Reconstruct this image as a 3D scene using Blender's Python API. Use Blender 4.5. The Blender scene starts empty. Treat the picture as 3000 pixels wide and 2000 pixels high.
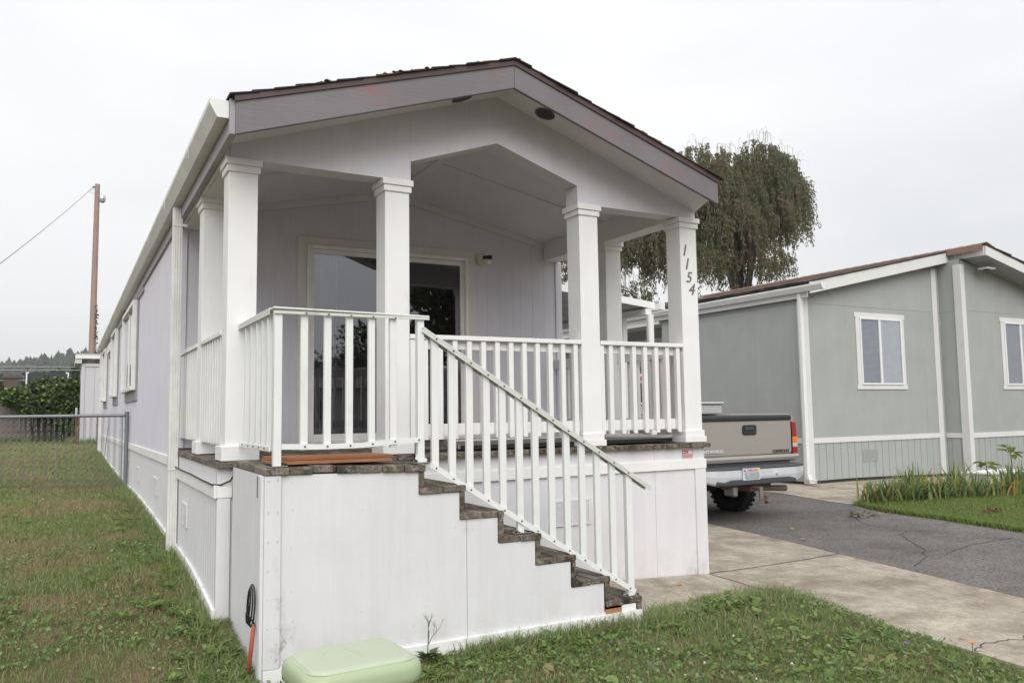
import bpy, bmesh, math, random
import numpy as np
from mathutils import Vector, Matrix
random.seed(7)
rng = np.random.default_rng(11)
R = math.radians
scene = bpy.context.scene
COL = scene.collection

# ------------------------------------------------------------------ camera
CAM = (-0.95636, -5.70558, 1.34034)
YAW, PITCH, ROLL = 0.50641, 0.084602, -0.013934
cam = bpy.data.cameras.new('camera')
cam.sensor_width = 36.0
cam.lens = 2370.735 * 36.0 / 3000.0
cam.clip_start = 0.05
cam.clip_end = 4000.0
cam_o = bpy.data.objects.new('camera', cam)
COL.objects.link(cam_o)
d = Vector((math.sin(YAW) * math.cos(PITCH), math.cos(YAW) * math.cos(PITCH), math.sin(PITCH)))
r = Vector((math.cos(YAW), -math.sin(YAW), 0.0))
u = r.cross(d)
r2 = math.cos(ROLL) * r + math.sin(ROLL) * u
u2 = -math.sin(ROLL) * r + math.cos(ROLL) * u
m = Matrix((r2, u2, -d)).transposed().to_4x4()
m.translation = Vector(CAM)
cam_o.matrix_world = m
scene.camera = cam_o

# ------------------------------------------------------------------ sky, sun, exposure
SUN_ELEV, SUN_AZ = R(38), R(200)       # azimuth clockwise from +Y: sun behind the clouds, behind and left of the camera
w = bpy.data.worlds.new('World')
scene.world = w
w.use_nodes = True
nt = w.node_tree
for n in list(nt.nodes):
    nt.nodes.remove(n)
out = nt.nodes.new('ShaderNodeOutputWorld')
sky = nt.nodes.new('ShaderNodeTexSky')
sky.sky_type = 'NISHITA'
sky.sun_disc = False
sky.sun_elevation = SUN_ELEV
sky.sun_rotation = SUN_AZ
bg1 = nt.nodes.new('ShaderNodeBackground'); bg1.inputs['Strength'].default_value = 0.05
nt.links.new(sky.outputs[0], bg1.inputs['Color'])
tc = nt.nodes.new('ShaderNodeTexCoord')
mp = nt.nodes.new('ShaderNodeMapping'); mp.inputs['Scale'].default_value = (1.0, 1.0, 3.2)
ns = nt.nodes.new('ShaderNodeTexNoise'); ns.inputs['Scale'].default_value = 1.6; ns.inputs['Detail'].default_value = 5
ns.inputs['Roughness'].default_value = 0.5
cr = nt.nodes.new('ShaderNodeValToRGB')
cr.color_ramp.elements[0].position = 0.30; cr.color_ramp.elements[0].color = (0.80, 0.81, 0.838, 1)
cr.color_ramp.elements[1].position = 0.62; cr.color_ramp.elements[1].color = (0.945, 0.945, 0.945, 1)
bg2 = nt.nodes.new('ShaderNodeBackground'); bg2.inputs['Strength'].default_value = 0.615
nt.links.new(tc.outputs['Generated'], mp.inputs[0]); nt.links.new(mp.outputs[0], ns.inputs['Vector'])
nt.links.new(ns.outputs['Fac'], cr.inputs[0])
sx = nt.nodes.new('ShaderNodeSeparateXYZ'); nt.links.new(tc.outputs['Generated'], sx.inputs[0])
zr = nt.nodes.new('ShaderNodeMapRange'); zr.inputs[1].default_value = 0.0; zr.inputs[2].default_value = 1.0; zr.inputs[3].default_value = 0.92; zr.inputs[4].default_value = 1.42
nt.links.new(sx.outputs[2], zr.inputs[0])
gm = nt.nodes.new('ShaderNodeVectorMath'); gm.operation = 'SCALE'
nt.links.new(cr.outputs[0], gm.inputs[0]); nt.links.new(zr.outputs[0], gm.inputs['Scale']); nt.links.new(gm.outputs[0], bg2.inputs['Color'])
mixw = nt.nodes.new('ShaderNodeMixShader'); mixw.inputs[0].default_value = 0.93
nt.links.new(bg1.outputs[0], mixw.inputs[1]); nt.links.new(bg2.outputs[0], mixw.inputs[2])
nt.links.new(mixw.outputs[0], out.inputs[0])

sun = bpy.data.lights.new('sun', 'SUN')
sun.energy = 1.3
sun.angle = R(50)
sun.color = (1.0, 0.975, 0.945)
sun_o = bpy.data.objects.new('sun', sun)
COL.objects.link(sun_o)
sd = Vector((math.sin(SUN_AZ) * math.cos(SUN_ELEV), math.cos(SUN_AZ) * math.cos(SUN_ELEV), math.sin(SUN_ELEV)))
sun_o.rotation_euler = sd.to_track_quat('Z', 'Y').to_euler()

vs = scene.view_settings
vs.view_transform = 'Standard'
vs.look = 'None'
vs.exposure = 0.79
vs.gamma = 1.0
vs.use_curve_mapping = False
scene.render.engine = 'CYCLES'
scene.cycles.use_denoising = True
scene.cycles.max_bounces = 8
scene.cycles.transparent_max_bounces = 16
scene.cycles.sample_clamp_indirect = 8.0

# ------------------------------------------------------------------ helpers: objects
def tag(o, label=None, cat=None, group=None, kind=None):
    if label: o['label'] = label
    if cat: o['category'] = cat
    if group: o['group'] = group
    if kind: o['kind'] = kind
    return o

def thing(name, label, cat, loc=(0, 0, 0), group=None):
    o = bpy.data.objects.new(name, None)
    o.empty_display_size = 0.1
    COL.objects.link(o)
    o.location = loc
    o.matrix_world = Matrix.Translation(Vector(loc))
    return tag(o, label, cat, group)

WM = {}
def link(name, mesh, parent=None, loc=(0, 0, 0), rot=(0, 0, 0), bevel=0.0):
    o = bpy.data.objects.new(name, mesh)
    COL.objects.link(o)
    o.location = loc
    o.rotation_euler = rot
    if parent is not None:
        o.parent = parent
        o.matrix_parent_inverse = WM.get(parent.name, parent.matrix_world).inverted()
    WM[o.name] = Matrix.LocRotScale(Vector(loc), o.rotation_euler, None)
    if bevel:
        b = o.modifiers.new('bevel', 'BEVEL'); b.width = bevel; b.segments = 1; b.limit_method = 'ANGLE'
    return o

class MB:
    """collects shapes; mesh() gives one mesh"""
    def __init__(s): s.v = []; s.f = []
    def poly(s, pts):
        i = len(s.v); s.v += [tuple(p) for p in pts]; s.f.append(tuple(range(i, i + len(pts)))); return s
    def box(s, a, b):
        x0, x1 = sorted((a[0], b[0])); y0, y1 = sorted((a[1], b[1])); z0, z1 = sorted((a[2], b[2]))
        i = len(s.v)
        s.v += [(x0, y0, z0), (x1, y0, z0), (x1, y1, z0), (x0, y1, z0), (x0, y0, z1), (x1, y0, z1), (x1, y1, z1), (x0, y1, z1)]
        s.f += [(i, i+3, i+2, i+1), (i+4, i+5, i+6, i+7), (i, i+1, i+5, i+4), (i+1, i+2, i+6, i+5), (i+2, i+3, i+7, i+6), (i+3, i, i+4, i+7)]
        return s
    def hexa(s, p):      # 8 points: bottom 4 ccw from above, top 4
        i = len(s.v); s.v += [tuple(q) for q in p]
        s.f += [(i, i+3, i+2, i+1), (i+4, i+5, i+6, i+7), (i, i+1, i+5, i+4), (i+1, i+2, i+6, i+5), (i+2, i+3, i+7, i+6), (i+3, i, i+4, i+7)]
        return s
    def prism(s, poly, off):   # polygon of 3D points extruded by off (points run so that the face normal is opposite to off)
        n = len(poly); i = len(s.v)
        s.v += [tuple(p) for p in poly] + [(p[0]+off[0], p[1]+off[1], p[2]+off[2]) for p in poly]
        s.f.append(tuple(range(i, i + n))); s.f.append(tuple(range(i + 2*n - 1, i + n - 1, -1)))
        for k in range(n):
            j = (k + 1) % n
            s.f.append((i + j, i + k, i + n + k, i + n + j))
        return s
    def tube(s, pts, rad, n=8, cap=True):
        pts = [Vector(p) for p in pts]
        rads = rad if isinstance(rad, (list, tuple)) else [rad] * len(pts)
        t0 = (pts[1] - pts[0]).normalized()
        up = Vector((0, 0, 1)) if abs(t0.z) < 0.9 else Vector((1, 0, 0))
        a = t0.cross(up).normalized()
        rings = []
        for k, p in enumerate(pts):
            if k == 0: t = pts[1] - pts[0]
            elif k == len(pts) - 1: t = pts[-1] - pts[-2]
            else: t = pts[k+1] - pts[k-1]
            t.normalize()
            a = (a - t * a.dot(t)).normalized()
            b = t.cross(a)
            i = len(s.v)
            for q in range(n):
                an = 2 * math.pi * q / n
                s.v.append(tuple(p + (a * math.cos(an) + b * math.sin(an)) * rads[k]))
            rings.append(i)
        for k in range(len(rings) - 1):
            for q in range(n):
                q2 = (q + 1) % n
                s.f.append((rings[k] + q, rings[k] + q2, rings[k+1] + q2, rings[k+1] + q))
        if cap:
            s.f.append(tuple(rings[0] + q for q in reversed(range(n))))
            s.f.append(tuple(rings[-1] + q for q in range(n)))
        return s
    def loft(s, rings, cap=True):
        n = len(rings[0]); st = []
        for rg in rings:
            st.append(len(s.v)); s.v += [tuple(p) for p in rg]
        for k in range(len(rings) - 1):
            for q in range(n):
                q2 = (q + 1) % n
                s.f.append((st[k] + q, st[k] + q2, st[k+1] + q2, st[k+1] + q))
        if cap:
            s.f.append(tuple(st[0] + q for q in reversed(range(n))))
            s.f.append(tuple(st[-1] + q for q in range(n)))
        return s
    def bar(s, p, q, wdt, hgt, up=(0, 0, 1)):   # box from p to q, cross-section wdt (sideways) x hgt (up)
        p = Vector(p); q = Vector(q); t = (q - p).normalized(); upv = Vector(up)
        sd_ = t.cross(upv).normalized(); un = sd_.cross(t).normalized()
        c = []
        for e in (p, q):
            c.append([e - sd_*wdt/2 - un*hgt/2, e + sd_*wdt/2 - un*hgt/2, e + sd_*wdt/2 + un*hgt/2, e - sd_*wdt/2 + un*hgt/2])
        i = len(s.v); s.v += [tuple(x) for x in c[0] + c[1]]
        s.f += [(i, i+1, i+2, i+3), (i+7, i+6, i+5, i+4), (i, i+4, i+5, i+1), (i+1, i+5, i+6, i+2), (i+2, i+6, i+7, i+3), (i+3, i+7, i+4, i)]
        return s
    def mesh(s, name, mat, smooth=False):
        me = bpy.data.meshes.new(name)
        me.from_pydata(s.v, [], s.f)
        if mat: me.materials.append(mat)
        if smooth:
            me.shade_smooth()
        me.update()
        return me

def part(name, mb, mat, parent=None, bevel=0.0, smooth=False, label=None):
    o = link(name, mb.mesh(name, mat, smooth), parent, bevel=bevel)
    if label: o['label'] = label
    return o

def numpy_mesh(name, V, F, mat, smooth=False):
    """V (n,3), F (m,k) all faces with k corners"""
    me = bpy.data.meshes.new(name)
    V = np.asarray(V, np.float32); F = np.asarray(F, np.int32)
    me.vertices.add(len(V)); me.vertices.foreach_set('co', V.ravel())
    me.loops.add(F.size); me.loops.foreach_set('vertex_index', F.ravel())
    me.polygons.add(len(F))
    me.polygons.foreach_set('loop_start', np.arange(0, F.size, F.shape[1], dtype=np.int32))
    me.polygons.foreach_set('loop_total', np.full(len(F), F.shape[1], np.int32))
    if smooth: me.polygons.foreach_set('use_smooth', np.ones(len(F), bool))
    me.update(calc_edges=True)
    if mat: me.materials.append(mat)
    return me

def copy_tree(o, delta, parent=None):
    """copy of a thing with copies of its parts and sub-parts, moved by delta"""
    c = o.copy(); COL.objects.link(c)
    if parent is None:
        c.location = Vector(o.location) + Vector(delta)
    else:
        c.parent = parent; c.matrix_parent_inverse = o.matrix_parent_inverse.copy()
    for ch in list(o.children):
        copy_tree(ch, delta, c)
    return c

def text_mesh(txt, size, mat, depth=0.002, shear=0.0, spacing=1.0):
    cu = bpy.data.curves.new('lettering', 'FONT')
    cu.body = txt; cu.size = size; cu.extrude = depth; cu.shear = shear; cu.space_character = spacing
    cu.align_x = 'LEFT'
    o = bpy.data.objects.new('lettering', cu)
    me = bpy.data.meshes.new_from_object(o)
    bpy.data.objects.remove(o); bpy.data.curves.remove(cu)
    me.materials.clear(); me.materials.append(mat)
    return me

# ------------------------------------------------------------------ helpers: materials
MATS = {}
def new_mat(name):
    mt = bpy.data.materials.new(name); mt.use_nodes = True
    t = mt.node_tree
    b = t.nodes['Principled BSDF']
    MATS[name] = mt
    return mt, t, b

class NT:
    def __init__(s, t): s.t = t
    def n(s, typ, **kw):
        nd = s.t.nodes.new(typ)
        for k, v in kw.items(): setattr(nd, k, v)
        return nd
    def l(s, a, b): s.t.links.new(a, b)
    def pos(s, scale=(1, 1, 1), rot=(0, 0, 0)):
        g = s.n('ShaderNodeNewGeometry'); mp_ = s.n('ShaderNodeMapping')
        mp_.inputs['Scale'].default_value = scale; mp_.inputs['Rotation'].default_value = rot
        s.l(g.outputs['Position'], mp_.inputs[0]); return mp_.outputs[0]
    def noise(s, vec, scale, detail=4, rough=0.55, dist=0.0):
        nz = s.n('ShaderNodeTexNoise'); nz.inputs['Scale'].default_value = scale; nz.inputs['Detail'].default_value = detail
        nz.inputs['Roughness'].default_value = rough; nz.inputs['Distortion'].default_value = dist
        s.l(vec, nz.inputs['Vector']); return nz.outputs['Fac']
    def ramp(s, fac, stops):
        c = s.n('ShaderNodeValToRGB'); e = c.color_ramp.elements
        while len(e) < len(stops): e.new(0.5)
        for k, (p, col) in enumerate(stops):
            e[k].position = p; e[k].color = (*col, 1) if len(col) == 3 else col
        s.l(fac, c.inputs[0]); return c.outputs[0]
    def step(s, fac, lo, hi):
        mr = s.n('ShaderNodeMapRange'); mr.inputs[1].default_value = lo; mr.inputs[2].default_value = hi
        s.l(fac, mr.inputs[0]); return mr.outputs[0]
    def mix(s, fac, a, b, mode='MIX'):
        mx = s.n('ShaderNodeMix'); mx.data_type = 'RGBA'; mx.blend_type = mode
        for sock, v in ((mx.inputs[0], fac), (mx.inputs[6], a), (mx.inputs[7], b)):
            if hasattr(v, 'is_linked') or hasattr(v, 'links'): s.l(v, sock)
            elif isinstance(v, (int, float)): sock.default_value = v
            else: sock.default_value = (*v, 1)
        return mx.outputs[2]
    def mul(s, a, b):
        mm = s.n('ShaderNodeMath'); mm.operation = 'MULTIPLY'
        for k, v in enumerate((a, b)):
            if isinstance(v, (int, float)): mm.inputs[k].default_value = v
            else: s.l(v, mm.inputs[k])
        return mm.outputs[0]
    def add(s, a, b):
        mm = s.n('ShaderNodeMath'); mm.operation = 'ADD'
        for k, v in enumerate((a, b)):
            if isinstance(v, (int, float)): mm.inputs[k].default_value = v
            else: s.l(v, mm.inputs[k])
        return mm.outputs[0]
    def bump(s, h, strength, dist, b):
        bp = s.n('ShaderNodeBump'); bp.inputs['Strength'].default_value = strength; bp.inputs['Distance'].default_value = dist
        s.l(h, bp.inputs['Height']); s.l(bp.outputs[0], b.inputs['Normal'])
    def island(s):
        return s.n('ShaderNodeNewGeometry').outputs['Random Per Island']

def paint(name, col, grain='v', gs=0.35, rough=0.6, dirt=0.25, dirtcol=(0.30, 0.29, 0.28), var=0.06, spots=0.0, spotcol=(0.25, 0.18, 0.12)):
    """painted timber: grain as relief, uneven tone, grime in blotches, small specks"""
    mt, t, b = new_mat(name); N = NT(t)
    if grain == 'v': sc = (22, 22, 1.1)
    elif grain == 'x': sc = (1.1, 22, 22)
    elif grain == 'y': sc = (22, 1.1, 22)
    else: sc = (9, 9, 9)
    g1 = N.noise(N.pos(sc), 3.0, 5, 0.62, 0.6)
    blot = N.noise(N.pos((1, 1, 1)), 2.3, 5, 0.6)
    c = N.mix(N.step(blot, 0.25, 0.75), tuple(x * (1 - var) for x in col), tuple(min(1, x * (1 + var * .6)) for x in col))
    c = N.mix(N.mul(N.step(g1, 0.5, 0.85), var * 1.6), c, tuple(x * 0.8 for x in col))
    if grain == 'v':
        stq = N.noise(N.pos((7, 7, .25)), 1.0, 4, 0.65)
        c = N.mix(N.mul(N.step(stq, 0.42, 0.72), 0.17), c, tuple(x * 0.78 for x in col))
    if dirt > 0:
        d1 = N.noise(N.pos((3, 3, 1.2)), 2.1, 7, 0.72)
        c = N.mix(N.mul(N.step(d1, 0.58, 0.82), dirt), c, dirtcol)
    if spots > 0:
        vo = N.n('ShaderNodeTexNoise'); vo.inputs['Scale'].default_value = 38; vo.inputs['Detail'].default_value = 2
        N.l(N.pos((1, 1, .7)), vo.inputs['Vector'])
        c = N.mix(N.mul(N.step(vo.outputs['Fac'], 0.74, 0.80), spots), c, spotcol)
    N.l(c, b.inputs['Base Color'])
    b.inputs['Roughness'].default_value = rough
    b.inputs['Specular IOR Level'].default_value = 0.35
    N.bump(g1, gs, 0.006, b)
    return mt

def plain(name, col, rough=0.5, metal=0.0, spec=0.5, bump=0.0, bscale=60, var=0.08, coat=0.0):
    mt, t, b = new_mat(name); N = NT(t)
    nz = N.noise(N.pos((1, 1, 1)), 6.0, 5, 0.6)
    c = N.mix(N.step(nz, 0.25, 0.75), tuple(x * (1 - var) for x in col), tuple(min(1, x * (1 + var)) for x in col))
    N.l(c, b.inputs['Base Color'])
    b.inputs['Roughness'].default_value = rough; b.inputs['Metallic'].default_value = metal
    b.inputs['Specular IOR Level'].default_value = spec
    if coat: b.inputs['Coat Weight'].default_value = coat; b.inputs['Coat Roughness'].default_value = 0.12
    if bump: N.bump(N.noise(N.pos((1, 1, 1)), bscale, 4, 0.6), bump, 0.004, b)
    return mt

def foliage(name, stops, rough=0.55, trans=0.25, patch=None, patch_scale=0.8, plo=0.46, phi=0.66):
    """leaf-sized faces: every leaf its own tone, light passing through"""
    mt, t, b = new_mat(name); N = NT(t)
    c = N.ramp(N.island(), stops)
    if patch:
        f = N.noise(N.pos((1, 1, 1)), patch_scale, 4, 0.6)
        c = N.mix(N.mul(N.step(f, plo, phi), 0.85), c, N.ramp(N.island(), patch))
    N.l(c, b.inputs['Base Color'])
    b.inputs['Roughness'].default_value = rough; b.inputs['Specular IOR Level'].default_value = 0.25
    tr = N.n('ShaderNodeBsdfTranslucent'); N.l(c, tr.inputs['Color'])
    mx = N.n('ShaderNodeMixShader'); mx.inputs[0].default_value = trans
    N.l(b.outputs[0], mx.inputs[1]); N.l(tr.outputs[0], mx.inputs[2])
    N.l(mx.outputs[0], t.nodes['Material Output'].inputs['Surface'])
    return mt

def glass(name, refl=0.12, tint=(0.8, 0.82, 0.84)):
    """thin window pane: see-through with a coated, Fresnel mirror on top"""
    mt, t, b = new_mat(name); N = NT(t)
    t.nodes.remove(b)
    tr = N.n('ShaderNodeBsdfTransparent'); tr.inputs[0].default_value = (*tint, 1)
    gl = N.n('ShaderNodeBsdfGlossy'); gl.inputs['Roughness'].default_value = 0.015; gl.inputs['Color'].default_value = (0.93, 0.95, 1, 1)
    fr = N.n('ShaderNodeLayerWeight'); fr.inputs['Blend'].default_value = 0.25
    nz = N.noise(N.pos((1, 1, 1)), 1.3, 1, 0.4)
    bp = N.n('ShaderNodeBump'); bp.inputs['Strength'].default_value = 0.12; bp.inputs['Distance'].default_value = 0.02
    N.l(nz, bp.inputs['Height']); N.l(bp.outputs[0], gl.inputs['Normal'])
    f = N.add(N.mul(fr.outputs['Fresnel'], 0.9), refl)
    mx = N.n('ShaderNodeMixShader'); N.l(f, mx.inputs[0]); N.l(tr.outputs[0], mx.inputs[1]); N.l(gl.outputs[0], mx.inputs[2])
    N.l(mx.outputs[0], t.nodes['Material Output'].inputs['Surface'])
    return mt

M = {}
LAV = (0.685, 0.672, 0.735)
M['siding'] = paint('lavender siding paint', LAV, 'v', 0.42, dirt=0.16, spots=0.25)
M['skirt'] = paint('pale skirting paint', (0.705, 0.70, 0.722), 'v', 0.25, dirt=0.14, spots=0.8, spotcol=(0.35, 0.33, 0.33))
def corner_dirt(mt_, spots_):
    t_ = mt_.node_tree; N = NT(t_); b_ = t_.nodes['Principled BSDF']; src = b_.inputs['Base Color'].links[0].from_socket
    msk = None
    for (x_, y_, z_, r_) in spots_:
        dn_ = N.n('ShaderNodeVectorMath'); dn_.operation = 'DISTANCE'; dn_.inputs[1].default_value = (x_, y_ * .5, z_ * .5)
        N.l(N.pos((1, .5, .5)), dn_.inputs[0]); k_ = N.step(dn_.outputs['Value'], r_, r_ * .1); msk = k_ if msk is None else N.add(msk, k_)
    sp_ = N.noise(N.pos((1, 1, .6)), 15, 8, 0.82)
    sz_ = N.n('ShaderNodeSeparateXYZ'); N.l(N.pos(), sz_.inputs[0])
    mud = N.mul(N.step(sz_.outputs[2], 0.16, -0.10), N.step(N.noise(N.pos((1, 1, .5)), 5, 8, 0.75), 0.46, 0.70))
    src = N.mix(N.mul(mud, 0.45), src, (0.36, 0.32, 0.26))
    drip_ = N.step(N.noise(N.pos((9, 9, .35)), 1.2, 6, 0.7), 0.54, 0.72)
    src = N.mix(N.mul(drip_, 0.14), src, (0.42, 0.41, 0.39))
    c_ = N.mix(N.mul(msk, N.mul(N.step(sp_, 0.50, 0.72), 0.60)), src, (0.20, 0.145, 0.11)); N.l(c_, b_.inputs['Base Color'])
corner_dirt(M['skirt'], [(.13, -1.03, .10, .10), (.13, -1.03, .0, .10), (.13, -1.03, .30, .05), (.13, -1.03, .5, .05), (.18, -1.03, -.06, .13), (1.29, -1.03, .6, .05), (2.93, -.02, .42, .07), (4.07, -.02, -.1, .1), (-.05, 1.4, .42, .08), (3.6, -.02, .78, .06), (2.0, -1.03, .3, .04)])
M['ceiling'] = paint('porch ceiling paint', (0.70, 0.68, 0.695), 'x', 0.12, dirt=0.30)
M['white'] = paint('white rough sawn paint', (0.81, 0.81, 0.805), 'v', 0.20, dirt=0.34, spots=0.7, dirtcol=(0.42, 0.40, 0.37))
M['picket'] = paint('white picket paint', (0.79, 0.785, 0.775), 'n', 0.0, dirt=0.36, dirtcol=(0.42, 0.40, 0.37))
M['white_x'] = paint('white trim paint across', (0.80, 0.80, 0.795), 'x', 0.30, dirt=0.30, spots=0.6)
M['white_y'] = paint('white trim paint along', (0.80, 0.79, 0.775), 'y', 0.30, dirt=0.32, spots=0.6)
M['doortrim'] = paint('cream door trim paint', (0.72, 0.70, 0.67), 'v', 0.25, dirt=0.2)
M['vinyl'] = plain('white vinyl', (0.82, 0.81, 0.79), 0.4)
M['alu_rail'] = paint('white enamelled aluminium', (0.77, 0.785, 0.775), 'n', 0.03, rough=0.35, dirt=0.35, dirtcol=(0.35, 0.36, 0.30), spots=0.3)
M['lip'] = paint('grimy rail lip', (0.62, 0.63, 0.59), 'n', 0.03, rough=0.45, dirt=0.6, dirtcol=(0.16, 0.165, 0.13), spots=0.6)
M['gutter'] = plain('beige gutter metal', (0.71, 0.71, 0.675), 0.42, var=0.14)
M['frieze'] = paint('mauve grey frieze paint', (0.36, 0.345, 0.37), 'y', 0.3)
M['greyboard'] = paint('grey patch board', (0.30, 0.295, 0.305), 'y', 0.3)
M['alu'] = plain('mill aluminium', (0.58, 0.59, 0.60), 0.38, 0.85)
M['black'] = plain('black rubber', (0.015, 0.015, 0.017), 0.55)
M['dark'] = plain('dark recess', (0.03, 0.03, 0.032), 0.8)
M['steel'] = plain('dull steel', (0.32, 0.31, 0.30), 0.5, 0.7, var=0.2)
M['rust'] = plain('rusty iron', (0.17, 0.085, 0.06), 0.8, 0.2, var=0.35, bump=0.3)
M['bolt'] = plain('rusty bolt head', (0.10, 0.075, 0.06), 0.6, 0.4)

# fascia: mauve grey with red paint showing in worn patches
mt, t, b = new_mat('worn mauve fascia paint'); N = NT(t)
g1 = N.noise(N.pos((1.3, 20, 20)), 3.0, 5, 0.62, 0.6)
blot = N.noise(N.pos((1, 1, 1)), 1.7, 4, 0.55)
c = N.mix(N.step(blot, 0.3, 0.7), (0.150, 0.140, 0.152), (0.185, 0.174, 0.187))
wn = None
for px_, pz_, rad_ in ((.93, 3.56, .20), (.80, 3.60, .12), (1.86, 3.90, .13), (2.25, 3.93, .08), (2.76, 3.62, .18), (2.95, 3.55, .12), (3.50, 3.40, .11), (3.62, 3.35, .10), (3.2, 3.52, .08)):
    dn_ = N.n('ShaderNodeVectorMath'); dn_.operation = 'DISTANCE'; dn_.inputs[1].default_value = (px_, 0, pz_)
    N.l(N.pos((1, 0, 1)), dn_.inputs[0]); k_ = N.step(dn_.outputs['Value'], rad_, rad_ * .25)
    wn = k_ if wn is None else N.add(wn, k_)
wn = N.mul(wn, N.step(N.noise(N.pos((5, 1, 8)), 2.4, 6, 0.72), 0.44, 0.58))
c = N.mix(N.mul(wn, 0.6), c, (0.25, 0.125, 0.13))
sp = N.n('ShaderNodeTexNoise'); sp.inputs['Scale'].default_value = 30; N.l(N.pos(), sp.inputs['Vector'])
c = N.mix(N.step(sp.outputs['Fac'], 0.76, 0.80), c, (0.45, 0.43, 0.44))
N.l(c, b.inputs['Base Color']); b.inputs['Roughness'].default_value = 0.6; N.bump(g1, 0.4, 0.006, b)
M['fascia'] = mt
M['drip'] = plain('brown drip edge metal', (0.075, 0.045, 0.045), 0.45, 0.0, var=0.15)

# weathered deck boards: every board its own tone, ring grain, moss
def deck_mat(name, ends):
    mt, t, b = new_mat(name); N = NT(t)
    g = N.n('ShaderNodeNewGeometry')
    oi = N.n('ShaderNodeObjectInfo')
    sc = (20, 1.2, 20)
    g1 = N.noise(N.pos(sc), 3.2, 6, 0.65, 0.8)
    wv = N.n('ShaderNodeTexWave'); wv.wave_type = 'RINGS'; wv.rings_direction = 'Y'; wv.inputs['Scale'].default_value = 16
    wv.inputs['Distortion'].default_value = 2.5; wv.inputs['Detail'].default_value = 2
    mp_ = N.n('ShaderNodeMapping'); N.l(g.outputs['Position'], mp_.inputs[0])
    cmb = N.n('ShaderNodeCombineXYZ'); N.l(N.mul(oi.outputs['Random'], 0.35), cmb.inputs[0]); N.l(N.mul(oi.outputs['Random'], 0.8), cmb.inputs[2])
    N.l(cmb.outputs[0], mp_.inputs['Location']); N.l(mp_.outputs[0], wv.inputs['Vector'])
    tone = N.ramp(oi.outputs['Random'], [(0.0, (0.060, 0.044, 0.033)), (0.3, (0.12, 0.10, 0.085)), (0.6, (0.18, 0.158, 0.14)), (0.8, (0.13, 0.095, 0.068)), (1.0, (0.25, 0.22, 0.19))])
    c = N.mix(N.mul(N.step(g1, 0.40, 0.70), 0.75), tone, (0.024, 0.020, 0.018))
    if ends: c = N.mix(N.mul(wv.outputs['Fac'], 0.55), c, (0.18, 0.15, 0.12))
    fb_ = N.noise(N.pos((11, .9, 11)), 2.2, 6, 0.75, 0.5)
    c = N.mix(N.mul(N.step(fb_, 0.50, 0.62), 0.65), c, (0.37, 0.335, 0.295))
    st_ = N.noise(N.pos((1, .5, 1)), 9.0, 6, 0.72)
    c = N.mix(N.mul(N.step(st_, 0.50, 0.60), 0.85), c, (0.022, 0.018, 0.016))
    rd_ = N.noise(N.pos((1, .6, 1)), 6.3, 4, 0.6)
    c = N.mix(N.mul(N.step(rd_, 0.56, 0.66), 0.6), c, (0.13, 0.065, 0.035))
    mo = N.noise(N.pos((1, 1, 1)), 3.1, 5, 0.65)
    c = N.mix(N.mul(N.step(mo, 0.56, 0.68), 0.55), c, (0.16, 0.15, 0.075))
    N.l(c, b.inputs['Base Color']); b.inputs['Roughness'].default_value = 0.85; b.inputs['Specular IOR Level'].default_value = 0.25
    N.bump(g1, 0.6, 0.006, b)
    return mt
M['deck'] = deck_mat('weathered deck board', True)

mt, t, b = new_mat('orange cedar'); N = NT(t)
g1 = N.noise(N.pos((1.2, 20, 20)), 3.2, 5, 0.6, 0.5)
c = N.ramp(g1, [(0.3, (0.30, 0.125, 0.055)), (0.7, (0.47, 0.22, 0.11))]); N.l(c, b.inputs['Base Color']); b.inputs['Roughness'].default_value = 0.6
M['cedar'] = mt

def shingle_mat(name, c0, c1, moss):
    mt, t, b = new_mat(name); N = NT(t)
    n1 = N.noise(N.pos((1, 1, 1)), 160, 3, 0.7); n2 = N.noise(N.pos((3.0, 3.0, 3)), 1.6, 3, 0.6)
    br = N.n('ShaderNodeTexVoronoi'); br.inputs['Scale'].default_value = 5.5; N.l(N.pos((0.8, 1.0, .8)), br.inputs['Vector'])
    sepc = N.n('ShaderNodeSeparateColor'); N.l(br.outputs['Color'], sepc.inputs[0])
    c = N.mix(sepc.outputs[0], c0, c1); c = N.mix(N.mul(n1, 0.5), c, tuple(x * .5 for x in c0))
    if moss: c = N.mix(N.mul(N.step(n2, 0.52, 0.66), 0.8), c, (0.13, 0.105, 0.03))
    N.l(c, b.inputs['Base Color']); b.inputs['Roughness'].default_value = 0.95; N.bump(n1, 0.6, 0.006, b)
    return mt
M['shingle'] = shingle_mat('dark mossy shingle', (0.035, 0.03, 0.03), (0.06, 0.05, 0.048), True)
M['nshingle'] = shingle_mat('brown shingle', (0.15, 0.108, 0.09), (0.28, 0.21, 0.178), False)

M['nsiding'] = paint('grey green siding paint', (0.370, 0.384, 0.374), 'v', 0.16, dirt=0.16, var=0.08, dirtcol=(0.2, 0.21, 0.2))
M['nskirt'] = paint('grey skirting paint', (0.375, 0.395, 0.38), 'v', 0.16, dirt=0.10, var=0.05, dirtcol=(0.2, 0.21, 0.2))
M['ntrim'] = paint('light grey trim paint', (0.68, 0.68, 0.675), 'v', 0.2, dirt=0.12)
M['ntrim_x'] = paint('light grey trim paint across', (0.69, 0.69, 0.685), 'x', 0.25, dirt=0.12)
M['nfascia'] = paint('pale fascia paint', (0.70, 0.705, 0.69), 'x', 0.3, dirt=0.15)
M['ridgecap'] = plain('terracotta ridge cap', (0.24, 0.145, 0.11), 0.9, var=0.2, bump=0.4)
M['nwhite'] = plain('white gutter enamel', (0.76, 0.77, 0.76), 0.4, var=0.05)
M['awning'] = plain('awning sheet metal', (0.55, 0.55, 0.53), 0.5, var=0.12)
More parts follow.
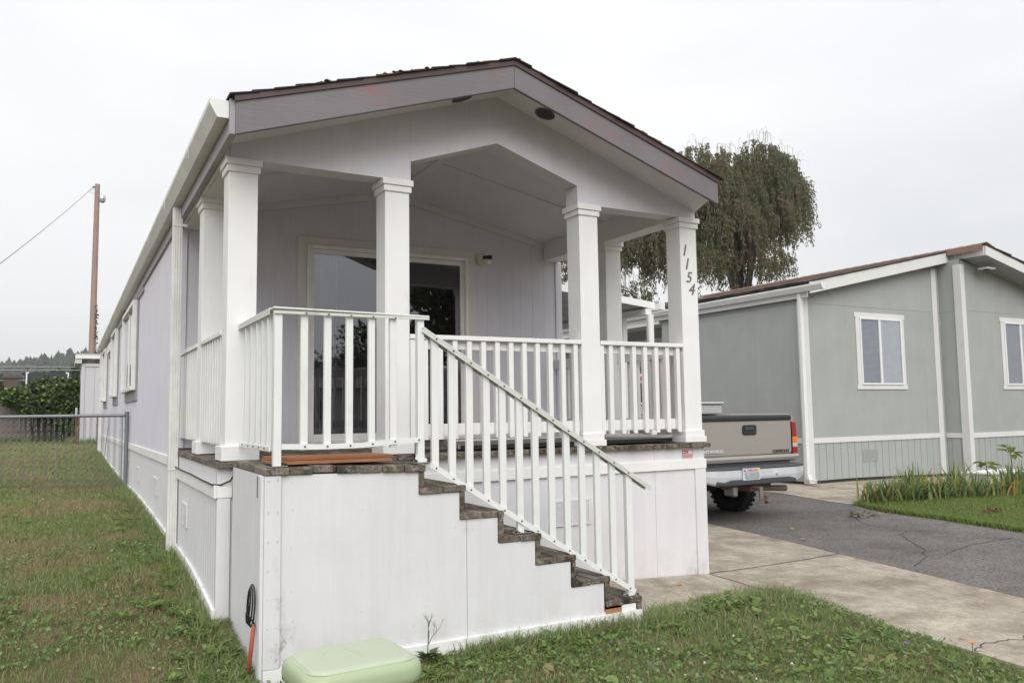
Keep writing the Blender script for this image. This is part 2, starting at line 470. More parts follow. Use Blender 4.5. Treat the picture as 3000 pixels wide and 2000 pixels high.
M['glass_door'] = glass('sliding door glass', 0.16, (0.55, 0.56, 0.58))
M['glass_win'] = glass('window glass', 0.22)
M['blind'] = plain('white blind slat', (0.74, 0.77, 0.79), 0.5)
M['vblind'] = plain('vertical blind', (0.62, 0.61, 0.59), 0.6)
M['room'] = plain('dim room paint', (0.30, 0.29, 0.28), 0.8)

# ground
def ground_mat():
    mt, t, b = new_mat('lawn soil'); N = NT(t)
    n1 = N.noise(N.pos(), 0.55, 6, 0.62); n2 = N.noise(N.pos(), 9, 5, 0.7); n3 = N.noise(N.pos(), 70, 3, 0.7)
    c = N.ramp(n1, [(0.36, (0.12, 0.125, 0.055)), (0.52, (0.17, 0.145, 0.078)), (0.66, (0.25, 0.19, 0.125))])
    c = N.mix(N.mul(n2, 0.55), c, (0.10, 0.09, 0.05)); c = N.mix(N.mul(N.step(n3, .5, .7), 0.4), c, (0.26, 0.21, 0.14))
    N.l(c, b.inputs['Base Color']); b.inputs['Roughness'].default_value = 0.95; b.inputs['Specular IOR Level'].default_value = 0.1
    N.bump(N.add(n2, n3), 0.8, 0.03, b); return mt
M['soil'] = ground_mat()
def concrete_mat():
    mt, t, b = new_mat('stained concrete'); N = NT(t)
    n1 = N.noise(N.pos((1.0, 1.2, 1)), 1.5, 12, 0.78, 0.2); n2 = N.noise(N.pos(), 120, 3, 0.7); n3 = N.noise(N.pos((1.5, .7, 1)), 2.9, 12, 0.82, 0.2); n4 = N.noise(N.pos(), 22, 5, 0.75)
    c = N.ramp(n1, [(0.36, (0.23, 0.19, 0.145)), (0.46, (0.38, 0.33, 0.265)), (0.56, (0.49, 0.44, 0.36)), (0.68, (0.60, 0.54, 0.45))])
    c = N.mix(N.mul(N.step(n3, 0.50, 0.66), 0.42), c, (0.165, 0.135, 0.108))
    n5 = N.noise(N.pos((.9, .6, 1)), 0.85, 12, 0.74, 0.3)
    c = N.mix(N.mul(N.step(n5, 0.50, 0.60), 0.62), c, (0.175, 0.135, 0.098))
    n6 = N.noise(N.pos((.7, 1.1, 1)), 1.7, 12, 0.80, 0.3)
    c = N.mix(N.mul(N.step(n6, 0.54, 0.64), 0.5), c, (0.66, 0.595, 0.48))
    c = N.mix(N.mul(N.step(n4, 0.46, 0.70), 0.60), c, (0.22, 0.20, 0.17))
    c = N.mix(N.mul(N.step(n2, 0.48, 0.64), 0.60), c, (0.19, 0.17, 0.15))
    N.l(c, b.inputs['Base Color']); b.inputs['Roughness'].default_value = 0.9; b.inputs['Specular IOR Level'].default_value = 0.2
    N.bump(N.add(n2, n4), 0.35, 0.004, b); return mt
M['concrete'] = concrete_mat()
def asphalt_mat():
    mt, t, b = new_mat('worn asphalt'); N = NT(t)
    n1 = N.noise(N.pos(), 0.9, 6, 0.65); n2 = N.noise(N.pos(), 75, 3, 0.75); n3 = N.noise(N.pos((1, 1, 1)), 2.3, 6, 0.68); n4 = N.noise(N.pos(), 34, 3, 0.7)
    c = N.ramp(n1, [(0.35, (0.095, 0.087, 0.081)), (0.65, (0.172, 0.160, 0.152))])
    c = N.mix(N.mul(N.step(n2, 0.52, 0.64), 0.65), c, (0.40, 0.385, 0.37)); c = N.mix(N.mul(N.step(n4, 0.50, 0.36), 0.75), c, (0.035, 0.033, 0.032))
    c = N.mix(N.mul(N.step(n3, 0.54, 0.68), 0.45), c, (0.080, 0.062, 0.055))
    N.l(c, b.inputs['Base Color']); b.inputs['Roughness'].default_value = 0.9; b.inputs['Specular IOR Level'].default_value = 0.25
    N.bump(N.add(n2, n4), 0.8, 0.008, b); return mt
M['asphalt'] = asphalt_mat()

# ================================================================== GROUND
CP = np.array([(-.06,-8,-.36),(-.06,-3,-.25),(-.06,-1,-.15),(-.06,0,-.015),(-.06,.94,.095),(-.06,2.1,.14),(-.06,5.9,.23),(-.06,12,.25),(-.06,18,.37),(-.06,30,.42),(-4,0,-.02),(-4,6,.22),(-4,18,.36),(-4,30,.42),(-4,-6,-.34),(2.6,-1.03,-.15),(4.2,0,-.166),(4.3,.1,-.172),(6.1,.2,-.23),(8.3,3.9,-.31),(7,3.9,-.3),(11.29,5,-.144),(15.3,5,-.197),(17,3.5,-.26),(10,2.8,-.21),(9.1,-.07,-.22),(4,-2,-.22),(2,-3,-.25),(-1,-5.7,-.32),(8,-5,-.32),(14,0,-.26),(7,18,-.1),(14,18,-.1),(7,10,-.25)])
def _k(r2): return np.where(r2 > 0, r2 * np.log(np.maximum(r2, 1e-12)) * .5, 0)
_n = len(CP)
_A = np.zeros((_n + 3, _n + 3)); _A[:_n, :_n] = _k(((CP[:, None, :2] - CP[None, :, :2]) ** 2).sum(-1)) + np.eye(_n) * .02
_A[:_n, _n:] = np.c_[np.ones(_n), CP[:, :2]]; _A[_n:, :_n] = _A[:_n, _n:].T
_W = np.linalg.solve(_A, np.r_[CP[:, 2], 0, 0, 0])
def gnd(x, y):
    x = np.clip(np.asarray(x, float), -9, 21); y = np.clip(np.asarray(y, float), -9, 32)
    z = np.zeros(np.broadcast(x, y).shape)
    for k in range(_n):
        z = z + _W[k] * _k((x - CP[k, 0]) ** 2 + (y - CP[k, 1]) ** 2)
    return z + _W[-3] + _W[-2] * x + _W[-1] * y
def gz(x, y): return float(gnd(x, y))

def sheet(name, xs, ys, dz, mat):
    X, Y = np.meshgrid(xs, ys)
    V = np.c_[X.ravel(), Y.ravel(), (gnd(X, Y) + dz).ravel()]
    nx, ny = len(xs), len(ys)
    i = (np.arange(ny - 1)[:, None] * nx + np.arange(nx - 1)[None]).ravel()
    return numpy_mesh(name, V, np.c_[i, i + 1, i + nx + 1, i + nx], mat, True)
xs = np.r_[[-1500, -600, -250, -100, -50, -25, -14], np.arange(-9, 21.1, .25), [26, 35, 60, 120, 300, 700, 1500]]
ys = np.r_[[-1500, -600, -250, -100, -50, -25, -14], np.arange(-9, 32.1, .25), [40, 60, 100, 200, 400, 900, 1800]]
tag(link('ground', sheet('ground', xs, ys, 0.0, M['soil'])), 'earth and turf ground under the lawns', kind='structure')

def loft_sheet(mb, L, Rr, n, mcount, dz, thick=0.06):
    """strip between two polylines L and Rr (same count), resampled, on the ground, with a turned-down rim"""
    L = np.array(L, float); Rr = np.array(Rr, float)
    def rs(P, n):
        t = np.r_[0, np.cumsum(np.linalg.norm(np.diff(P, axis=0), axis=1))]; q = np.linspace(0, t[-1], n)
        return np.c_[np.interp(q, t, P[:, 0]), np.interp(q, t, P[:, 1])]
    L = rs(L, n); Rr = rs(Rr, n)
    g = [[L[i] + (Rr[i] - L[i]) * j / mcount for j in range(mcount + 1)] for i in range(n)]
    i0 = len(mb.v)
    for i in range(n):
        for j in range(mcount + 1):
            x, y = g[i][j]; mb.v.append((x, y, gz(x, y) + dz))
    k = lambda i, j: i0 + i * (mcount + 1) + j
    for i in range(n - 1):
        for j in range(mcount):
            mb.f.append((k(i, j), k(i, j + 1), k(i + 1, j + 1), k(i + 1, j)))
    rim = [k(0, j) for j in range(mcount + 1)] + [k(i, mcount) for i in range(1, n)] + [k(n - 1, j) for j in range(mcount - 1, -1, -1)] + [k(i, 0) for i in range(n - 2, 0, -1)]
    i1 = len(mb.v)
    for q in rim: v = mb.v[q]; mb.v.append((v[0], v[1], v[2] - thick))
    nn = len(rim)
    for q in range(nn):
        q2 = (q + 1) % nn; mb.f.append((rim[q2], rim[q], i1 + q, i1 + q2))
    return mb

# asphalt: the driveway between our slab and the neighbour's lawn
mb = MB()
loft_sheet(mb, [(5.55, -4.2), (6.02, -1.1), (6.28, .275), (6.56, 1.26), (7.0, 3.07), (7.2, 6), (7.2, 19)],
           [(8.75, -4.2), (9.19, -.03), (9.43, 1.08), (9.6, 2.15), (9.89, 2.87), (10.16, 4.55), (10.6, 19)], 60, 12, 0.008)
tag(part('driveway', mb, M['asphalt']), 'dark worn asphalt driveway between the two homes', kind='structure')
# cracks in the asphalt and in the concrete are real grooves filled with dirt: thin dark fillets
M['crack'] = plain('dirt filled crack', (0.06, 0.052, 0.046), 0.95)
def crack(name, pts, wdt, dz, parent=None):
    mb = MB(); P = []
    for a, b_ in zip(pts[:-1], pts[1:]):
        for k in range(8):
            t = k / 8; P.append((a[0] + (b_[0] - a[0]) * t + random.uniform(-.02, .02), a[1] + (b_[1] - a[1]) * t + random.uniform(-.02, .02)))
    P.append(pts[-1])
    for a, b_ in zip(P[:-1], P[1:]):
        dx, dy = b_[0] - a[0], b_[1] - a[1]; l = math.hypot(dx, dy); nx, ny = -dy / l * wdt / 2, dx / l * wdt / 2
        q = [(a[0] - nx, a[1] - ny), (b_[0] - nx, b_[1] - ny), (b_[0] + nx, b_[1] + ny), (a[0] + nx, a[1] + ny)]
        mb.poly([(x, y, gz(x, y) + dz) for x, y in q])
    return part(name, mb, M['crack'], parent)
drive = bpy.data.objects['driveway']
crack('crack', [(7.95, .73), (7.38, .07), (6.9, -.3), (6.31, -.59)], .011, .0125, drive)
crack('crack', [(7.13, -.33), (7.9, -.15), (8.76, -.15)], .009, .0125, drive)
crack('crack', [(9.76, 2.61), (9.16, 2.41), (8.85, 2.09), (8.5, 1.68), (8.3, .9), (7.95, .73)], .009, .0125, drive)

# our concrete: three slabs with open joints
walk = tag(thing('concrete_path', None, None), kind='structure')
mb = MB(); loft_sheet(mb, [(4.20, .0), (4.20, 3.2), (4.2, 19)], [(6.26, .285), (6.54, 1.26), (6.98, 3.07), (7.18, 6), (7.18, 19)], 60, 8, 0.014)
part('slab', mb, M['concrete'], walk, label='stained slab beside the porch skirting')
mb = MB(); loft_sheet(mb, [(4.20, -.035), (4.165, -.68), (4.15, -2.4), (4.1, -4.2)], [(6.256, .248), (6.0, -1.1), (5.53, -4.2)], 40, 10, 0.014)
part('slab', mb, M['concrete'], walk)
mb = MB(); loft_sheet(mb, [(2.60, -.02), (2.62, -1.1)], [(4.172, -.02), (4.138, -.74)], 10, 10, 0.014)
part('slab', mb, M['concrete'], walk)
crack('crack', [(4.14, -2.5), (4.4, -2.42), (4.71, -2.49), (5.2, -2.3)], .008, .0185, walk)
def joint(pts, wdt):
    mb = MB()
    for a, b_ in zip(pts[:-1], pts[1:]):
        dx, dy = b_[0] - a[0], b_[1] - a[1]; l = math.hypot(dx, dy); nx, ny = -dy / l * wdt / 2, dx / l * wdt / 2
        for k in range(8):
            p = [a[0] + dx * k / 8, a[1] + dy * k / 8]; q = [a[0] + dx * (k + 1) / 8, a[1] + dy * (k + 1) / 8]
            mb.poly([(x, y, gz(x, y) + .0115) for x, y in ((p[0] - nx, p[1] - ny), (q[0] - nx, q[1] - ny), (q[0] + nx, q[1] + ny), (p[0] + nx, p[1] + ny))])
    part('joint_filler', mb, M['crack'], walk)
joint([(4.19, -.018), (6.26, .266)], .030)
joint([(4.185, -.03), (4.15, -.72)], .026)
joint([(5.54, -4.2), (6.01, -1.1), (6.27, .275), (6.55, 1.26), (6.99, 3.07)], .030)
# neighbour's concrete apron
mb = MB(); loft_sheet(mb, [(9.91, 2.90), (9.95, 3.44), (10.18, 4.55), (10.62, 19)], [(15.6, 3.9), (15.6, 4.4), (15.6, 4.9), (11.4, 19)], 40, 10, 0.016)
tag(part('apron_slab', mb, M['concrete']), 'pale concrete apron in front of the grey green home', kind='structure')
# street behind the camera (seen only mirrored in the porch glass)
mb = MB(); loft_sheet(mb, [(-60, -12.5), (60, -12.5)], [(-60, -18.5), (60, -18.5)], 60, 4, 0.01)
tag(part('road', mb, M['asphalt']), 'asphalt street across the front of the lots', kind='structure')

# ================================================================== OUR HOME
home = thing('mobile_home', 'pale lavender single wide home with mauve gabled roof over a pillared front porch', 'house', (2.1, 9, .1))
L18 = 18.0
def dzy(y, k=-0.0115): return k * max(0.0, y)

def sheet_v(o, ax, n, width, zb, zt, pitch=0.2, gw=0.009, gd=0.006, thick=0.016, x0=0.0):
    """vertical-groove siding: o origin, ax along direction, n outward normal; zb/zt functions of the distance along; returns MB"""
    mb = MB(); o = Vector(o); ax = Vector(ax); n = Vector(n)
    cuts = [x0]; t = x0 + pitch * .5
    prof = [(x0, 0)]
    while t < x0 + width - gw * 1.5:
        prof += [(t - gw/2, 0), (t - gw/4, -gd), (t + gw/4, -gd), (t + gw/2, 0)]; t += pitch
    prof.append((x0 + width, 0))
    b_ = [o + ax * s_ + n * h for s_, h in prof]
    for k in range(len(prof) - 1):
        (s0, h0), (s1, h1) = prof[k], prof[k+1]
        p = o + ax * s0 + n * h0; q = o + ax * s1 + n * h1
        i = len(mb.v)
        mb.v += [(p.x, p.y, zb(s0)), (q.x, q.y, zb(s1)), (q.x, q.y, zt(s1)), (p.x, p.y, zt(s0))]
        mb.f.append((i, i+1, i+2, i+3))
    # back and edges
    A = o + ax * x0 - n * thick; B = o + ax * (x0 + width) - n * thick; A1 = o + ax * x0; B1 = o + ax * (x0 + width)
    za, zA, zb_, zB = zb(x0), zt(x0), zb(x0 + width), zt(x0 + width)
    mb.poly([(B.x, B.y, zb_), (A.x, A.y, za), (A.x, A.y, zA), (B.x, B.y, zB)])
    mb.poly([(A.x, A.y, za), (B.x, B.y, zb_), (B1.x, B1.y, zb_), (A1.x, A1.y, za)])
    mb.poly([(A1.x, A1.y, zA), (B1.x, B1.y, zB), (B.x, B.y, zB), (A.x, A.y, zA)])
    mb.poly([(A.x, A.y, za), (A1.x, A1.y, za), (A1.x, A1.y, zA), (A.x, A.y, zA)])
    mb.poly([(B1.x, B1.y, zb_), (B.x, B.y, zb_), (B.x, B.y, zB), (B1.x, B1.y, zB)])
    return mb

# ---- left wall, in sheets, from the porch wall to the far end (faces -x)
XW = -0.05
belt_top = lambda y: .952 - .0056 * (y - 2.45)
belt_bot = lambda y: .862 - .0048 * (y - 2.45)
y = 2.45
SH = 1.2192
while y < L18 - .01:
    wd = min(SH - .003, L18 - y)
    mb = sheet_v((XW, y, 0), (0, 1, 0), (-1, 0, 0), wd, lambda s_, y=y: belt_top(y + s_) - .02, lambda s_, y=y: 3.16 + dzy(y + s_), pitch=.1016, gw=.02, gd=.012)
    # face order for -x normal
    mb.f = [tuple(reversed(f)) for f in mb.f]
    part('siding_panel', mb, M['siding'], home)
    mb = sheet_v((XW, y, 0), (0, 1, 0), (-1, 0, 0), wd, lambda s_, y=y: min(gz(-.06, y + s_), .3) - .12, lambda s_, y=y: belt_bot(y + s_) + .02, pitch=.1016, gw=.022, gd=.012)
    mb.f = [tuple(reversed(f)) for f in mb.f]
    part('skirting_panel', mb, M['skirt'], home)
    y += SH
mb = MB(); mb.hexa([(XW-.018, 2.47, belt_bot(2.47)), (XW+.01, 2.47, belt_bot(2.47)), (XW+.01, L18, belt_bot(L18)), (XW-.018, L18, belt_bot(L18)),
                    (XW-.018, 2.47, belt_top(2.47)), (XW+.01, 2.47, belt_top(2.47)), (XW+.01, L18, belt_top(L18)), (XW-.018, L18, belt_top(L18))])
part('belt_trim', mb, M['white_y'], home, .003)
# base board along the ground
mb = MB()
Y = np.linspace(2.47, L18, 24)
for a, b_ in zip(Y[:-1], Y[1:]):
    za, zb_ = gz(-.07, a), gz(-.07, b_)
    mb.hexa([(XW-.022, a, za-.1), (XW+.008, a, za-.1), (XW+.008, b_, zb_-.1), (XW-.022, b_, zb_-.1), (XW-.022, a, za+.075), (XW+.008, a, za+.075), (XW+.008, b_, zb_+.075), (XW-.022, b_, zb_+.075)])
part('base_board', mb, M['white_y'], home)
# frieze board under the gutter
mb = MB(); mb.hexa([(XW-.024, -.43, 3.125), (XW+.02, -.43, 3.125), (XW+.02, L18+.3, 3.125+dzy(L18)), (XW-.024, L18+.3, 3.125+dzy(L18)),
                    (XW-.024, -.43, 3.36), (XW+.02, -.43, 3.36), (XW+.02, L18+.3, 3.36+dzy(L18)), (XW-.024, L18+.3, 3.36+dzy(L18))])
part('frieze_board', mb, M['frieze'], home, .003)
# right wall, rear wall
mb = MB(); mb.box((4.23, 2.47, -.3), (4.25, L18, 3.2)); part('side_wall', mb, M['siding'], home, label='plain far side wall')
mb = MB(); mb.prism([(XW, L18, -.1), (4.25, L18, -.1), (4.25, L18, 3.15), (2.1, L18, 3.78), (XW, L18, 3.15)], (0, .02, 0)); part('rear_wall', mb, M['siding'], home)

# ---- gable over the porch (faces -y), with its peaked opening
YF = 0.0
def gtop(x): return 3.188 + .3475 * min(x, 4.19 - x)
def gbot(x):
    if 1.336 < x < 2.093: return 3.26 + (x - 1.336) * (.258 / .757)
    if 2.093 <= x < 2.872: return 3.518 - (x - 2.093) * (.258 / .779)
    return 3.104
for a, b_ in ((0.002, 1.336), (1.337, 2.0925), (2.0935, 2.871), (2.8725, 4.19)):
    e = 1e-4
    mb = sheet_v((0, YF, 0), (1, 0, 0), (0, -1, 0), b_ - a, lambda s_: gbot(min(max(s_, a + e), b_ - e)), lambda s_: (gtop(s_) if s_ < 4.07 else gtop(4.07)) + .012, pitch=.2032, x0=a, gw=.004, gd=.0015)
    part('gable_siding', mb, M['siding'], home)
# beams behind the gable siding
mb = MB(); mb.box((0, .018, 3.108), (1.333, .19, 3.42)); mb.box((2.876, .018, 3.108), (4.2, .19, 3.42))
mb.prism([(1.335, .018, 3.265), (2.093, .018, 3.523), (2.093, .018, 3.72), (1.335, .018, 3.5)], (0, .17, 0))
mb.prism([(2.095, .018, 3.523), (2.871, .018, 3.265), (2.871, .018, 3.5), (2.095, .018, 3.72)], (0, .17, 0))
part('porch_beam', mb, M['ceiling'], home)
mb = MB(); mb.box((0.0, .195, 3.100), (.19, 2.44, 3.33)); part('porch_beam', mb, M['white_y'], home, .003)
mb = MB(); mb.box((4.01, .195, 3.100), (4.2, 2.44, 3.33)); part('porch_beam', mb, M['white_y'], home, .003)
# white strip under the frieze along the porch side
mb = MB(); mb.box((XW+.022, .0, 3.105), (-.002, 2.44, 3.165)); part('beam_trim', mb, M['white_y'], home)
# vaulted porch ceiling in four boards, with batten strips and a ridge strip
def ceil(x): return 3.285 + .205 * (min(x, 4.2 - x) - .05)
mb = MB()
for a, b_ in ((.05, 2.1), (2.1, 4.15)):
    for ya, yb in ((.19, 1.22), (1.222, 2.45)):
        mb.hexa([(a, ya, ceil(a)), (b_, ya, ceil(b_)), (b_, yb, ceil(b_)), (a, yb, ceil(a)), (a, ya, ceil(a)+.01), (b_, ya, ceil(b_)+.01), (b_, yb, ceil(b_)+.01), (a, yb, ceil(a)+.01)])
part('porch_ceiling', mb, M['ceiling'], home)
mb = MB(); mb.box((2.06, .19, ceil(2.1)-.022), (2.14, 2.45, ceil(2.1)-.004)); part('ridge_strip', mb, M['ceiling'], home)
for ya in (1.2,):
    for a, b_ in ((.19, 2.06), (2.14, 4.01)):
        mb = MB(); mb.hexa([(a, ya, ceil(a)-.014), (b_, ya, ceil(b_)-.014), (b_, ya+.05, ceil(b_)-.014), (a, ya+.05, ceil(a)-.014), (a, ya, ceil(a)-.001), (b_, ya, ceil(b_)-.001), (b_, ya+.05, ceil(b_)-.001), (a, ya+.05, ceil(a)-.001)])
        part('ceiling_batten', mb, M['ceiling'], home)
for a, b_ in ((.19, 2.06), (2.14, 4.01)):
    mb = MB(); h = .07
    mb.hexa([(a, 2.415, ceil(a)-h), (b_, 2.415, ceil(b_)-h), (b_, 2.443, ceil(b_)-h), (a, 2.443, ceil(a)-h), (a, 2.415, ceil(a)-.001), (b_, 2.415, ceil(b_)-.001), (b_, 2.443, ceil(b_)-.001), (a, 2.443, ceil(a)-.001)])
    part('ceiling_batten', mb, M['ceiling'], home)

# ---- porch rear wall (faces -y) with the sliding door opening 1.16..3.01 x 1.03..3.07
YB = 2.45
DX0, DX1, DZ1 = 1.165, 3.005, 3.07
for a, b_, zb_ in ((-.045, .612, 1.03), (.614, DX0, 1.03), (DX0, DX1, DZ1), (DX1, 3.6, 1.03), (3.602, 4.24, 1.03)):
    mb = sheet_v((0, YB, 0), (1, 0, 0), (0, -1, 0), b_ - a, lambda s_, z=zb_: z, lambda s_: ceil(min(max(s_, .06), 4.14)) if .05 < s_ < 4.15 else 3.30, pitch=.1626, x0=a, gw=.005, gd=.002)
    part('porch_wall_panel', mb, M['siding'], home)
for a in (-.046, 4.165):
    mb = MB(); mb.box((a, YB-.02, 1.03), (a+.085, YB-.001, 3.098)); part('corner_board', mb, M['siding'], home, .003)
# door: trim boards, frame, two glass leaves, blinds and a dim room behind
door = link('sliding_door', MB().box((DX0, YB-.045, 1.035), (DX1, YB+.03, 1.05)).mesh('sliding_door', M['vinyl']), home)
def sub(name, box, mat, parent, bevel=.002):
    mb = MB(); mb.box(*box); return part(name, mb, mat, parent, bevel)
for nm, bx in (('door_trim', ((DX0-.078, YB-.022, 1.035), (DX0+.012, YB-.001, 3.137))), ('door_trim', ((DX1-.012, YB-.022, 1.035), (DX1+.078, YB-.001, 3.137))), ('door_trim', ((DX0+.0125, YB-.0225, 3.055), (DX1-.0125, YB-.001, 3.1375)))):
    sub(nm, bx, M['doortrim'], door)
for nm, bx in (('door_frame', ((DX0+.013, YB-.05, 1.051), (DX0+.045, YB+.04, 3.054))), ('door_frame', ((DX1-.045, YB-.05, 1.051), (DX1-.013, YB+.04, 3.054))), ('door_frame', ((DX0+.0455, YB-.05, 3.015), (DX1-.0455, YB+.04, 3.0535)))):
    sub(nm, bx, M['vinyl'], door)
def leaf(x0, x1, yy):
    st = .055
    sub('door_stile', ((x0, yy, 1.052), (x0+st*.8, yy+.03, 3.013)), M['vinyl'], door)
    sub('door_stile', ((x1-st*.8, yy, 1.052), (x1, yy+.03, 3.013)), M['vinyl'], door)
    sub('door_rail', ((x0+st*.8+.0005, yy, 1.052), (x1-st*.8-.0005, yy+.03, 1.125)), M['vinyl'], door)
    sub('door_rail', ((x0+st*.8+.0005, yy, 2.965), (x1-st*.8-.0005, yy+.03, 3.013)), M['vinyl'], door)
    mb = MB(); mb.poly([(x0+st*.8, yy+.012, 1.125), (x1-st*.8, yy+.012, 1.125), (x1-st*.8, yy+.012, 2.965), (x0+st*.8, yy+.012, 2.965)])
    part('door_pane', mb, M['glass_door'], door)
leaf(DX0+.046, 2.115, YB-.035); leaf(2.055, DX1-.046, YB+.002)
mb = MB()
for k in range(9):
    x = 1.235 + k * .034
    mb.bar((x, YB+.09, 1.06), (x + .004 * math.sin(k), YB+.09, 3.0), .004, .085, (0, 1, 0))
tag(part('vertical_blind', mb, M['vblind'], door), kind='stuff')
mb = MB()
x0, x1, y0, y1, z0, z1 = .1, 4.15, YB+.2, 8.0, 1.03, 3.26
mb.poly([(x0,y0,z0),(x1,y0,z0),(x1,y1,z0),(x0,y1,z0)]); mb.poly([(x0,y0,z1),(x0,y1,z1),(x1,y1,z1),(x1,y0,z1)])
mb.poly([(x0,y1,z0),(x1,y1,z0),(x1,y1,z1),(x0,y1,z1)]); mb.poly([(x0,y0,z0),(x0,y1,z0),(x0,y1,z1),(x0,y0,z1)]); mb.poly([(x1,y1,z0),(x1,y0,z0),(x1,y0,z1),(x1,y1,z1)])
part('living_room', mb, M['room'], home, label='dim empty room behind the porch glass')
for bx in (((2.0, 5.5, 1.03), (2.6, 5.9, 2.2)), ((2.9, 7.0, 1.03), (3.4, 7.02, 2.95))):
    sub('room_partition', bx, M['vblind'], home)
# porch lamp
def disc(rad, y_, zs=1.0): return [(3.18 + rad * math.cos(q * math.pi / 8), y_, 3.05 + zs * rad * math.sin(q * math.pi / 8)) for q in range(16)]
lamp = part('porch_lamp', MB().loft([disc(.072, 2.449), disc(.072, 2.42), disc(.055, 2.405)]), plain('yellowed plastic', (0.62, 0.60, 0.50), 0.5), home)
mb = MB(); mb.tube([(3.205, 2.415, 3.04), (3.215, 2.35, 3.02), (3.218, 2.31, 3.005)], [.026, .032, .03], 10); part('lamp_shade', mb, M['vinyl'], lamp)
mb = MB(); mb.tube([(3.19, 2.41, 3.075), (3.25, 2.33, 3.072)], .022, 8); part('lamp_sensor', mb, M['black'], lamp)

# ---- fascia, drip edge, soffit
YFA = -0.45
def rake(x0, z0, x1, z1, zt0, zt1, y0, y1):   # board along the rake
    return MB().hexa([(x0, y0, z0), (x1, y0, z1), (x1, y1, z1), (x0, y1, z0), (x0, y0, zt0), (x1, y0, zt1), (x1, y1, zt1), (x0, y1, zt0)])
part('fascia_board', rake(-.041, 3.12, 2.0115, 3.805, 3.359, 4.011, YFA, YFA+.03), M['fascia'], home, .004)
part('fascia_board', rake(2.0135, 3.805, 4.068, 3.128, 4.011, 3.342, YFA, YFA+.03), M['fascia'], home, .004)
part('drip_edge', rake(-.05, 3.335, 2.0125, 3.985, 3.385, 4.035, YFA-.012, YFA-.002), M['drip'], home)
part('drip_edge', rake(2.0130, 3.985, 4.078, 3.315, 4.035, 3.365, YFA-.012, YFA-.002), M['drip'], home)
SZ0, SZA, SZ1 = 3.176, 3.908, 3.172
def soff0(x): return SZA - (x - 2.095) * (SZA - SZ1) / 2.105
part('soffit', MB().hexa([(-.04, YFA+.031, SZ0), (2.0945, YFA+.031, SZA), (2.0945, .012, SZA), (-.04, .012, SZ0), (-.04, YFA+.031, SZ0+.015), (2.0945, YFA+.031, SZA+.015), (2.0945, .012, SZA+.015), (-.04, .012, SZ0+.015)]), M['ceiling'], home)
part('soffit', MB().hexa([(2.0955, YFA+.031, SZA), (4.062, YFA+.031, soff0(4.062)), (4.20, .012, SZ1), (2.0955, .012, SZA), (2.0955, YFA+.031, SZA+.015), (4.062, YFA+.031, soff0(4.062)+.015), (4.20, .012, SZ1+.015), (2.0955, .012, SZA+.015)]), M['ceiling'], home)
def soff(x): return SZ0 + (x + .04) * (SZA - SZ0) / 2.1345 if x < 2.095 else SZA - (x - 2.095) * (SZA - SZ1) / 2.105
for xc in (1.705, 2.465):
    sl = .3348 if xc < 2 else -.3306
    zc = soff(xc) - .001
    n = Vector((-sl, 0, 1)).normalized(); t_ = Vector((1, 0, sl)).normalized()
    def ring(rad, h): return [Vector((xc, -.155, zc)) + n * h + (t_ * math.cos(q * math.pi / 10) + Vector((0, 1, 0)) * math.sin(q * math.pi / 10)) * rad for q in range(20)]
    can = part('soffit_light', MB().loft([ring(.082, .0), ring(.086, -.006), ring(.07, -.006), ring(.06, .0)], cap=False), M['drip'], home)
    part('light_lens', MB().poly([p for p in ring(.066, -.002)]), plain('dark lens %s' % xc, (0.03, 0.02, 0.018), 0.25), can)
# ---- roof deck and shingle courses
def roof_z(x, y): return (3.375 + .3185 * (x + .041) if x < 2.013 else 4.029 - .325 * (x - 2.013)) + dzy(y)
mb = MB()
for a, b_ in ((-.06, 2.0125), (2.0135, 4.09)):
    mb.hexa([(a, YFA+.031, roof_z(a, 0)-.03), (b_, YFA+.031, roof_z(b_, 0)-.03), (b_, L18+.3, roof_z(b_, L18)-.03), (a, L18+.3, roof_z(a, L18)-.03),
             (a, YFA-.01, roof_z(a, 0)+.004), (b_, YFA-.01, roof_z(b_, 0)+.004), (b_, L18+.3, roof_z(b_, L18)+.004), (a, L18+.3, roof_z(a, L18)+.004)])
part('roof_deck', mb, M['drip'], home)
NC = 15
for side in (0, 1):
    for k in range(NC):
        f0, f1 = k / NC, (k + 1.35) / NC
        if side == 0: xa, xb_ = -.085 + (2.0125 + .085) * f0, min(2.0125, -.085 + (2.0125 + .085) * f1)
        else: xa, xb_ = 4.115 - (4.115 - 2.0135) * f0, max(2.0135, 4.115 - (4.115 - 2.0135) * f1)
        mb = MB(); e0 = YFA - .02 - random.uniform(0, .02)
        cuts = [e0] + [e0 + .25 + random.uniform(-.06, .06)] + [.4, 1.5, 6, 12, L18 + .32]
        for ya, yb in zip(cuts[:-1], cuts[1:]):
            j = random.uniform(0, .006); lo = .013 + j; hi = .004
            P = [(xa, ya, roof_z(xa, ya)+lo-.012), (xb_, ya, roof_z(xb_, ya)+hi-.004), (xb_, yb, roof_z(xb_, yb)+hi-.004), (xa, yb, roof_z(xa, yb)+lo-.012),
                 (xa, ya, roof_z(xa, ya)+lo), (xb_, ya, roof_z(xb_, ya)+hi), (xb_, yb, roof_z(xb_, yb)+hi), (xa, yb, roof_z(xa, yb)+lo)]
            if side == 1: P = [P[1], P[0], P[3], P[2], P[5], P[4], P[7], P[6]]
            mb.hexa(P)
        part('shingle_course', mb, M['shingle'], home)
mb = MB(); cy = YFA - .022
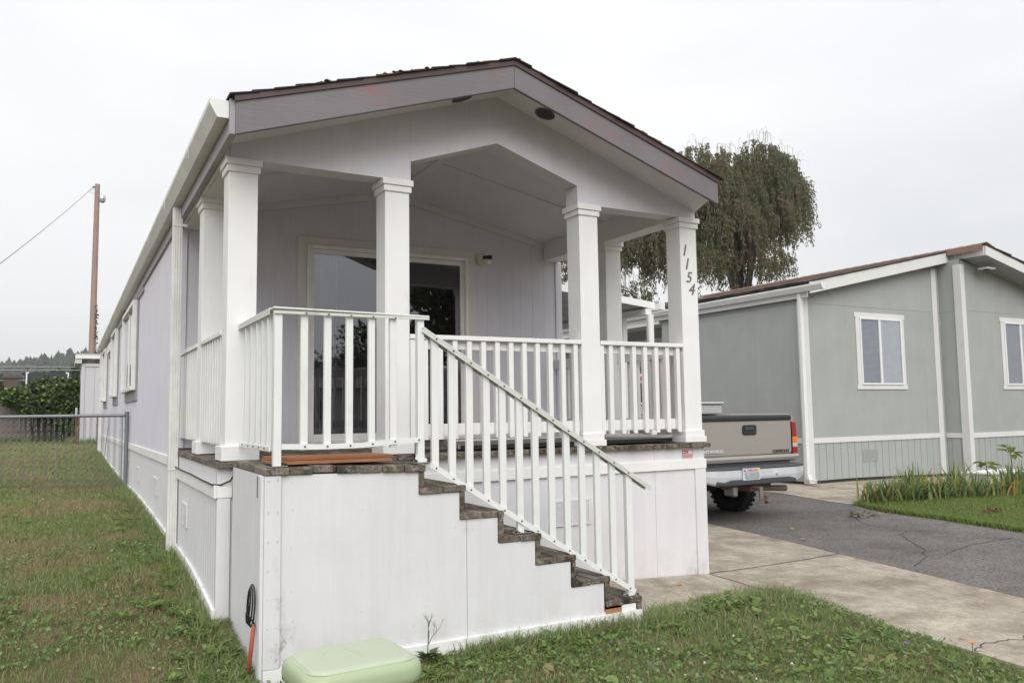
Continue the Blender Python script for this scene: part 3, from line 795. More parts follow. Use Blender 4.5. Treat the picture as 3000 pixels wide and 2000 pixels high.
while cy < 17:
    nx_ = cy + .24
    for s_ in (-1, 1):
        zz = [4.03 + .006 + dzy(cy), 4.03 + .004 + dzy(nx_)]
        mb.hexa([(2.013, cy, zz[0]-.01), (2.013 + s_*.14, cy, zz[0]-.01-.046), (2.013 + s_*.14, nx_, zz[1]-.01-.046), (2.013, nx_, zz[1]-.01), (2.013, cy, zz[0]+.008), (2.013 + s_*.14, cy, zz[0]-.038), (2.013 + s_*.14, nx_, zz[1]-.038), (2.013, nx_, zz[1]+.008)])
    cy = nx_
part('ridge_cap', mb, M['shingle'], home)
# moss tufts on the rake
V = []; F = []
for k in range(260):
    x = random.uniform(.5, 3.3) if random.random() < .8 else random.uniform(0, 4); y = random.uniform(YFA-.03, YFA+.35); z = roof_z(x, 0) + .014; s_ = random.uniform(.006, .018)
    i = len(V); V += [(x - s_, y - s_, z), (x + s_, y - s_, z), (x + s_, y + s_, z), (x - s_, y + s_, z), (x, y, z + s_ * .9)]
    F += [(i, i+1, i+4), (i+1, i+2, i+4), (i+2, i+3, i+4), (i+3, i, i+4)]
tag(link('roof_moss', numpy_mesh('roof_moss', V, F, plain('yellow moss', (0.20, 0.15, 0.045), 0.95)), home), kind='stuff')

# ---- gutter (ogee trough) and downspouts
def gutter_ring(x, y, z, s_=1.0, flip=1):
    P = [(0, .115), (0, 0), (-.07, 0), (-.095, .045), (-.118, .085), (-.118, .118), (-.108, .118), (-.108, .088), (-.087, .047), (-.064, .007), (-.006, .007), (-.006, .115)]
    return [(x + flip * p[0], y, z + p[1]) for p in P]
mb = MB(); mb.loft([gutter_ring(XW-.026, -.40, 3.235), gutter_ring(XW-.026, 4.8, 3.235+dzy(4.8)), gutter_ring(XW-.026, 10, 3.235+dzy(10)), gutter_ring(XW-.026, L18+.25, 3.235+dzy(L18))], cap=False)
gut = part('gutter', mb, M['gutter'], home)
for y_, nm in ((-.402, 'end_cap'), (L18+.251, 'end_cap')):
    z_ = 3.235 + dzy(y_)
    mb = MB(); mb.prism([(XW-.026, y_, z_+.115), (XW-.026, y_, z_), (XW-.096, y_, z_), (XW-.121, y_, z_+.045), (XW-.144, y_, z_+.085), (XW-.144, y_, z_+.12)], (0, .004, 0)); part(nm, mb, M['nwhite'], gut)
for y_ in np.arange(.6, 18, 1.6):
    mb = MB(); mb.box((XW-.145, y_, 3.245+dzy(y_)), (XW-.142, y_+.012, 3.35+dzy(y_))); part('gutter_hanger', mb, M['gutter'], gut)
def spout(x, y, zt, zb, mat, parent, dx=-1):
    mb = MB(); mb.box((x-.04, y-.035, zb), (x+.04, y+.035, zt))
    for k in range(3): mb.box((x-.025+k*.02, y-.039, zb+.03), (x-.017+k*.02, y-.0355, zt-.01))
    o = part('downspout', mb, mat, parent, .006)
    return o
ds = spout(-.10, 2.01, 3.19, gz(-.1, 2.0)+.02, M['gutter'], home)
sub('spout_bracket', ((-.145, 1.968, 3.02), (-.02, 1.974, 3.045)), M['gutter'], ds)
sub('spout_joint', ((-.143, 1.967, .86), (-.057, 2.053, .87)), M['gutter'], ds)
ds2 = spout(-.10, L18+.1, 3.0, gz(-.1, 18)+.02, M['gutter'], home)

# ---- left wall windows, grey patch boards, wall vent
def side_window(y0, y1, z0, z1, patch=True):
    fr = part('window', MB().box((XW-.004, y0+.02, z0+.02), (XW+.004, y1-.02, z1-.02)), M['dark'], home)
    t_ = .055; p = .075
    for bx in (((XW-p, y0, z0), (XW-.0005, y0+t_, z1)), ((XW-p, y1-t_, z0), (XW-.0005, y1, z1)), ((XW-p, y0+t_+.0005, z1-t_), (XW-.0005, y1-t_-.0005, z1)), ((XW-p-.01, y0+t_+.0005, z0), (XW-.0005, y1-t_-.0005, z0+t_)), ((XW-p*.6, (y0+y1)/2-.02, z0+t_+.0005), (XW-.005, (y0+y1)/2+.02, z1-t_-.0005))):
        sub('window_frame', bx, M['vinyl'], fr)
    mb = MB(); mb.poly([(XW-.03, y0+t_, z0+t_), (XW-.03, y0+t_, z1-t_), (XW-.03, y1-t_, z1-t_), (XW-.03, y1-t_, z0+t_)]); part('window_pane', mb, M['glass_win'], fr)
    if patch:
        sub('patch_board', ((XW-.02, y0-.16, z0-.155), (XW-.0006, y1-.2, z0-.004)), M['greyboard'], fr)
        sub('patch_board', ((XW-.02, y0-.16, z0-.003), (XW-.0006, y0-.012, z1+.02)), M['greyboard'], fr)
side_window(6.92, 9.30, 1.70, 2.985)
side_window(11.4, 13.0, 1.70, 3.0)
side_window(15.7, 17.4, 1.68, 2.94)
wv_ = sub('wall_vent', ((XW-.05, 13.75, 2.75), (XW-.0006, 15.05, 2.93)), M['vinyl'], home)
sub('patch_board', ((XW-.02, 13.7, 2.64), (XW-.0006, 15.0, 2.748)), M['greyboard'], wv_)
mb = MB(); mb.box((XW-.02, 6.0, 2.98), (XW-.0006, 17.6, 3.075)); part('head_board', mb, M['greyboard'], home)

def louvre(o, ax, n, wdt, hgt, mat, parent, name='skirting_vent', slats=9):
    o = Vector(o); ax = Vector(ax); n = Vector(n); up = Vector((0, 0, 1))
    def bx(a0, a1, z0, z1, d0, d1):
        P = []
        for z in (z0, z1):
            for a_, d_ in ((a0, d0), (a1, d0), (a1, d1), (a0, d1)): P.append(o + ax * a_ + up * z + n * d_)
        return P
    mb = MB(); mb.hexa(bx(0, wdt, 0, hgt, .004, .0005)); v = part(name, mb, mat, parent)
    mb = MB()
    for a0, a1, z0, z1 in ((0, .02, 0, hgt), (wdt-.02, wdt, 0, hgt), (.0205, wdt-.0205, 0, .016), (.0205, wdt-.0205, hgt-.016, hgt), (wdt/2-.006, wdt/2+.006, .0165, hgt-.0165)): mb.hexa(bx(a0, a1, z0, z1, .012, .0045))
    part('vent_frame', mb, mat, v)
    mb = MB(); st = (hgt - .034) / slats
    for k in range(slats):
        for a0, a1 in ((.021, wdt/2-.0065), (wdt/2+.0065, wdt-.021)):
            mb.hexa(bx(a0, a1, .018+st*k, .018+st*(k+.62), .010, .0045))
    tag(part('vent_slat', mb, mat, v), kind='stuff')
    return v
louvre((XW, 3.72, .485), (0, 1, 0), (-1, 0, 0), .44, .18, M['skirt'], home)
louvre((XW, 6.05, .48), (0, 1, 0), (-1, 0, 0), .42, .175, M['skirt'], home)

# ---- porch posts: shaft, cap bands, base blocks
def porch_post(x0, x1, y0, y1, two=False, label=None):
    p = part('porch_post', MB().box((x0, y0, 1.03), (x1, y1, 3.10)), M['white'], home, .004, label=label)
    e = .014; c = part('post_cap', MB().box((x0-e, y0-e, 3.008), (x1+e, y1+e, 3.056)), M['white_x'], p, .003)
    e = .026; part('post_cap', MB().box((x0-e, y0-e, 3.0565), (x1+e, y1+e, 3.1035)), M['white_x'], p, .003)
    e = .026; h = 1.028 + (.052 if two else .098)
    part('post_base', MB().box((x0-e, y0-e, 1.028), (x1+e, y1+e, h)), M['white_x'], p, .003)
    if two:
        e = .014; part('post_base', MB().box((x0-e, y0-e, h+.0005), (x1+e, y1+e, h+.055)), M['white_x'], p, .003)
    return p
porch_post(0, .195, .0005, .20); porch_post(1.13, 1.325, .0005, .20)
porch_post(2.885, 3.078, .0005, .20, True); p4 = porch_post(4.003, 4.2, .0005, .20, True, 'corner post carrying the house number')
porch_post(0, .195, 1.16, 1.36); porch_post(4.003, 4.2, 1.18, 1.38)
M['digit'] = plain('grey metal numeral', (0.17, 0.165, 0.16), 0.5)
for ch, x, z, sc in (('1', 4.008, 2.747, .150), ('1', 4.031, 2.620, .150), ('5', 4.054, 2.499, .142), ('4', 4.080, 2.385, .150)):
    o = link('house_number', text_mesh(ch, sc, M['digit'], .003, shear=.24), p4, (x, -.003, z), (R(90), 0, 0))

# ================================================================== PORCH DECK
deck = thing('porch_deck', 'raised porch deck of dark weathered boards with white skirting and picket railings', 'deck', (2.1, 1.2, 0))
x = -.066; k = 0
while x < 4.21:
    wd = min(.139, 4.232 - x)
    j = random.uniform(-.003, .003); yj = random.uniform(-.008, .008)
    mb = MB(); mb.box((x + .002, -.066 + yj, .985 + j), (x + wd - .002, 2.44, 1.022 + j))
    part('deck_board', mb, M['deck'], deck, .003); x += .1405
# skirting panels (front, left), corner boards, belt trims, base boards
for a, b_ in ((-.05, 1.18), (1.183, 2.40), (2.403, 3.62), (3.623, 4.179)):
    mb = sheet_v((0, -.012, 0), (1, 0, 0), (0, -1, 0), b_ - a, lambda s_: gz(s_, -.02) - .03, lambda s_: .984, pitch=1.3, gw=.003, gd=.0008, x0=a)
    part('skirting_panel', mb, M['skirt'], deck)
for a, b_ in ((.0, 1.22), (1.223, 2.44)):
    mb = sheet_v((XW, a - .005, 0), (0, 1, 0), (-1, 0, 0), b_ - a, lambda s_, a=a: gz(-.06, a + s_) - .1, lambda s_: .984, pitch=.1016, gw=.014, gd=.008)
    mb.f = [tuple(reversed(f)) for f in mb.f]
    part('skirting_panel', mb, M['skirt'], deck)
def box_part(name, bx, mat, parent, bevel=.003, label=None):
    mb = MB(); mb.box(*bx); return part(name, mb, mat, parent, bevel, label=label)
box_part('belt_trim', ((-.05, -.032, .787), (.048, -.0125, .872)), M['white_x'], deck)
box_part('belt_trim', ((1.0, -.034, .790), (4.205, -.0125, .876)), M['white_x'], deck)
box_part('belt_trim', ((XW-.02, -.0325, .787), (XW-.0005, 2.40, .873)), M['white_y'], deck)
box_part('corner_board', ((4.074, -.03, -.19), (4.20, -.0125, .7895)), M['skirt'], deck)
box_part('corner_board', ((4.1805, -.012, -.19), (4.2005, .11, .98)), M['skirt'], deck)
box_part('corner_board', ((-.048, -.028, -.08), (.038, -.0125, .7865)), M['skirt'], deck)
mb = MB(); mb.box((4.18, .11, -.3), (4.199, 2.44, .98)); part('skirting_panel', mb, M['skirt'], deck)
Y = np.linspace(-.02, 2.44, 6); mb = MB()
for a, b_ in zip(Y[:-1], Y[1:]):
    za, zb_ = gz(-.07, a), gz(-.07, b_)
    mb.hexa([(XW-.022, a, za-.1), (XW-.0006, a, za-.1), (XW-.0006, b_, zb_-.1), (XW-.022, b_, zb_-.1), (XW-.022, a, za+.085), (XW-.0006, a, za+.085), (XW-.0006, b_, zb_+.085), (XW-.022, b_, zb_+.085)])
part('base_board', mb, M['white_y'], deck)
louvre((2.55, -.014, .39), (1, 0, 0), (0, -1, 0), .375, .21, M['skirt'], deck, slats=11)
louvre((XW, 1.36, .43), (0, 1, 0), (-1, 0, 0), .35, .185, M['skirt'], deck)
# permit sticker: red print on white
M['paper'] = plain('weathered paper', (0.70, 0.68, 0.68), 0.8); M['redprint'] = plain('faded red print', (0.50, 0.10, 0.09), 0.8)
st = box_part('paper_notice', ((3.935, -.0145, .878), (4.062, -.0125, .962)), M['paper'], deck, 0)
mb = MB()
for a0, a1, z0, z1 in ((3.937, 4.06, .957, .960), (3.937, 3.94, .885, .957), (4.057, 4.06, .885, .957), (3.937, 3.985, .9285, .9565), (3.99, 4.008, .930, .955)):
    mb.box((a0, -.0162, z0), (a1, -.0147, z1))
for k in range(6):
    a = 3.943
    while a < 4.05:
        l_ = random.uniform(.006, .02); mb.box((a, -.0162, .889 + k*.0063), (min(a + l_, 4.054), -.0147, .8925 + k*.0063)); a += l_ + .004
part('notice_print', mb, M['redprint'], st)
mb = MB(); mb.box((3.941, -.0170, .937), (3.951, -.0163, .950)); mb.box((3.955, -.0170, .937), (3.957, -.0163, .950)); mb.box((3.961, -.0170, .937), (3.975, -.0163, .940)); mb.box((3.961, -.0170, .943), (3.975, -.0163, .946))
part('notice_print', mb, M['paper'], st)
# thin black cable along the trim
mb = MB(); mb.tube([(XW-.03, 2.38, .895), (XW-.03, 1.7, .882), (XW-.028, 1.05, .884), (XW-.03, .5, .879), (XW-.03, .0, .878), (-.03, -.036, .874), (.03, -.05, .90), (.07, -.062, .97)], .006, 6)
part('cable', mb, M['black'], deck)

# picket railings
def wood_rail(name_parent, p0, p1, n, ax, first=None, zt=1.925):
    """railing between posts; ax 'x' or 'y'; pickets stand on the outer side of two flat rails"""
    rl = part('porch_railing', MB().box(*( ((p0[0]+.0005, p0[1]-.012, zt-.036), (p1[0]-.0005, p0[1]+.085, zt)) if ax == 'x' else ((p0[0]-.012, p0[1]+.0005, zt-.036), (p0[0]+.085, p1[1]-.0005, zt)) )), M['white_x'] if ax == 'x' else M['white_y'], deck, .004)
    for z0, z1 in ((zt-.107, zt-.0365), (1.150, 1.243)):
        bx = ((p0[0]+.0005, p0[1]+.043, z0), (p1[0]-.0005, p0[1]+.078, z1)) if ax == 'x' else ((p0[0]+.043, p0[1]+.0005, z0), (p0[0]+.078, p1[1]-.0005, z1))
        box_part('railing_board', bx, M['white_x'] if ax == 'x' else M['white_y'], rl)
    wd = .042; zb, zt2 = 1.122, zt - .0365
    if ax == 'x': mb = MB().hexa([(-wd/2, 0, zb), (wd/2, 0, zb), (wd/2, .0425, zb+.035), (-wd/2, .0425, zb+.035), (-wd/2, 0, zt2), (wd/2, 0, zt2), (wd/2, .0425, zt2), (-wd/2, .0425, zt2)])
    else: mb = MB().hexa([(0, -wd/2, zb), (.0425, -wd/2, zb+.035), (.0425, wd/2, zb+.035), (0, wd/2, zb), (0, -wd/2, zt2), (.0425, -wd/2, zt2), (.0425, wd/2, zt2), (0, wd/2, zt2)])
    me = mb.mesh('baluster', M['picket'])
    for q in n:
        link('baluster', me, rl, (q, p0[1], 0) if ax == 'x' else (p0[0], q, 0), (0, 0, 0), .003)
    return rl
wood_rail(None, (1.327, .004), (2.883, .004), [1.352] + [1.456 + .1247 * k for k in range(12)], 'x')
wood_rail(None, (3.08, .004), (4.001, .004), [3.10] + [3.194 + .1247 * k for k in range(7)], 'x')
wood_rail(None, (.004, .202), (.004, 1.158), [.29 + .115 * k for k in range(8)], 'y')
wood_rail(None, (.004, 1.362), (.004, 2.42), [1.44 + .12 * k for k in range(9)], 'y')
# right side (pickets on the outer side)
def wood_rail_right(ya, yb, qs, zt=1.925):
    rl = part('porch_railing', MB().box((4.12, ya+.0005, zt-.036), (4.21, yb-.0005, zt)), M['white_y'], deck, .004)
    for z0, z1 in ((zt-.107, zt-.0365), (1.150, 1.243)): box_part('railing_board', ((4.122, ya+.0005, z0), (4.157, yb-.0005, z1)), M['white_y'], rl)
    me = MB().box((0, -.021, 1.14), (.04, .021, zt-.0365)).mesh('baluster', M['picket'])
    for q in qs: link('baluster', me, rl, (4.1575, q, 0), (0, 0, 0), .003)
wood_rail_right(.202, 1.178, [.29 + .125 * k for k in range(7)])
wood_rail_right(1.382, 2.44, [1.46 + .125 * k for k in range(8)])

# ================================================================== ENTRY STEPS
steps = thing('entry_steps', 'side entry stairs with dark plank treads and white sheet siding below the porch', 'stairs', (1.3, -.55, -.15))
YS0, YS1 = -1.032, -.068
def ltop(x): return 1.036 - .017 * (x - .04)
x = .036
for k in range(7):
    wd = .1385; j = random.uniform(-.006, .006); yo = random.uniform(-.016, .006)
    mb = MB(); xa, xb_ = x + .002, x + wd - .002
    mb.hexa([(xa, YS0-.012+yo, ltop(xa)-.04+j), (xb_, YS0-.012+yo, ltop(xb_)-.04+j), (xb_, YS1, ltop(xb_)-.04+j), (xa, YS1, ltop(xa)-.04+j), (xa, YS0-.012+yo, ltop(xa)+j), (xb_, YS0-.012+yo, ltop(xb_)+j), (xb_, YS1, ltop(xb_)+j), (xa, YS1, ltop(xa)+j)])
    part('landing_board', mb, M['deck'], steps, .004); x += wd
tips = [1.281 + .2745 * k for k in range(6)]; tops = [.872, .699, .531, .361, .191, .024]
for k in range(6):
    xp = 1.006 if k == 0 else tips[k-1]
    mb = MB(); mb.box((xp - .040, YS0 - .008, tops[k] + .0015 - (0.012 if k else 0)), (xp - .003, YS1, (ltop(1.0) - .041 if k == 0 else tops[k-1] - .0385))); part('riser_board', mb, M['deck'], steps, .004)
    x0 = xp - .040; wd = (tips[k] - x0 + .002) / 2
    for q in range(2):
        j = random.uniform(-.003, .003)
        mb = MB(); mb.box((x0 + wd*q + .002, YS0 - .012 + random.uniform(-.006, .006), tops[k] - .038 + j - (0.0005)), (x0 + wd*(q+1) - .002, YS1, tops[k] + j - (0.0125 if q == 0 and k else 0) * 0))
        if q == 0: # slot under the riser
            pass
        part('tread_board', mb, M['deck'], steps, .004)
    # riser sits behind: carve by leaving the tread's rear edge under it
box_part('riser_board', ((tips[5]-.042, YS0-.004, gz(2.62, -1.03)-.03), (tips[5]-.004, YS1, tops[5]-.0395)), M['deck'], steps)
# front siding sheets, cut to the steps
prof = [(.1335, .992), (.966, .978), (.966, .833), (1.241, .833), (1.241, .6605), (1.511, .6605), (1.511, .4925), (1.787, .4925), (1.787, .3225), (2.062, .3225), (2.062, .1525), (2.33, .1525), (2.33, -.046), (2.60, -.046)]
def cut_panel(x0, x1):
    P = []
    def at(xq):
        for (a, za), (b_, zb_) in zip(prof[:-1], prof[1:]):
            if a <= xq < b_: return za + (zb_ - za) * (xq - a) / (b_ - a)
        return prof[-1][1]
    P.append((x0, at(x0)))
    for a, za in prof:
        if x0 < a < x1: P.append((a, za))
    P.append((x1, at(x1 - 1e-5)))
    # staircase as side by side boxes sharing one mesh
    mb = MB(); xsq = sorted({p[0] for p in P})
    for a, b_ in zip(xsq[:-1], xsq[1:]):
        za, zb_ = at(a + 1e-5), at(b_ - 1e-5)
        mb.hexa([(a, YS0, -.062), (b_, YS0, -.062), (b_, YS0+.016, -.062), (a, YS0+.016, -.062), (a, YS0, za), (b_, YS0, zb_), (b_, YS0+.016, zb_), (a, YS0+.016, za)])
    return part('siding_sheet', mb, M['skirt'], steps)
cut_panel(.1335, 1.2885); cut_panel(1.2915, 2.60)
box_part('corner_board', ((.040, YS0-.018, -.06), (.132, YS0+.005, .993)), M['skirt'], steps)
box_part('corner_board', ((.021, YS0-.005, -.2), (.0395, YS0+.075, .993)), M['skirt'], steps)
mb = sheet_v((.04, YS0+.0755, 0), (0, 1, 0), (-1, 0, 0), .875, lambda s_: gz(.03, YS0 + s_) - .08, lambda s_: .993, pitch=.4, gw=.004, gd=.0015)
mb.f = [tuple(reversed(f)) for f in mb.f]
part('siding_sheet', mb, M['skirt'], steps)
mb = MB(); X = np.linspace(.041, 2.64, 8)
for a, b_ in zip(X[:-1], X[1:]):
    mb.hexa([(a, YS0-.02, gz(a, -1.05)-.06), (b_, YS0-.02, gz(b_, -1.05)-.06), (b_, YS0+.006, gz(b_, -1.05)-.06), (a, YS0+.006, gz(a, -1.05)-.06), (a, YS0-.02, -.0615), (b_, YS0-.02, -.0615), (b_, YS0+.006, -.0615), (a, YS0+.006, -.0615)])
part('base_board', mb, M['white_x'], steps)
box_part('filler_block', ((2.34, YS0-.004, -.0605), (2.475, YS0+.01, -.03)), M['cedar'], steps)
box_part('filler_block', ((2.478, YS0-.004, -.0605), (2.60, YS0+.01, -.016)), M['white_x'], steps)
mb = MB()
for x_ in (.20, .61, 1.02, 1.255, 1.33, 1.75, 2.2):
    for z_ in np.arange(-.03, 1.0, .2):
        zz = z_ + random.uniform(-.03, .03); xx = x_ + random.uniform(-.01, .01)
        lim = next((za for (a, za), (b_, zb_) in zip(prof[:-1], prof[1:]) if a <= xx < b_), -.05)
        if zz < lim - .03: mb.tube([(xx, YS0 - .0015, zz), (xx, YS0 + .001, zz)], .0042, 6)
for x_ in (.06, .112):
    for z_ in np.arange(.0, .98, .16): mb.tube([(x_, YS0 - .0195, z_ + random.uniform(-.02, .02)), (x_, YS0 - .017, z_)], .0042, 6)
part('nail_head', mb, plain('grey nail head', (.56, .55, .55), .6), steps)['kind'] = 'stuff'
# grey hinge-like strap on the left side
mb = MB(); mb.box((.024, -.955, .865), (.0385, -.915, .985)); mb.loft([[(.03, -.952, .865), (.03, -.918, .865), (.0385, -.918, .865), (.0385, -.952, .865)], [(.034, -.936, .70), (.034, -.932, .70), (.0385, -.932, .70), (.0385, -.936, .70)]])
part('metal_strap', mb, plain('dark grey strap', (0.12, 0.12, 0.125), 0.6), steps)

# ---- enamelled metal railings on landing and stairs
RY = -.985
def square_post(x, y, z0, z1, parent, name='rail_post', s_=.022):
    return box_part(name, ((x - s_, y - s_, z0), (x + s_, y + s_, z1)), M['alu_rail'], parent, .002)
lr = part('landing_railing', MB().hexa([(.085, RY-.035, 1.942), (1.05, RY-.035, 1.930), (1.05, RY+.035, 1.930), (.085, RY+.035, 1.942), (.085, RY-.035, 1.952), (1.05, RY-.035, 1.940), (1.05, RY+.035, 1.940), (.085, RY+.035, 1.952)]), M['alu_rail'], steps, .002, label='front landing railing with square metal pickets')
box_part('rail_lip', ((.085, RY-.035, 1.912), (1.05, RY-.031, 1.929)), M['lip'], lr, .001)
square_post(.117, RY, ltop(.1)+.003, 1.929, lr); square_post(.997, RY, ltop(1)+.003, 1.926, lr)
for x_ in (.117, .997):
    pl = box_part('base_plate', ((x_-.055, RY-.045, ltop(x_)+.0035), (x_+.055, RY+.055, ltop(x_)+.009)), M['steel'], lr, .001)
    for dx in (-.042, .042):
        for dy in (-.034, .042):
            mb = MB(); mb.tube([(x_+dx, RY+dy, ltop(x_)+.0092), (x_+dx, RY+dy, ltop(x_)+.022)], .009, 6); part('bolt', mb, M['black'], lr)
me = MB().box((-.021, -.014, 1.125), (.021, .014, 1.926)).mesh('baluster', M['alu_rail'])
for x_ in (.273, .405, .543, .681, .824): link('baluster', me, lr, (x_ + random.uniform(-.004, .004), RY, 0), (0, R(random.uniform(-.12, .12)), 0), .002)
mb = MB()
for (xa, za), (xb_, zb_) in (((.14, 1.135), (.35, 1.128)), ((.35, 1.128), (.62, 1.129)), ((.62, 1.129), (.85, 1.145)), ((.85, 1.145), (1.005, 1.150))):
    mb.hexa([(xa, RY-.024, za), (xb_, RY-.024, zb_), (xb_, RY-.0145, zb_), (xa, RY-.0145, za), (xa, RY-.024, za+.032), (xb_, RY-.024, zb_+.032), (xb_, RY-.0145, zb_+.032), (xa, RY-.0145, za+.032)])
part('bottom_rail', mb, M['alu_rail'], lr)
bolt_me = MB().tube([(0, -.004, 0), (0, .0, 0)], .0055, 8).mesh('bolt', M['bolt'])
for x_, z_ in ((.273, 1.148), (.405, 1.145), (.543, 1.145), (.681, 1.150), (.824, 1.160), (.98, 1.166), (.273, 1.920), (.405, 1.919), (.543, 1.918), (.681, 1.917), (.824, 1.916)):
    link('bolt', bolt_me, lr, (x_, RY-.0245 if z_ < 1.5 else RY-.0355, z_))
sr_ = part('landing_railing', MB().hexa([(.075, RY+.036, 1.942), (.135, RY+.036, 1.942), (.135, .03, 1.942), (.075, .03, 1.942), (.075, RY+.036, 1.951), (.135, RY+.036, 1.951), (.135, .03, 1.951), (.075, .03, 1.951)]), M['alu_rail'], steps, .002, label='side landing railing against the corner post')
box_part('rail_lip', ((.075, RY+.036, 1.912), (.079, .03, 1.9415)), M['lip'], sr_, .001)
me = MB().box((-.014, -.021, 1.12), (.014, .021, 1.941)).mesh('baluster', M['alu_rail'])
for y_ in (-.835, -.682, -.52, -.352, -.168): link('baluster', me, sr_, (.105, y_, 0), (0, 0, 0), .002)
box_part('bottom_rail', ((.081, RY+.03, 1.122), (.0905, -.04, 1.154)), M['alu_rail'], sr_)
for y_ in (-.835, -.682, -.52, -.352, -.168): link('bolt', bolt_me, sr_, (.0805, y_, 1.138), (0, 0, R(-90)))
# stair railing
hr = steps
def on(x_, z0, sl=-.6135): return z0 + sl * (x_ - .953)
P0 = Vector((1.005, RY, 1.868)); P1 = Vector((2.775, RY, 1.868 - .615 * 1.77))
sr2 = part('stair_railing', MB().bar(P0, P1, .072, .009), M['alu_rail'], steps, .002, label='sloping stair railing with square metal pickets')
mb = MB(); mb.bar(P0 + Vector((0, -.034, -.018)), P1 + Vector((0, -.034, -.018)), .004, .028); part('rail_lip', mb, M['lip'], sr2)
mb = MB(); mb.bar(P0 + Vector((0, .034, -.018)), P1 + Vector((0, .034, -.018)), .004, .028); part('rail_lip', mb, M['lip'], sr2)
B0 = Vector((.965, RY-.019, 1.066)); B1 = Vector((2.62, RY-.019, 1.066 - .6116 * 1.655))
mb = MB(); mb.bar(B0, B1, .009, .036); part('bottom_rail', mb, M['alu_rail'], sr2)
for k, x_ in enumerate((1.096, 1.2145, 1.337, 1.46, 1.578, 1.704, 1.825, 1.951, 2.073, 2.197, 2.323, 2.45, 2.573)):
    zt = 1.868 - .615 * (x_ - 1.005) - .008; zb = 1.066 - .6116 * (x_ - .965) - .010
    if k == 5: zb = tops[2] + .008
    s_ = .0235
    if k < 12:
        mb = MB().hexa([(x_-s_, RY-.014, zb+.013), (x_+s_, RY-.014, zb-.013), (x_+s_, RY+.014, zb-.013), (x_-s_, RY+.014, zb+.013), (x_-s_, RY-.014, zt+.014), (x_+s_, RY-.014, zt-.014), (x_+s_, RY+.014, zt-.014), (x_-s_, RY+.014, zt+.014)])
        part('baluster', mb, M['alu_rail'], sr2, .002)
    else: box_part('rail_post', ((x_-.01, RY-.02, tops[5]+.004), (x_+.042, RY+.02, zt-.02)), M['alu_rail'], sr2, .002)
    link('bolt', bolt_me, sr2, (x_, RY-.024, 1.066 - .6116 * (x_ - .965)))
    link('bolt', bolt_me, sr2, (x_, RY-.0365, 1.868 - .615 * (x_ - 1.005) - .018))
for x_, z_ in ((2.589, tops[5]), (1.704, tops[2])):
    box_part('base_plate', ((x_-.06, RY-.035, z_+.0035), (x_+.06, RY+.05, z_+.009)), M['steel'], sr2, .001)
    for dx in (-.045, .045):
        for dy in (-.026, .036):
            mb = MB(); mb.tube([(x_+dx, RY+dy, z_+.0092), (x_+dx, RY+dy, z_+.02)], .008, 6); part('bolt', mb, M['black'], sr2)

# ================================================================== LOOSE THINGS ON THE PORCH
pile = thing('cedar_boards', 'stack of reddish orange cedar boards lying on the stair landing', 'boards', (.47, -.6, 1.04))
for k, (a, z0, rz, yy) in enumerate((((.13, .84), 1.040, .05, -.86), ((.12, .80), 1.040, .05, -.72), ((.13, .86), 1.0405, .05, -.58), ((.20, .87), 1.0605, .06, -.80), ((.12, .84), 1.0605, .05, -.66))):
    me = MB().box((-(a[1]-a[0])/2, -.066, 0), ((a[1]-a[0])/2, .066, .019)).mesh('board', M['cedar'])
    link('board', me, pile, ((a[0]+a[1])/2, yy, z0), (0, R(.6), rz), .002)
scr = thing('screen_door', 'removed sliding screen door lying flat on the porch deck', 'screen door', (2.9, .55, 1.06))
M['mesh'] = plain('brown grey screen mesh', (0.20, 0.185, 0.17), 0.8)
def S(a, b_): return Vector((1.80 + a * 2.15 + b_ * .22, .10 + b_ * .80 + a * .05, 1.052 + .02 * b_))
mb = MB(); mb.bar(S(0, 1), S(1, 1), .05, .024); part('screen_frame', mb, M['vinyl'], scr)
mb = MB(); mb.bar(S(0, 0), S(1, 0), .04, .03); part('screen_frame', mb, M['black'], scr, label='black near edge')  # near bar in solid black, unlike the rest of the frame
mb = MB(); mb.bar(S(0, .04), S(0, .96), .05, .024); part('screen_frame', mb, M['alu'], scr)
mb = MB(); mb.bar(S(1, .04), S(1, .96), .05, .024); part('screen_frame', mb, M['vinyl'], scr)
mb = MB(); mb.poly([S(.01, .03), S(.99, .03), S(.99, .97), S(.01, .97)]); part('screen_mesh', mb, M['mesh'], scr)
mb = MB(); mb.bar((3.35, .34, 1.10), (3.97, .16, 1.085), .03, .022)
tag(part('metal_strip', mb, M['vinyl'], None), 'loose white metal strip lying across the removed screen door', 'strip')
mb = MB(); mb.tube([(1.35, .55, 1.042), (1.72, .21, 1.042)], .017, 8)
tag(part('metal_tube', mb, M['steel'], None), 'short grey metal tube lying on the deck boards', 'tube')

# ================================================================== THINGS BY THE LANDING
# green bin
def rrect(cx, cy, hx, hy, r_, z, rot, n=9):
    P = []
    for q, (sx, sy) in enumerate(((1, 1), (-1, 1), (-1, -1), (1, -1))):
        for k in range(n):
            a = math.pi / 2 * (q + k / (n - 1)); P.append((sx * (hx - r_) + r_ * math.cos(a), sy * (hy - r_) + r_ * math.sin(a)))
    c_, s_ = math.cos(rot), math.sin(rot)
    return [(cx + x_ * c_ - y_ * s_, cy + x_ * s_ + y_ * c_, z) for x_, y_ in P]
BX, BY, BR = .225, -2.03, .05
M['bin'] = plain('pale green plastic', (0.36, 0.44, 0.275), 0.42, var=0.03, bump=0.02, bscale=200)
M['binlid'] = plain('pale green lid plastic', (0.44, 0.49, 0.365), 0.45, var=0.03, bump=0.02, bscale=200)
binz = gz(BX, BY)
bn = thing('storage_bin', 'pale green plastic bin with a rounded lid on the grass before the white stair siding', 'bin', (BX, BY, binz))
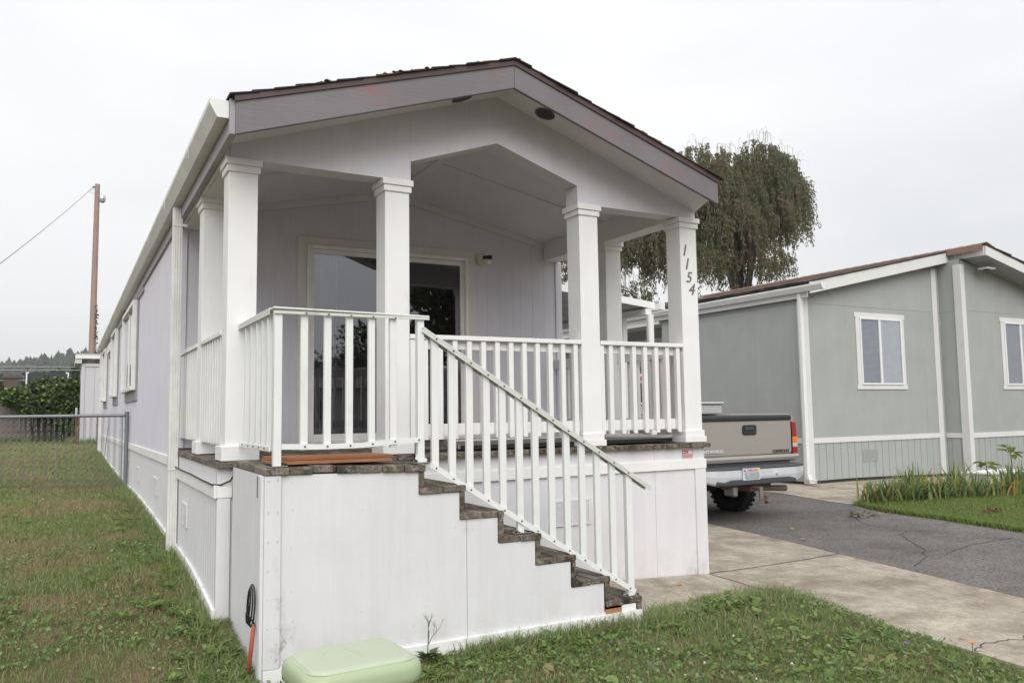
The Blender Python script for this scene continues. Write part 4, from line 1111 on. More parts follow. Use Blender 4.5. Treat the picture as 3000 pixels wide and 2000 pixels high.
part('bin_body', MB().loft([rrect(BX, BY, .20, .16, .06, binz, BR), rrect(BX, BY, .225, .18, .07, .02, BR), rrect(BX, BY, .232, .187, .07, .165, BR)]), M['bin'], bn, smooth=True)
rings = []
for hx, z_ in ((.236, .135), (.264, .137), (.2755, .147), (.2765, .172), (.2755, .200), (.268, .221), (.257, .232), (.248, .236)):
    rings.append(rrect(BX, BY, hx, hx - .045, .10, z_, BR, 12))
part('bin_rim', MB().loft(rings), M['bin'], bn, smooth=True)
rings = [rrect(BX, BY, hx, hx - .045, min(.085, hx*.33), z_, BR, 12) for hx, z_ in ((.2482, .2365), (.243, .2315), (.239, .2385), (.234, .2455), (.225, .2495), (.19, .252), (.14, .2535))]
lid = part('bin_lid', MB().loft(rings), M['binlid'], bn, smooth=False)
for rad, cx in ((.085, -.05),):
    mb = MB()
    for a0, a1 in ((1.9, 4.0), (5.6, 6.9)):
        mb.tube([(BX + cx + rad * math.cos(a0 + (a1 - a0) * k / 12), BY + rad * .8 * math.sin(a0 + (a1 - a0) * k / 12), .2535) for k in range(13)], .0018, 5)
    part('lid_emboss', mb, M['binlid'], lid)
mb = MB(); mb.bar((BX - .01, BY + .09, .2535), (BX + .03, BY - .09, .2535), .005, .003); part('lid_seam', mb, M['binlid'], lid)
# coiled black cable and orange rod
mb = MB()
P = []
for k in range(64):
    a = 2 * math.pi * k / 20 - math.pi / 2; j = (k / 20) * .016
    P.append((.012 - j * .5, -.895 + (.105 - j * 1.6) * math.cos(a) - .06 * math.sin(a) * .6, .262 + (.125 - j * .6) * math.sin(a) + .015 * math.cos(a)))
P += [(.012, -.955, .175), (.01, -.962, .15)]
mb.tube(P, .0046, 6)
tag(part('cable_coil', mb, M['black'], None, smooth=True), 'loop of black cable hanging on the white side of the stair landing', 'cable')
mb = MB(); mb.tube([(.005, -.967, .165), (-.012, -.895, -.17)], .0125, 8)
tag(part('ground_rod', mb, plain('orange red conduit', (0.36, 0.085, 0.045), 0.6), None, smooth=True), 'slim orange red conduit standing in the grass under the cable loop', 'conduit')

# ================================================================== NEIGHBOUR'S HOME
nb = thing('neighbour_home', 'grey green manufactured home with white trim, brown shingles and blind covered windows', 'house', (15.6, 12, -.2))
NX0, NXM, NYA, NYB, NXE, NYL = 11.29, 15.55, 5.0, 4.5, 20.0, 23.0
def nroof(x): return 3.655 + .213 * (min(x, 2 * 15.68 - x) - 11.1)
def npanel(name, o, ax, n, w_, zb, zt, mat, pitch, flip=False, gw=.009, gd=.004, cuts=None):
    st = 0.0
    while st < w_ - .01:
        wd = min(1.2192, w_ - st)
        oo = Vector(o) + Vector(ax) * st
        mb = sheet_v(oo, ax, n, wd - .002, lambda s_: zb(st + s_), lambda s_: zt(st + s_), pitch=pitch, gw=gw, gd=gd)
        if flip: mb.f = [tuple(reversed(f)) for f in mb.f]
        part(name, mb, mat, nb); st += 1.2192
def seam_panels(o, ax, n, w_, zb, zs, zt, flip=False):
    npanel('siding_panel', o, ax, n, w_, zb, lambda s_: zs - .002, M['nsiding'], 2.0, flip, gw=.004, gd=.0005)
    npanel('siding_panel', o, ax, n, w_, lambda s_: zs + .002, zt, M['nsiding'], 2.0, flip, gw=.004, gd=.0005)
fr_top = lambda x: nroof(x) - .22
# front A
seam_panels((NX0, NYA, 0), (1, 0, 0), (0, -1, 0), NXM - NX0, lambda s_: .66, 3.30, lambda s_: max(3.31, fr_top(NX0 + s_)))
npanel('skirting_panel', (NX0, NYA, 0), (1, 0, 0), (0, -1, 0), NXM - NX0, lambda s_: gz(NX0 + s_, NYA) + .075, lambda s_: .66, M['nskirt'], .2032, gw=.018, gd=.014)
# step wall
seam_panels((NXM, NYA - .002, 0), (0, -1, 0), (-1, 0, 0), NYA - NYB, lambda s_: .66, 3.30, lambda s_: 4.40)
npanel('skirting_panel', (NXM, NYA - .002, 0), (0, -1, 0), (-1, 0, 0), NYA - NYB, lambda s_: gz(NXM, NYA - s_) + .07, lambda s_: .66, M['nskirt'], .2032, gw=.018, gd=.014)
# front B
seam_panels((NXM + .001, NYB, 0), (1, 0, 0), (0, -1, 0), NXE - NXM, lambda s_: .66, 3.30, lambda s_: max(3.31, fr_top(NXM + s_)))
npanel('skirting_panel', (NXM + .001, NYB, 0), (1, 0, 0), (0, -1, 0), NXE - NXM, lambda s_: gz(NXM + s_, NYB) + .06, lambda s_: .66, M['nskirt'], .2032, gw=.018, gd=.014)
# long left wall, y 5 .. 9.1, then a recessed entry wall at x = 12.5
seam_panels((NX0, NYA + .002, 0), (0, 1, 0), (-1, 0, 0), 4.1, lambda s_: .66, 3.30, lambda s_: 3.44, True)
npanel('skirting_panel', (NX0, NYA + .002, 0), (0, 1, 0), (-1, 0, 0), 4.1, lambda s_: gz(NX0, NYA + s_) + .07, lambda s_: .66, M['nskirt'], .2032, True, gw=.018, gd=.014)
seam_panels((12.5, 9.1, 0), (0, 1, 0), (-1, 0, 0), 9.0, lambda s_: .0, 3.30, lambda s_: 3.44, True)
mb = MB(); mb.box((NX0, 9.1, -.2), (12.5, 9.12, 3.44)); mb.box((NX0, 18.1, -.2), (12.5, 18.12, 3.44)); mb.box((NX0, 18.12, -.2), (NX0+.02, NYL, 3.44)); part('side_wall', mb, M['nsiding'], nb)
mb = MB(); mb.box((NX0, 9.12, 3.40), (12.5, 18.1, 3.44)); part('soffit', mb, M['ntrim'], nb)
mb = MB(); mb.box((NXE-.02, NYB, -.3), (NXE, NYL, 3.5)); mb.box((NX0, NYL, -.3), (NXE, NYL+.02, 3.6)); part('rear_wall', mb, M['nsiding'], nb)
# footing strip
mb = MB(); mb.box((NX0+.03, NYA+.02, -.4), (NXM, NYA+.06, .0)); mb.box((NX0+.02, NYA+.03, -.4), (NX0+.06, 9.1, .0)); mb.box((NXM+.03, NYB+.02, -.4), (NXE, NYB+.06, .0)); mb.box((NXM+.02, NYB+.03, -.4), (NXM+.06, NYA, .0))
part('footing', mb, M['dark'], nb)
def nbox(name, bx, mat=None, parent=nb, bevel=.003):
    mb = MB(); mb.box(*bx); return part(name, mb, mat or M['ntrim'], parent, bevel)
# corner boards and belts
gA = gz(NX0, NYA) + .03
nbox('corner_board', ((NX0-.02, NYA-.022, gA), (NX0+.155, NYA-.001, 3.40)))
nbox('corner_board', ((NX0-.022, NYA-.0005, gA), (NX0-.001, NYA+.10, 3.42)))
nbox('corner_board', ((NXM-.265, NYA-.022, gA), (NXM-.105, NYA-.001, 4.25)))
nbox('corner_board', ((NXM-.022, NYB-.022, gz(NXM, NYB)+.03), (NXM-.001, NYB+.15, 4.28)))
nbox('corner_board', ((NXM-.0005, NYB-.022, gz(NXM, NYB)+.03), (NXM+.115, NYB-.001, 4.28)))
nbox('belt_trim', ((NX0+.156, NYA-.020, .635), (NXM-.266, NYA-.001, .735)), M['ntrim_x'])
nbox('belt_trim', ((NXM-.020, NYB+.151, .63), (NXM-.001, NYA-.002, .73)))
nbox('belt_trim', ((NXM+.116, NYB-.020, .63), (NXE, NYB-.001, .735)), M['ntrim_x'])
nbox('belt_trim', ((NX0-.020, NYA+.101, .635), (NX0-.001, 9.08, .735)))
louvre((12.84, NYA-.001, .24), (1, 0, 0), (0, -1, 0), .44, .235, M['nskirt'], nb, slats=12)
def nwindow(x0, x1, z0, z1, y):
    wn_ = part('window', MB().box((x0+.1, y-.004, z0+.1), (x1-.1, y+.01, z1-.1)), M['dark'], nb)
    tw = .10
    for bx in (((x0-.03, y-.024, z1-tw), (x1+.03, y-.001, z1)), ((x0-.03, y-.024, z0), (x1+.03, y-.001, z0+tw*.9)), ((x0, y-.022, z0+tw*.9+.0005), (x0+tw, y-.001, z1-tw-.0005)), ((x1-tw, y-.022, z0+tw*.9+.0005), (x1, y-.001, z1-tw-.0005))):
        nbox('window_trim', bx, M['ntrim_x'], wn_)
    a, b_, c_, d_ = x0+tw+.0005, x1-tw-.0005, z0+tw*.9+.001, z1-tw-.001; f = .035; xm = a + (b_-a)*.47
    for bx in (((a, y-.045, c_), (a+f, y-.002, d_)), ((b_-f, y-.045, c_), (b_, y-.002, d_)), ((a+f+.0005, y-.045, c_), (b_-f-.0005, y-.002, c_+f)), ((a+f+.0005, y-.045, d_-f), (b_-f-.0005, y-.002, d_)), ((xm-.03, y-.040, c_+f+.0005), (xm+.03, y-.006, d_-f-.0005))):
        nbox('window_frame', bx, M['nwhite'], wn_)
    # screen half and bare half
    mb = MB(); mb.poly([(a+f, y-.018, c_+f), (xm-.03, y-.018, c_+f), (xm-.03, y-.018, d_-f), (a+f, y-.018, d_-f)]); part('window_pane', mb, M['glass_screen'], wn_, label='pane behind an insect screen')
    mb = MB(); mb.poly([(xm+.03, y-.025, c_+f), (b_-f, y-.025, c_+f), (b_-f, y-.025, d_-f), (xm+.03, y-.025, d_-f)]); part('window_pane', mb, M['glass_win'], wn_)
    mb = MB(); z = c_+f
    while z < d_-f:
        mb.hexa([(a+f, y-.0135, z), (b_-f, y-.0135, z), (b_-f, y-.0055, z+.019), (a+f, y-.0055, z+.019), (a+f, y-.0145, z+.002), (b_-f, y-.0145, z+.002), (b_-f, y-.0065, z+.021), (a+f, y-.0065, z+.021)])
        z += .0235
    tag(part('blind_slat', mb, M['blind'], wn_), kind='stuff')
M['glass_screen'] = glass('screened glass', 0.05, (0.68, 0.68, 0.72))
nwindow(12.79, 14.28, 1.655, 3.19, NYA)
nwindow(16.88, 18.40, 1.64, 3.21, NYB)
# entry window in the recess
ew = part('window', MB().box((12.488, 10.3, 1.95), (12.5, 11.9, 3.05)), M['dark'], nb)
for bx in (((12.47, 10.2, 3.05), (12.4985, 12.0, 3.15)), ((12.47, 10.2, 1.9), (12.4985, 10.3, 3.0495)), ((12.47, 11.9, 1.9), (12.4985, 12.0, 3.0495))): nbox('window_trim', bx, M['ntrim'], ew)
mb = MB(); mb.poly([(12.48, 10.3, 1.95), (12.48, 10.3, 3.05), (12.48, 11.9, 3.05), (12.48, 11.9, 1.95)]); part('window_pane', mb, M['glass_win'], ew)
nbox('eave_beam', ((11.2, 9.13, 3.30), (11.32, 18.1, 3.40)), M['nwhite'])
nbox('entry_post', ((11.2, 12.2, -.2), (11.32, 12.32, 3.30)), M['nwhite'])
# frieze, gutter, downspout
nbox('frieze_board', ((NX0-.1, NYA-.24, 3.375), (NX0-.075, NYL, 3.50)), M['ntrim'])
mb = MB(); mb.loft([gutter_ring(NX0-.105, 4.34, 3.475, 1.0), gutter_ring(NX0-.105, 12, 3.475), gutter_ring(NX0-.105, NYL, 3.475)], cap=False)
ng = part('gutter', mb, M['nwhite'], nb)
mb = MB(); mb.prism([(NX0-.105, 4.338, 3.59), (NX0-.105, 4.338, 3.475), (NX0-.175, 4.338, 3.475), (NX0-.2, 4.338, 3.52), (NX0-.223, 4.338, 3.56), (NX0-.223, 4.338, 3.593)], (0, .004, 0)); part('end_cap', mb, M['nwhite'], ng)
gd_ = gz(11.2, 4.95)
nd = nbox('downspout', ((NX0-.13, 4.91, gd_+.22), (NX0-.05, 4.98, 3.474)), M['nwhite'], nb, .006)
mb = MB(); mb.loft([[(NX0-.13+dx*.08, 4.91+dy*.07, gd_+.2195) for dx, dy in ((0, 0), (1, 0), (1, 1), (0, 1))], [(NX0-.13+dx*.08, 4.88+dy*.07, gd_+.13-dy*.0) for dx, dy in ((0, 0), (1, 0), (1, 1), (0, 1))], [(NX0-.13+dx*.08, 4.70, gd_+.06+dy*.07) for dx, dy in ((0, 0), (1, 0), (1, 1), (0, 1))]], cap=False)
part('spout_elbow', mb, M['nwhite'], nd)
mb = MB(); mb.box((NX0-.125, 4.703, gd_+.065), (NX0-.055, 4.71, gd_+.125)); part('spout_mouth', mb, M['dark'], nd)
nbox('spout_joint', ((NX0-.133, 4.907, .62), (NX0-.047, 4.983, .635)), M['nwhite'], nd)
# gable fascias
YA2, YB2 = NYA - .25, 4.0
def nrake(x0, x1, y, lo, hi, nm, mat):
    return part(nm, MB().hexa([(x0, y, nroof(x0)+lo), (x1, y, nroof(x1)+lo), (x1, y+.03, nroof(x1)+lo), (x0, y+.03, nroof(x0)+lo), (x0, y, nroof(x0)+hi), (x1, y, nroof(x1)+hi), (x1, y+.03, nroof(x1)+hi), (x0, y+.03, nroof(x0)+hi)]), mat, nb, .004)
NXR = 15.68
nrake(11.62-.36, NXR-.001, YA2, -.245, -.02, 'fascia_board', M['nfascia']); nrake(NXR, 20.3, YB2, -.225, -.02, 'fascia_board', M['nfascia'])
part('fascia_board', MB().hexa([(NXR-.03, YB2+.0305, nroof(NXR)-.225), (NXR-.001, YB2+.0305, nroof(NXR)-.225), (NXR-.001, YA2-.001, nroof(NXR)-.225), (NXR-.03, YA2-.001, nroof(NXR)-.225), (NXR-.03, YB2+.0305, nroof(NXR)-.02), (NXR-.001, YB2+.0305, nroof(NXR)-.02), (NXR-.001, YA2-.001, nroof(NXR)-.02), (NXR-.03, YA2-.001, nroof(NXR)-.02)]), M['nfascia'], nb)
nrake(11.3, NXR-.001, YA2-.008, -.03, .01, 'drip_edge', M['drip'])
nrake(NXR, 20.3, YB2-.008, -.03, .01, 'drip_edge', M['drip'])
for (x0, x1, ya, yb) in ((11.2, NXR-.002, YA2+.031, NYA), (NXR, 20.3, YB2+.031, NYB)):
    a, b_ = nroof(x0)-.235, nroof(x1)-.235
    part('soffit', MB().hexa([(x0, ya, a), (x1, ya, b_), (x1, yb, b_), (x0, yb, a), (x0, ya, a+.01), (x1, ya, b_+.01), (x1, yb, b_+.01), (x0, yb, a+.01)]), M['nsiding'], nb)
mb = MB(); mb.box((15.95, 4.15, 4.17), (16.25, 4.35, 4.20)); sl_ = part('soffit_light', mb, M['ntrim'], nb); 
mb = MB(); mb.tube([(16.1, 4.25, 4.16), (16.1, 4.25, 4.169)], .07, 12); part('light_lens', mb, M['dark'], sl_)
# roof deck, stepped shingle courses, ridge caps
for (x0, x1, ya) in ((11.08, NXR-.001, YA2+.031), (NXR, 20.32, YB2+.031)):
    part('roof_deck', MB().hexa([(x0, ya, nroof(x0)-.03), (x1, ya, nroof(x1)-.03), (x1, NYL+.3, nroof(x1)-.03), (x0, NYL+.3, nroof(x0)-.03), (x0, ya, nroof(x0)), (x1, ya, nroof(x1)), (x1, NYL+.3, nroof(x1)), (x0, NYL+.3, nroof(x0))]), M['drip'], nb)
NC2 = 32
for side in (0, 1):
    for k in range(NC2):
        if side and k % 2: continue
        f0, f1 = k / NC2, (k + (1.3 if not side else 2.2)) / NC2
        if side == 0: xa, xb_, ya = 11.03 + 4.65 * f0, min(NXR, 11.03 + 4.65 * f1), YA2 - .02
        else: xa, xb_, ya = 20.37 - 4.69 * f0, max(NXR, 20.37 - 4.69 * f1), YB2 - .02
        mb = MB(); yy = ya - random.uniform(0, .03)
        while yy < NYL:
            yn = min(NYL + .3, yy + random.choice((.16, .22, .3)) * (1 if side == 0 else 4)); lo = .022 + random.uniform(0, .008); hi = .008; jx = random.uniform(-.01, .03) * (1 if side == 0 else -1)
            P = [(xa+jx, yy, nroof(xa)+lo-.014), (xb_, yy, nroof(xb_)+hi-.006), (xb_, yn, nroof(xb_)+hi-.006), (xa+jx, yn, nroof(xa)+lo-.014), (xa+jx, yy, nroof(xa)+lo), (xb_, yy, nroof(xb_)+hi), (xb_, yn, nroof(xb_)+hi), (xa+jx, yn, nroof(xa)+lo)]
            if side: P = [P[1], P[0], P[3], P[2], P[5], P[4], P[7], P[6]]
            mb.hexa(P); yy = yn
        o = part('shingle_course', mb, M['nshingle'], nb); o['kind'] = 'stuff' if False else 'thing'
        del o['kind']
yy = YB2 - .03
while yy < NYL:
    yn = yy + .26
    for s_ in (-1, 1):
        mb = MB(); zt_ = nroof(NXR) + .03
        P = [(NXR, yy, zt_+.0), (NXR + s_*.17, yy, zt_-.05), (NXR + s_*.17, yn+.02, zt_-.06), (NXR, yn+.02, zt_-.012), (NXR, yy, zt_+.018), (NXR + s_*.17, yy, zt_-.034), (NXR + s_*.17, yn+.02, zt_-.044), (NXR, yn+.02, zt_+.006)]
        if s_ < 0: P = [P[1], P[0], P[3], P[2], P[5], P[4], P[7], P[6]]
        mb.hexa(P); 
        if s_ < 0 and yy < YA2 - .1:   # the caps lap down over the little return of the fascia
            mb.hexa([(NXR-.19, yy+.004, zt_-.165), (NXR-.165, yy+.004, zt_-.165), (NXR-.165, yn, zt_-.165), (NXR-.19, yn, zt_-.165), (NXR-.185, yy+.004, zt_-.05), (NXR-.16, yy+.004, zt_-.05), (NXR-.16, yn, zt_-.05), (NXR-.185, yn, zt_-.05)])
        part('ridge_cap', mb, M['ridgecap'], nb)
    yy = yn
mb = MB(); mb.tube([(12.6, 9.4, 4.0), (12.6, 9.4, 4.25)], .07, 8); mb.box((12.35, 9.25, 4.0), (12.85, 9.55, 4.04)); part('roof_vent', mb, M['alu'], nb)

# ================================================================== AWNING between the homes
aw = thing('patio_awning', 'white sheet metal awning on slim posts beside the right side of the porch', 'awning', (5.2, 5, -.2))
def az(x): return 2.93 - .105 * (x - 4.26)
Ya, Yb = 2.92, 13.5
mb = MB(); P = []
nr = 14; pts = []
for k in range(nr):
    xa = 4.27 + (6.02 - 4.27) * k / nr; pw = (6.02 - 4.27) / nr
    pts += [(xa, az(xa)), (xa + pw*.62, az(xa + pw*.62)), (xa + pw*.70, az(xa + pw*.7) - .045), (xa + pw*.92, az(xa + pw*.92) - .045)]
pts.append((6.02, az(6.02)))
for (x0, z0), (x1, z1) in zip(pts[:-1], pts[1:]):
    mb.poly([(x0, Ya, z0), (x1, Ya, z1), (x1, Yb, z1), (x0, Yb, z0)])
part('roof_sheet', mb, M['awning'], aw)
part('end_fascia', MB().hexa([(4.26, Ya-.012, az(4.26)-.06), (6.05, Ya-.012, az(6.05)-.06), (6.05, Ya-.002, az(6.05)-.06), (4.26, Ya-.002, az(4.26)-.06), (4.26, Ya-.012, az(4.26)+.03), (6.05, Ya-.012, az(6.05)+.03), (6.05, Ya-.002, az(6.05)+.03), (4.26, Ya-.002, az(4.26)+.03)]), M['nwhite'], aw)
mb = MB(); mb.box((5.9, Ya-.0, 2.605), (6.0, Yb, 2.685)); part('support_beam', mb, M['nwhite'], aw)
mb = MB(); mb.box((6.03, Ya-.15, 2.66), (6.12, Yb, 2.672)); mb.box((6.112, Ya-.15, 2.6725), (6.12, Yb, 2.76)); mb.box((6.03, Ya-.15, 2.6725), (6.12, Ya-.14, 2.76)); part('edge_gutter', mb, M['nwhite'], aw)
for y_ in (2.86, 3.45, 6.5, 10):
    mb = MB(); mb.box((5.915, y_, -.35), (5.985, y_+.07, 2.604)); mb.box((5.905, y_+.01, -.35), (5.9145, y_+.03, 2.604)); part('awning_post', mb, M['nwhite'], aw)

# ================================================================== PICKUP TRUCK
TX, TY = 7.62, 2.85
TG = gz(TX + .3, TY + 1.2)
tr = thing('pickup_truck', 'pewter pickup truck parked nose in beside the porch, its tailgate towards us', 'pickup truck', (TX, TY + 2.5, TG))
M['pewter'] = plain('pewter metallic paint', (0.36, 0.335, 0.305), 0.36, 0.25, 0.5, var=0.03, coat=0.4)
M['bumper'] = plain('dull chrome bumper', (0.60, 0.62, 0.64), 0.42, 0.2, var=0.12)
M['pad'] = plain('grey black bumper pad', (0.055, 0.06, 0.068), 0.6, bump=0.1)
M['trimblk'] = plain('black moulding', (0.02, 0.021, 0.023), 0.5)
M['red'] = plain('red tail lens', (0.34, 0.014, 0.018), 0.18, coat=0.5); M['amber'] = plain('amber lens', (0.72, 0.20, 0.02), 0.2); M['clear'] = plain('clear lens', (0.45, 0.47, 0.43), 0.2)
M['tyre'] = plain('tyre rubber', (0.014, 0.014, 0.015), 0.75, bump=0.2)
M['tglass'] = plain('dark truck glass', (0.012, 0.013, 0.015), 0.06, spec=0.6)
HW = .985
# bed sides: section across y, from the tailgate to the cab
def side_profile(s_):  # outward bulge at height z
    return [(HW - .045, .50), (HW - .01, .58), (HW + .002, .80), (HW - .005, 1.00), (HW - .025, 1.17), (HW - .05, 1.215), (HW - .12, 1.235), (HW - .13, 1.215), (HW - .13, .62), (HW - .13, .50)]
for s_ in (-1, 1):
    mb = MB()
    for ya, yb, cutz in ((TY + .03, TY + .72, None), (TY + .72, TY + 1.72, 'arch'), (TY + 1.72, TY + 2.05, None)):
        pr = side_profile(s_)
        if cutz: pr = [(a, max(z, .78)) for a, z in pr]
        A = [(TX + s_*a, ya, z) for a, z in pr]; B = [(TX + s_*a, yb, z) for a, z in pr]
        if s_ > 0: A.reverse(); B.reverse()
        mb.loft([A, B])
    part('bed_side', mb, M['pewter'], tr, smooth=False)
# tailgate with rounded edges and inset crease
rings = []
def tg_ring(y_, ins): 
    x0, x1, z0, z1 = TX - .88 + ins, TX + .88 - ins, .655 + ins, 1.195 - ins
    P = []
    rr = .035
    for q, (cx, cz) in enumerate(((x1-rr, z1-rr), (x0+rr, z1-rr), (x0+rr, z0+rr), (x1-rr, z0+rr))):
        for k in range(5):
            a = math.pi/2 * (q + k/4); P.append((cx + rr*math.cos(a), y_, cz + rr*math.sin(a)))
    return P
tgp = part('tailgate', MB().loft([tg_ring(TY+.06, 0), tg_ring(TY+.012, 0), tg_ring(TY+.0, .012)]), M['pewter'], tr)
mb = MB(); mb.loft([[(x, TY + dy, 1.135 + dz) for dy, dz in ((.02, 0), (-.012, .006), (-.02, .02), (-.02, .055), (-.008, .078), (.06, .084), (.06, 0))] for x in np.linspace(TX-.865, TX+.865, 12)]); part('tailgate_moulding', mb, M['trimblk'], tgp, smooth=False)
# handle: bezel, pocket, lever
def rr_face(cx, cz, hx, hz, rr, y_, n=6):
    P = []
    for q, (sx, sz) in enumerate(((1, 1), (-1, 1), (-1, -1), (1, -1))):
        for k in range(n):
            a = math.pi/2 * (q + k/(n-1)); P.append((cx + sx*(hx-rr) + rr*math.cos(a), y_, cz + sz*(hz-rr) + rr*math.sin(a)))
    return P
hd = part('tailgate_handle', MB().loft([rr_face(TX+.03, 1.012, .137, .072, .04, TY+.001), rr_face(TX+.03, 1.012, .137, .072, .04, TY-.010), rr_face(TX+.03, 1.012, .115, .052, .03, TY-.012), rr_face(TX+.03, 1.012, .105, .045, .025, TY-.002)]), M['trimblk'], tgp)
mb = MB(); mb.loft([rr_face(TX+.03, 1.035, .088, .022, .012, TY-.003), rr_face(TX+.03, 1.035, .086, .02, .012, TY-.014)]); part('handle_lever', mb, M['pad'], hd)
# chrome lettering as on the truck
M['letter'] = plain('chrome lettering', (0.80, 0.80, 0.80), 0.4, 0.0)
M['letterblk'] = plain('black letters and painted letter shadow', (0.03, 0.03, 0.03), 0.5)
def lettering(txt, x, z, size, shear, mat, sx=1.0, sp=1.0, dy=0.0):
    o = link('lettering', text_mesh(txt, size, mat, .004, shear, sp), tgp, (x, TY - .005 + dy, z), (R(90), 0, 0)); o.scale = (sx, 1, 1)
lettering('SILVERADO', TX - .812, .700, .064, .3, M['letter'], 1.0)
lettering('SILVERADO', TX - .806, .694, .064, .3, M['letterblk'], 1.0, dy=.0035)  # black copy set lower behind the chrome letters paints in their shadow
mb = MB(); mb.hexa([(TX-.86, TY-.004, .715), (TX-.82, TY-.004, .718), (TX-.82, TY+.001, .718), (TX-.86, TY+.001, .715), (TX-.85, TY-.004, .735), (TX-.80, TY-.004, .732), (TX-.80, TY+.001, .732), (TX-.85, TY+.001, .735)]); part('lettering', mb, M['letter'], tgp)
lettering('CHEVROLET', TX + .475, .673, .062, 0.0, M['letterblk'], 1.0)
# roll pan between tailgate and bumper, tail lamps
mb = MB(); mb.loft([[(x, TY + dy, z) for dy, z in ((.03, .650), (-.022, .645), (-.035, .61), (-.02, .565), (.05, .555), (.08, .60))] for x in (TX-.975, TX-.9, TX, TX+.9, TX+.985)]); part('rear_valance', mb, M['pewter'], tr, .002)
mb = MB(); mb.box((TX-.85, TY+.02, .48), (TX+.85, TY+.06, .56)); part('inner_panel', mb, M['pad'], tr)
for s_ in (-1, 1):
    x0, x1 = TX + s_*.887, TX + s_*.992
    mb = MB()
    def lens(z0, z1):
        f = lambda z: (z - .64) / .48
        xa = lambda z: x1 - s_*.055*max(0, f(z) - .62)**1.2
        return MB().hexa([(min(x0, xa(z0)), TY-.012, z0), (max(x0, xa(z0)), TY-.012, z0), (max(x0, xa(z0)), TY+.14, z0), (min(x0, xa(z0)), TY+.14, z0), (min(x0, xa(z1)), TY-.012, z1), (max(x0, xa(z1)), TY-.012, z1), (max(x0, xa(z1)), TY+.14, z1), (min(x0, xa(z1)), TY+.14, z1)])
    tl = part('tail_lamp', lens(.895, 1.12), M['red'], tr, .012)
    part('lamp_lens', lens(.806, .8935), M['amber'], tl, .006); part('lamp_lens', lens(.742, .8045), M['clear'], tl, .006); part('lamp_lens', lens(.640, .7405), M['red'], tl, .006)
    mb = MB(); mb.box((min(x0, x0 - s_*.006), TY-.010, .635), (max(x0, x0 - s_*.006), TY+.05, 1.12)); part('lamp_bezel', mb, M['trimblk'], tl)
# bumper: curved step bumper with top pad, lower pad, plate recess
def bsec(x):
    f = abs(x - TX) / .95; y = TY - .235 + .16 * max(0, f - .72)**1.2 * 3; zb = .265 + .055 * max(0, f - .80) / .2
    return y, zb
xsB = np.r_[np.linspace(TX-.955, TX-.70, 5), np.linspace(TX-.5, TX+.5, 5), np.linspace(TX+.70, TX+.955, 5)]
def brings(prof):
    out_ = []
    for x in xsB:
        y, zb = bsec(x); out_.append([(x, y + a, zb + (b_ * (.478 - zb) if b_ <= 1 else b_ - 1 + .478 - zb)) for a, b_ in prof])
    return out_
bp_ = part('rear_bumper', MB().loft(brings([(.0, 1.0), (-.004, .55), (.01, .12), (.03, .0), (.12, .0), (.16, 1.0)])), M['bumper'], tr, smooth=False)
part('bumper_step_pad', MB().loft(brings([(-.006, 1.002), (-.012, 1.012), (-.004, 1.03), (.02, 1.034), (.20, 1.034), (.20, 1.002)])), M['pad'], bp_)
mb = MB(); mb.loft([[(x, bsec(x)[0] + a, bsec(x)[1] + z) for a, z in ((.022, -.002), (-.016, .012), (-.018, .07 if abs(x-TX) < .6 else .045), (-.002, .082 if abs(x-TX) < .6 else .055), (.01, .05))] for x in np.linspace(TX-.80, TX+.66, 14)]); part('bumper_pad', mb, M['pad'], bp_)
for x in (TX-.28, TX+.29):
    mb = MB(); mb.tube([(x, bsec(x)[0]+.01, .408), (x, bsec(x)[0]-.03, .404)], [.026, .02], 10); part('plate_light', mb, M['bumper'], bp_)
M['plate'] = plain('white plate', (0.62, 0.63, 0.65), 0.4); M['plategrey'] = plain('blanked plate centre', (0.34, 0.36, 0.39), 0.5); M['plateyellow'] = plain('plate sticker', (0.75, 0.47, 0.08), 0.5); M['script'] = plain('red plate script', (0.42, 0.05, 0.06), 0.5); M['blue'] = plain('blue grey ink', (0.12, 0.14, 0.25), 0.5)
lx, ly, lz = TX - .21, TY - .255, .415
pl = part('number_plate', MB().loft([rr_face(lx, lz, .165, .080, .014, ly+.006), rr_face(lx, lz, .165, .080, .014, ly)]), M['plate'], bp_)
mb = MB(); mb.poly(rr_face(lx+.01, lz-.022, .140, .050, .03, ly-.0015)); part('plate_field', mb, M['plategrey'], pl)
o = link('plate_script', text_mesh('California', .052, M['script'], .0005, .28, .92), pl, (lx-.092, ly-.003, lz+.040), (R(90), 0, 0))
mb = MB(); mb.poly(rr_face(lx+.122, lz+.056, .026, .018, .005, ly-.002)); part('plate_sticker', mb, M['plateyellow'], pl)
mb = MB(); mb.poly(rr_face(lx-.125, lz+.048, .018, .012, .002, ly-.002)); part('plate_sticker', mb, M['blue'], pl)
# hitch, ball, exhaust, hook
mb = MB(); mb.box((TX-.14, TY-.16, .165), (TX-.02, TY+.3, .235)); mb.box((TX-.5, TY-.02, .20), (TX+.4, TY+.05, .262)); ht = part('tow_hitch', mb, M['rust'], tr, .004)
mb = MB(); mb.hexa([(TX-.11, TY-.28, .215), (TX-.05, TY-.28, .215), (TX-.05, TY-.16, .215), (TX-.11, TY-.16, .215), (TX-.11, TY-.28, .235), (TX-.05, TY-.28, .235), (TX-.05, TY-.16, .235), (TX-.11, TY-.16, .235)]); mb.hexa([(TX-.11, TY-.30, .07), (TX-.05, TY-.30, .07), (TX-.05, TY-.275, .07), (TX-.11, TY-.275, .07), (TX-.11, TY-.30, .235), (TX-.05, TY-.30, .235), (TX-.05, TY-.275, .235), (TX-.11, TY-.275, .235)]); mb.box((TX-.115, TY-.43, .055), (TX-.045, TY-.275, .07)); part('ball_mount', mb, M['steel'], ht)
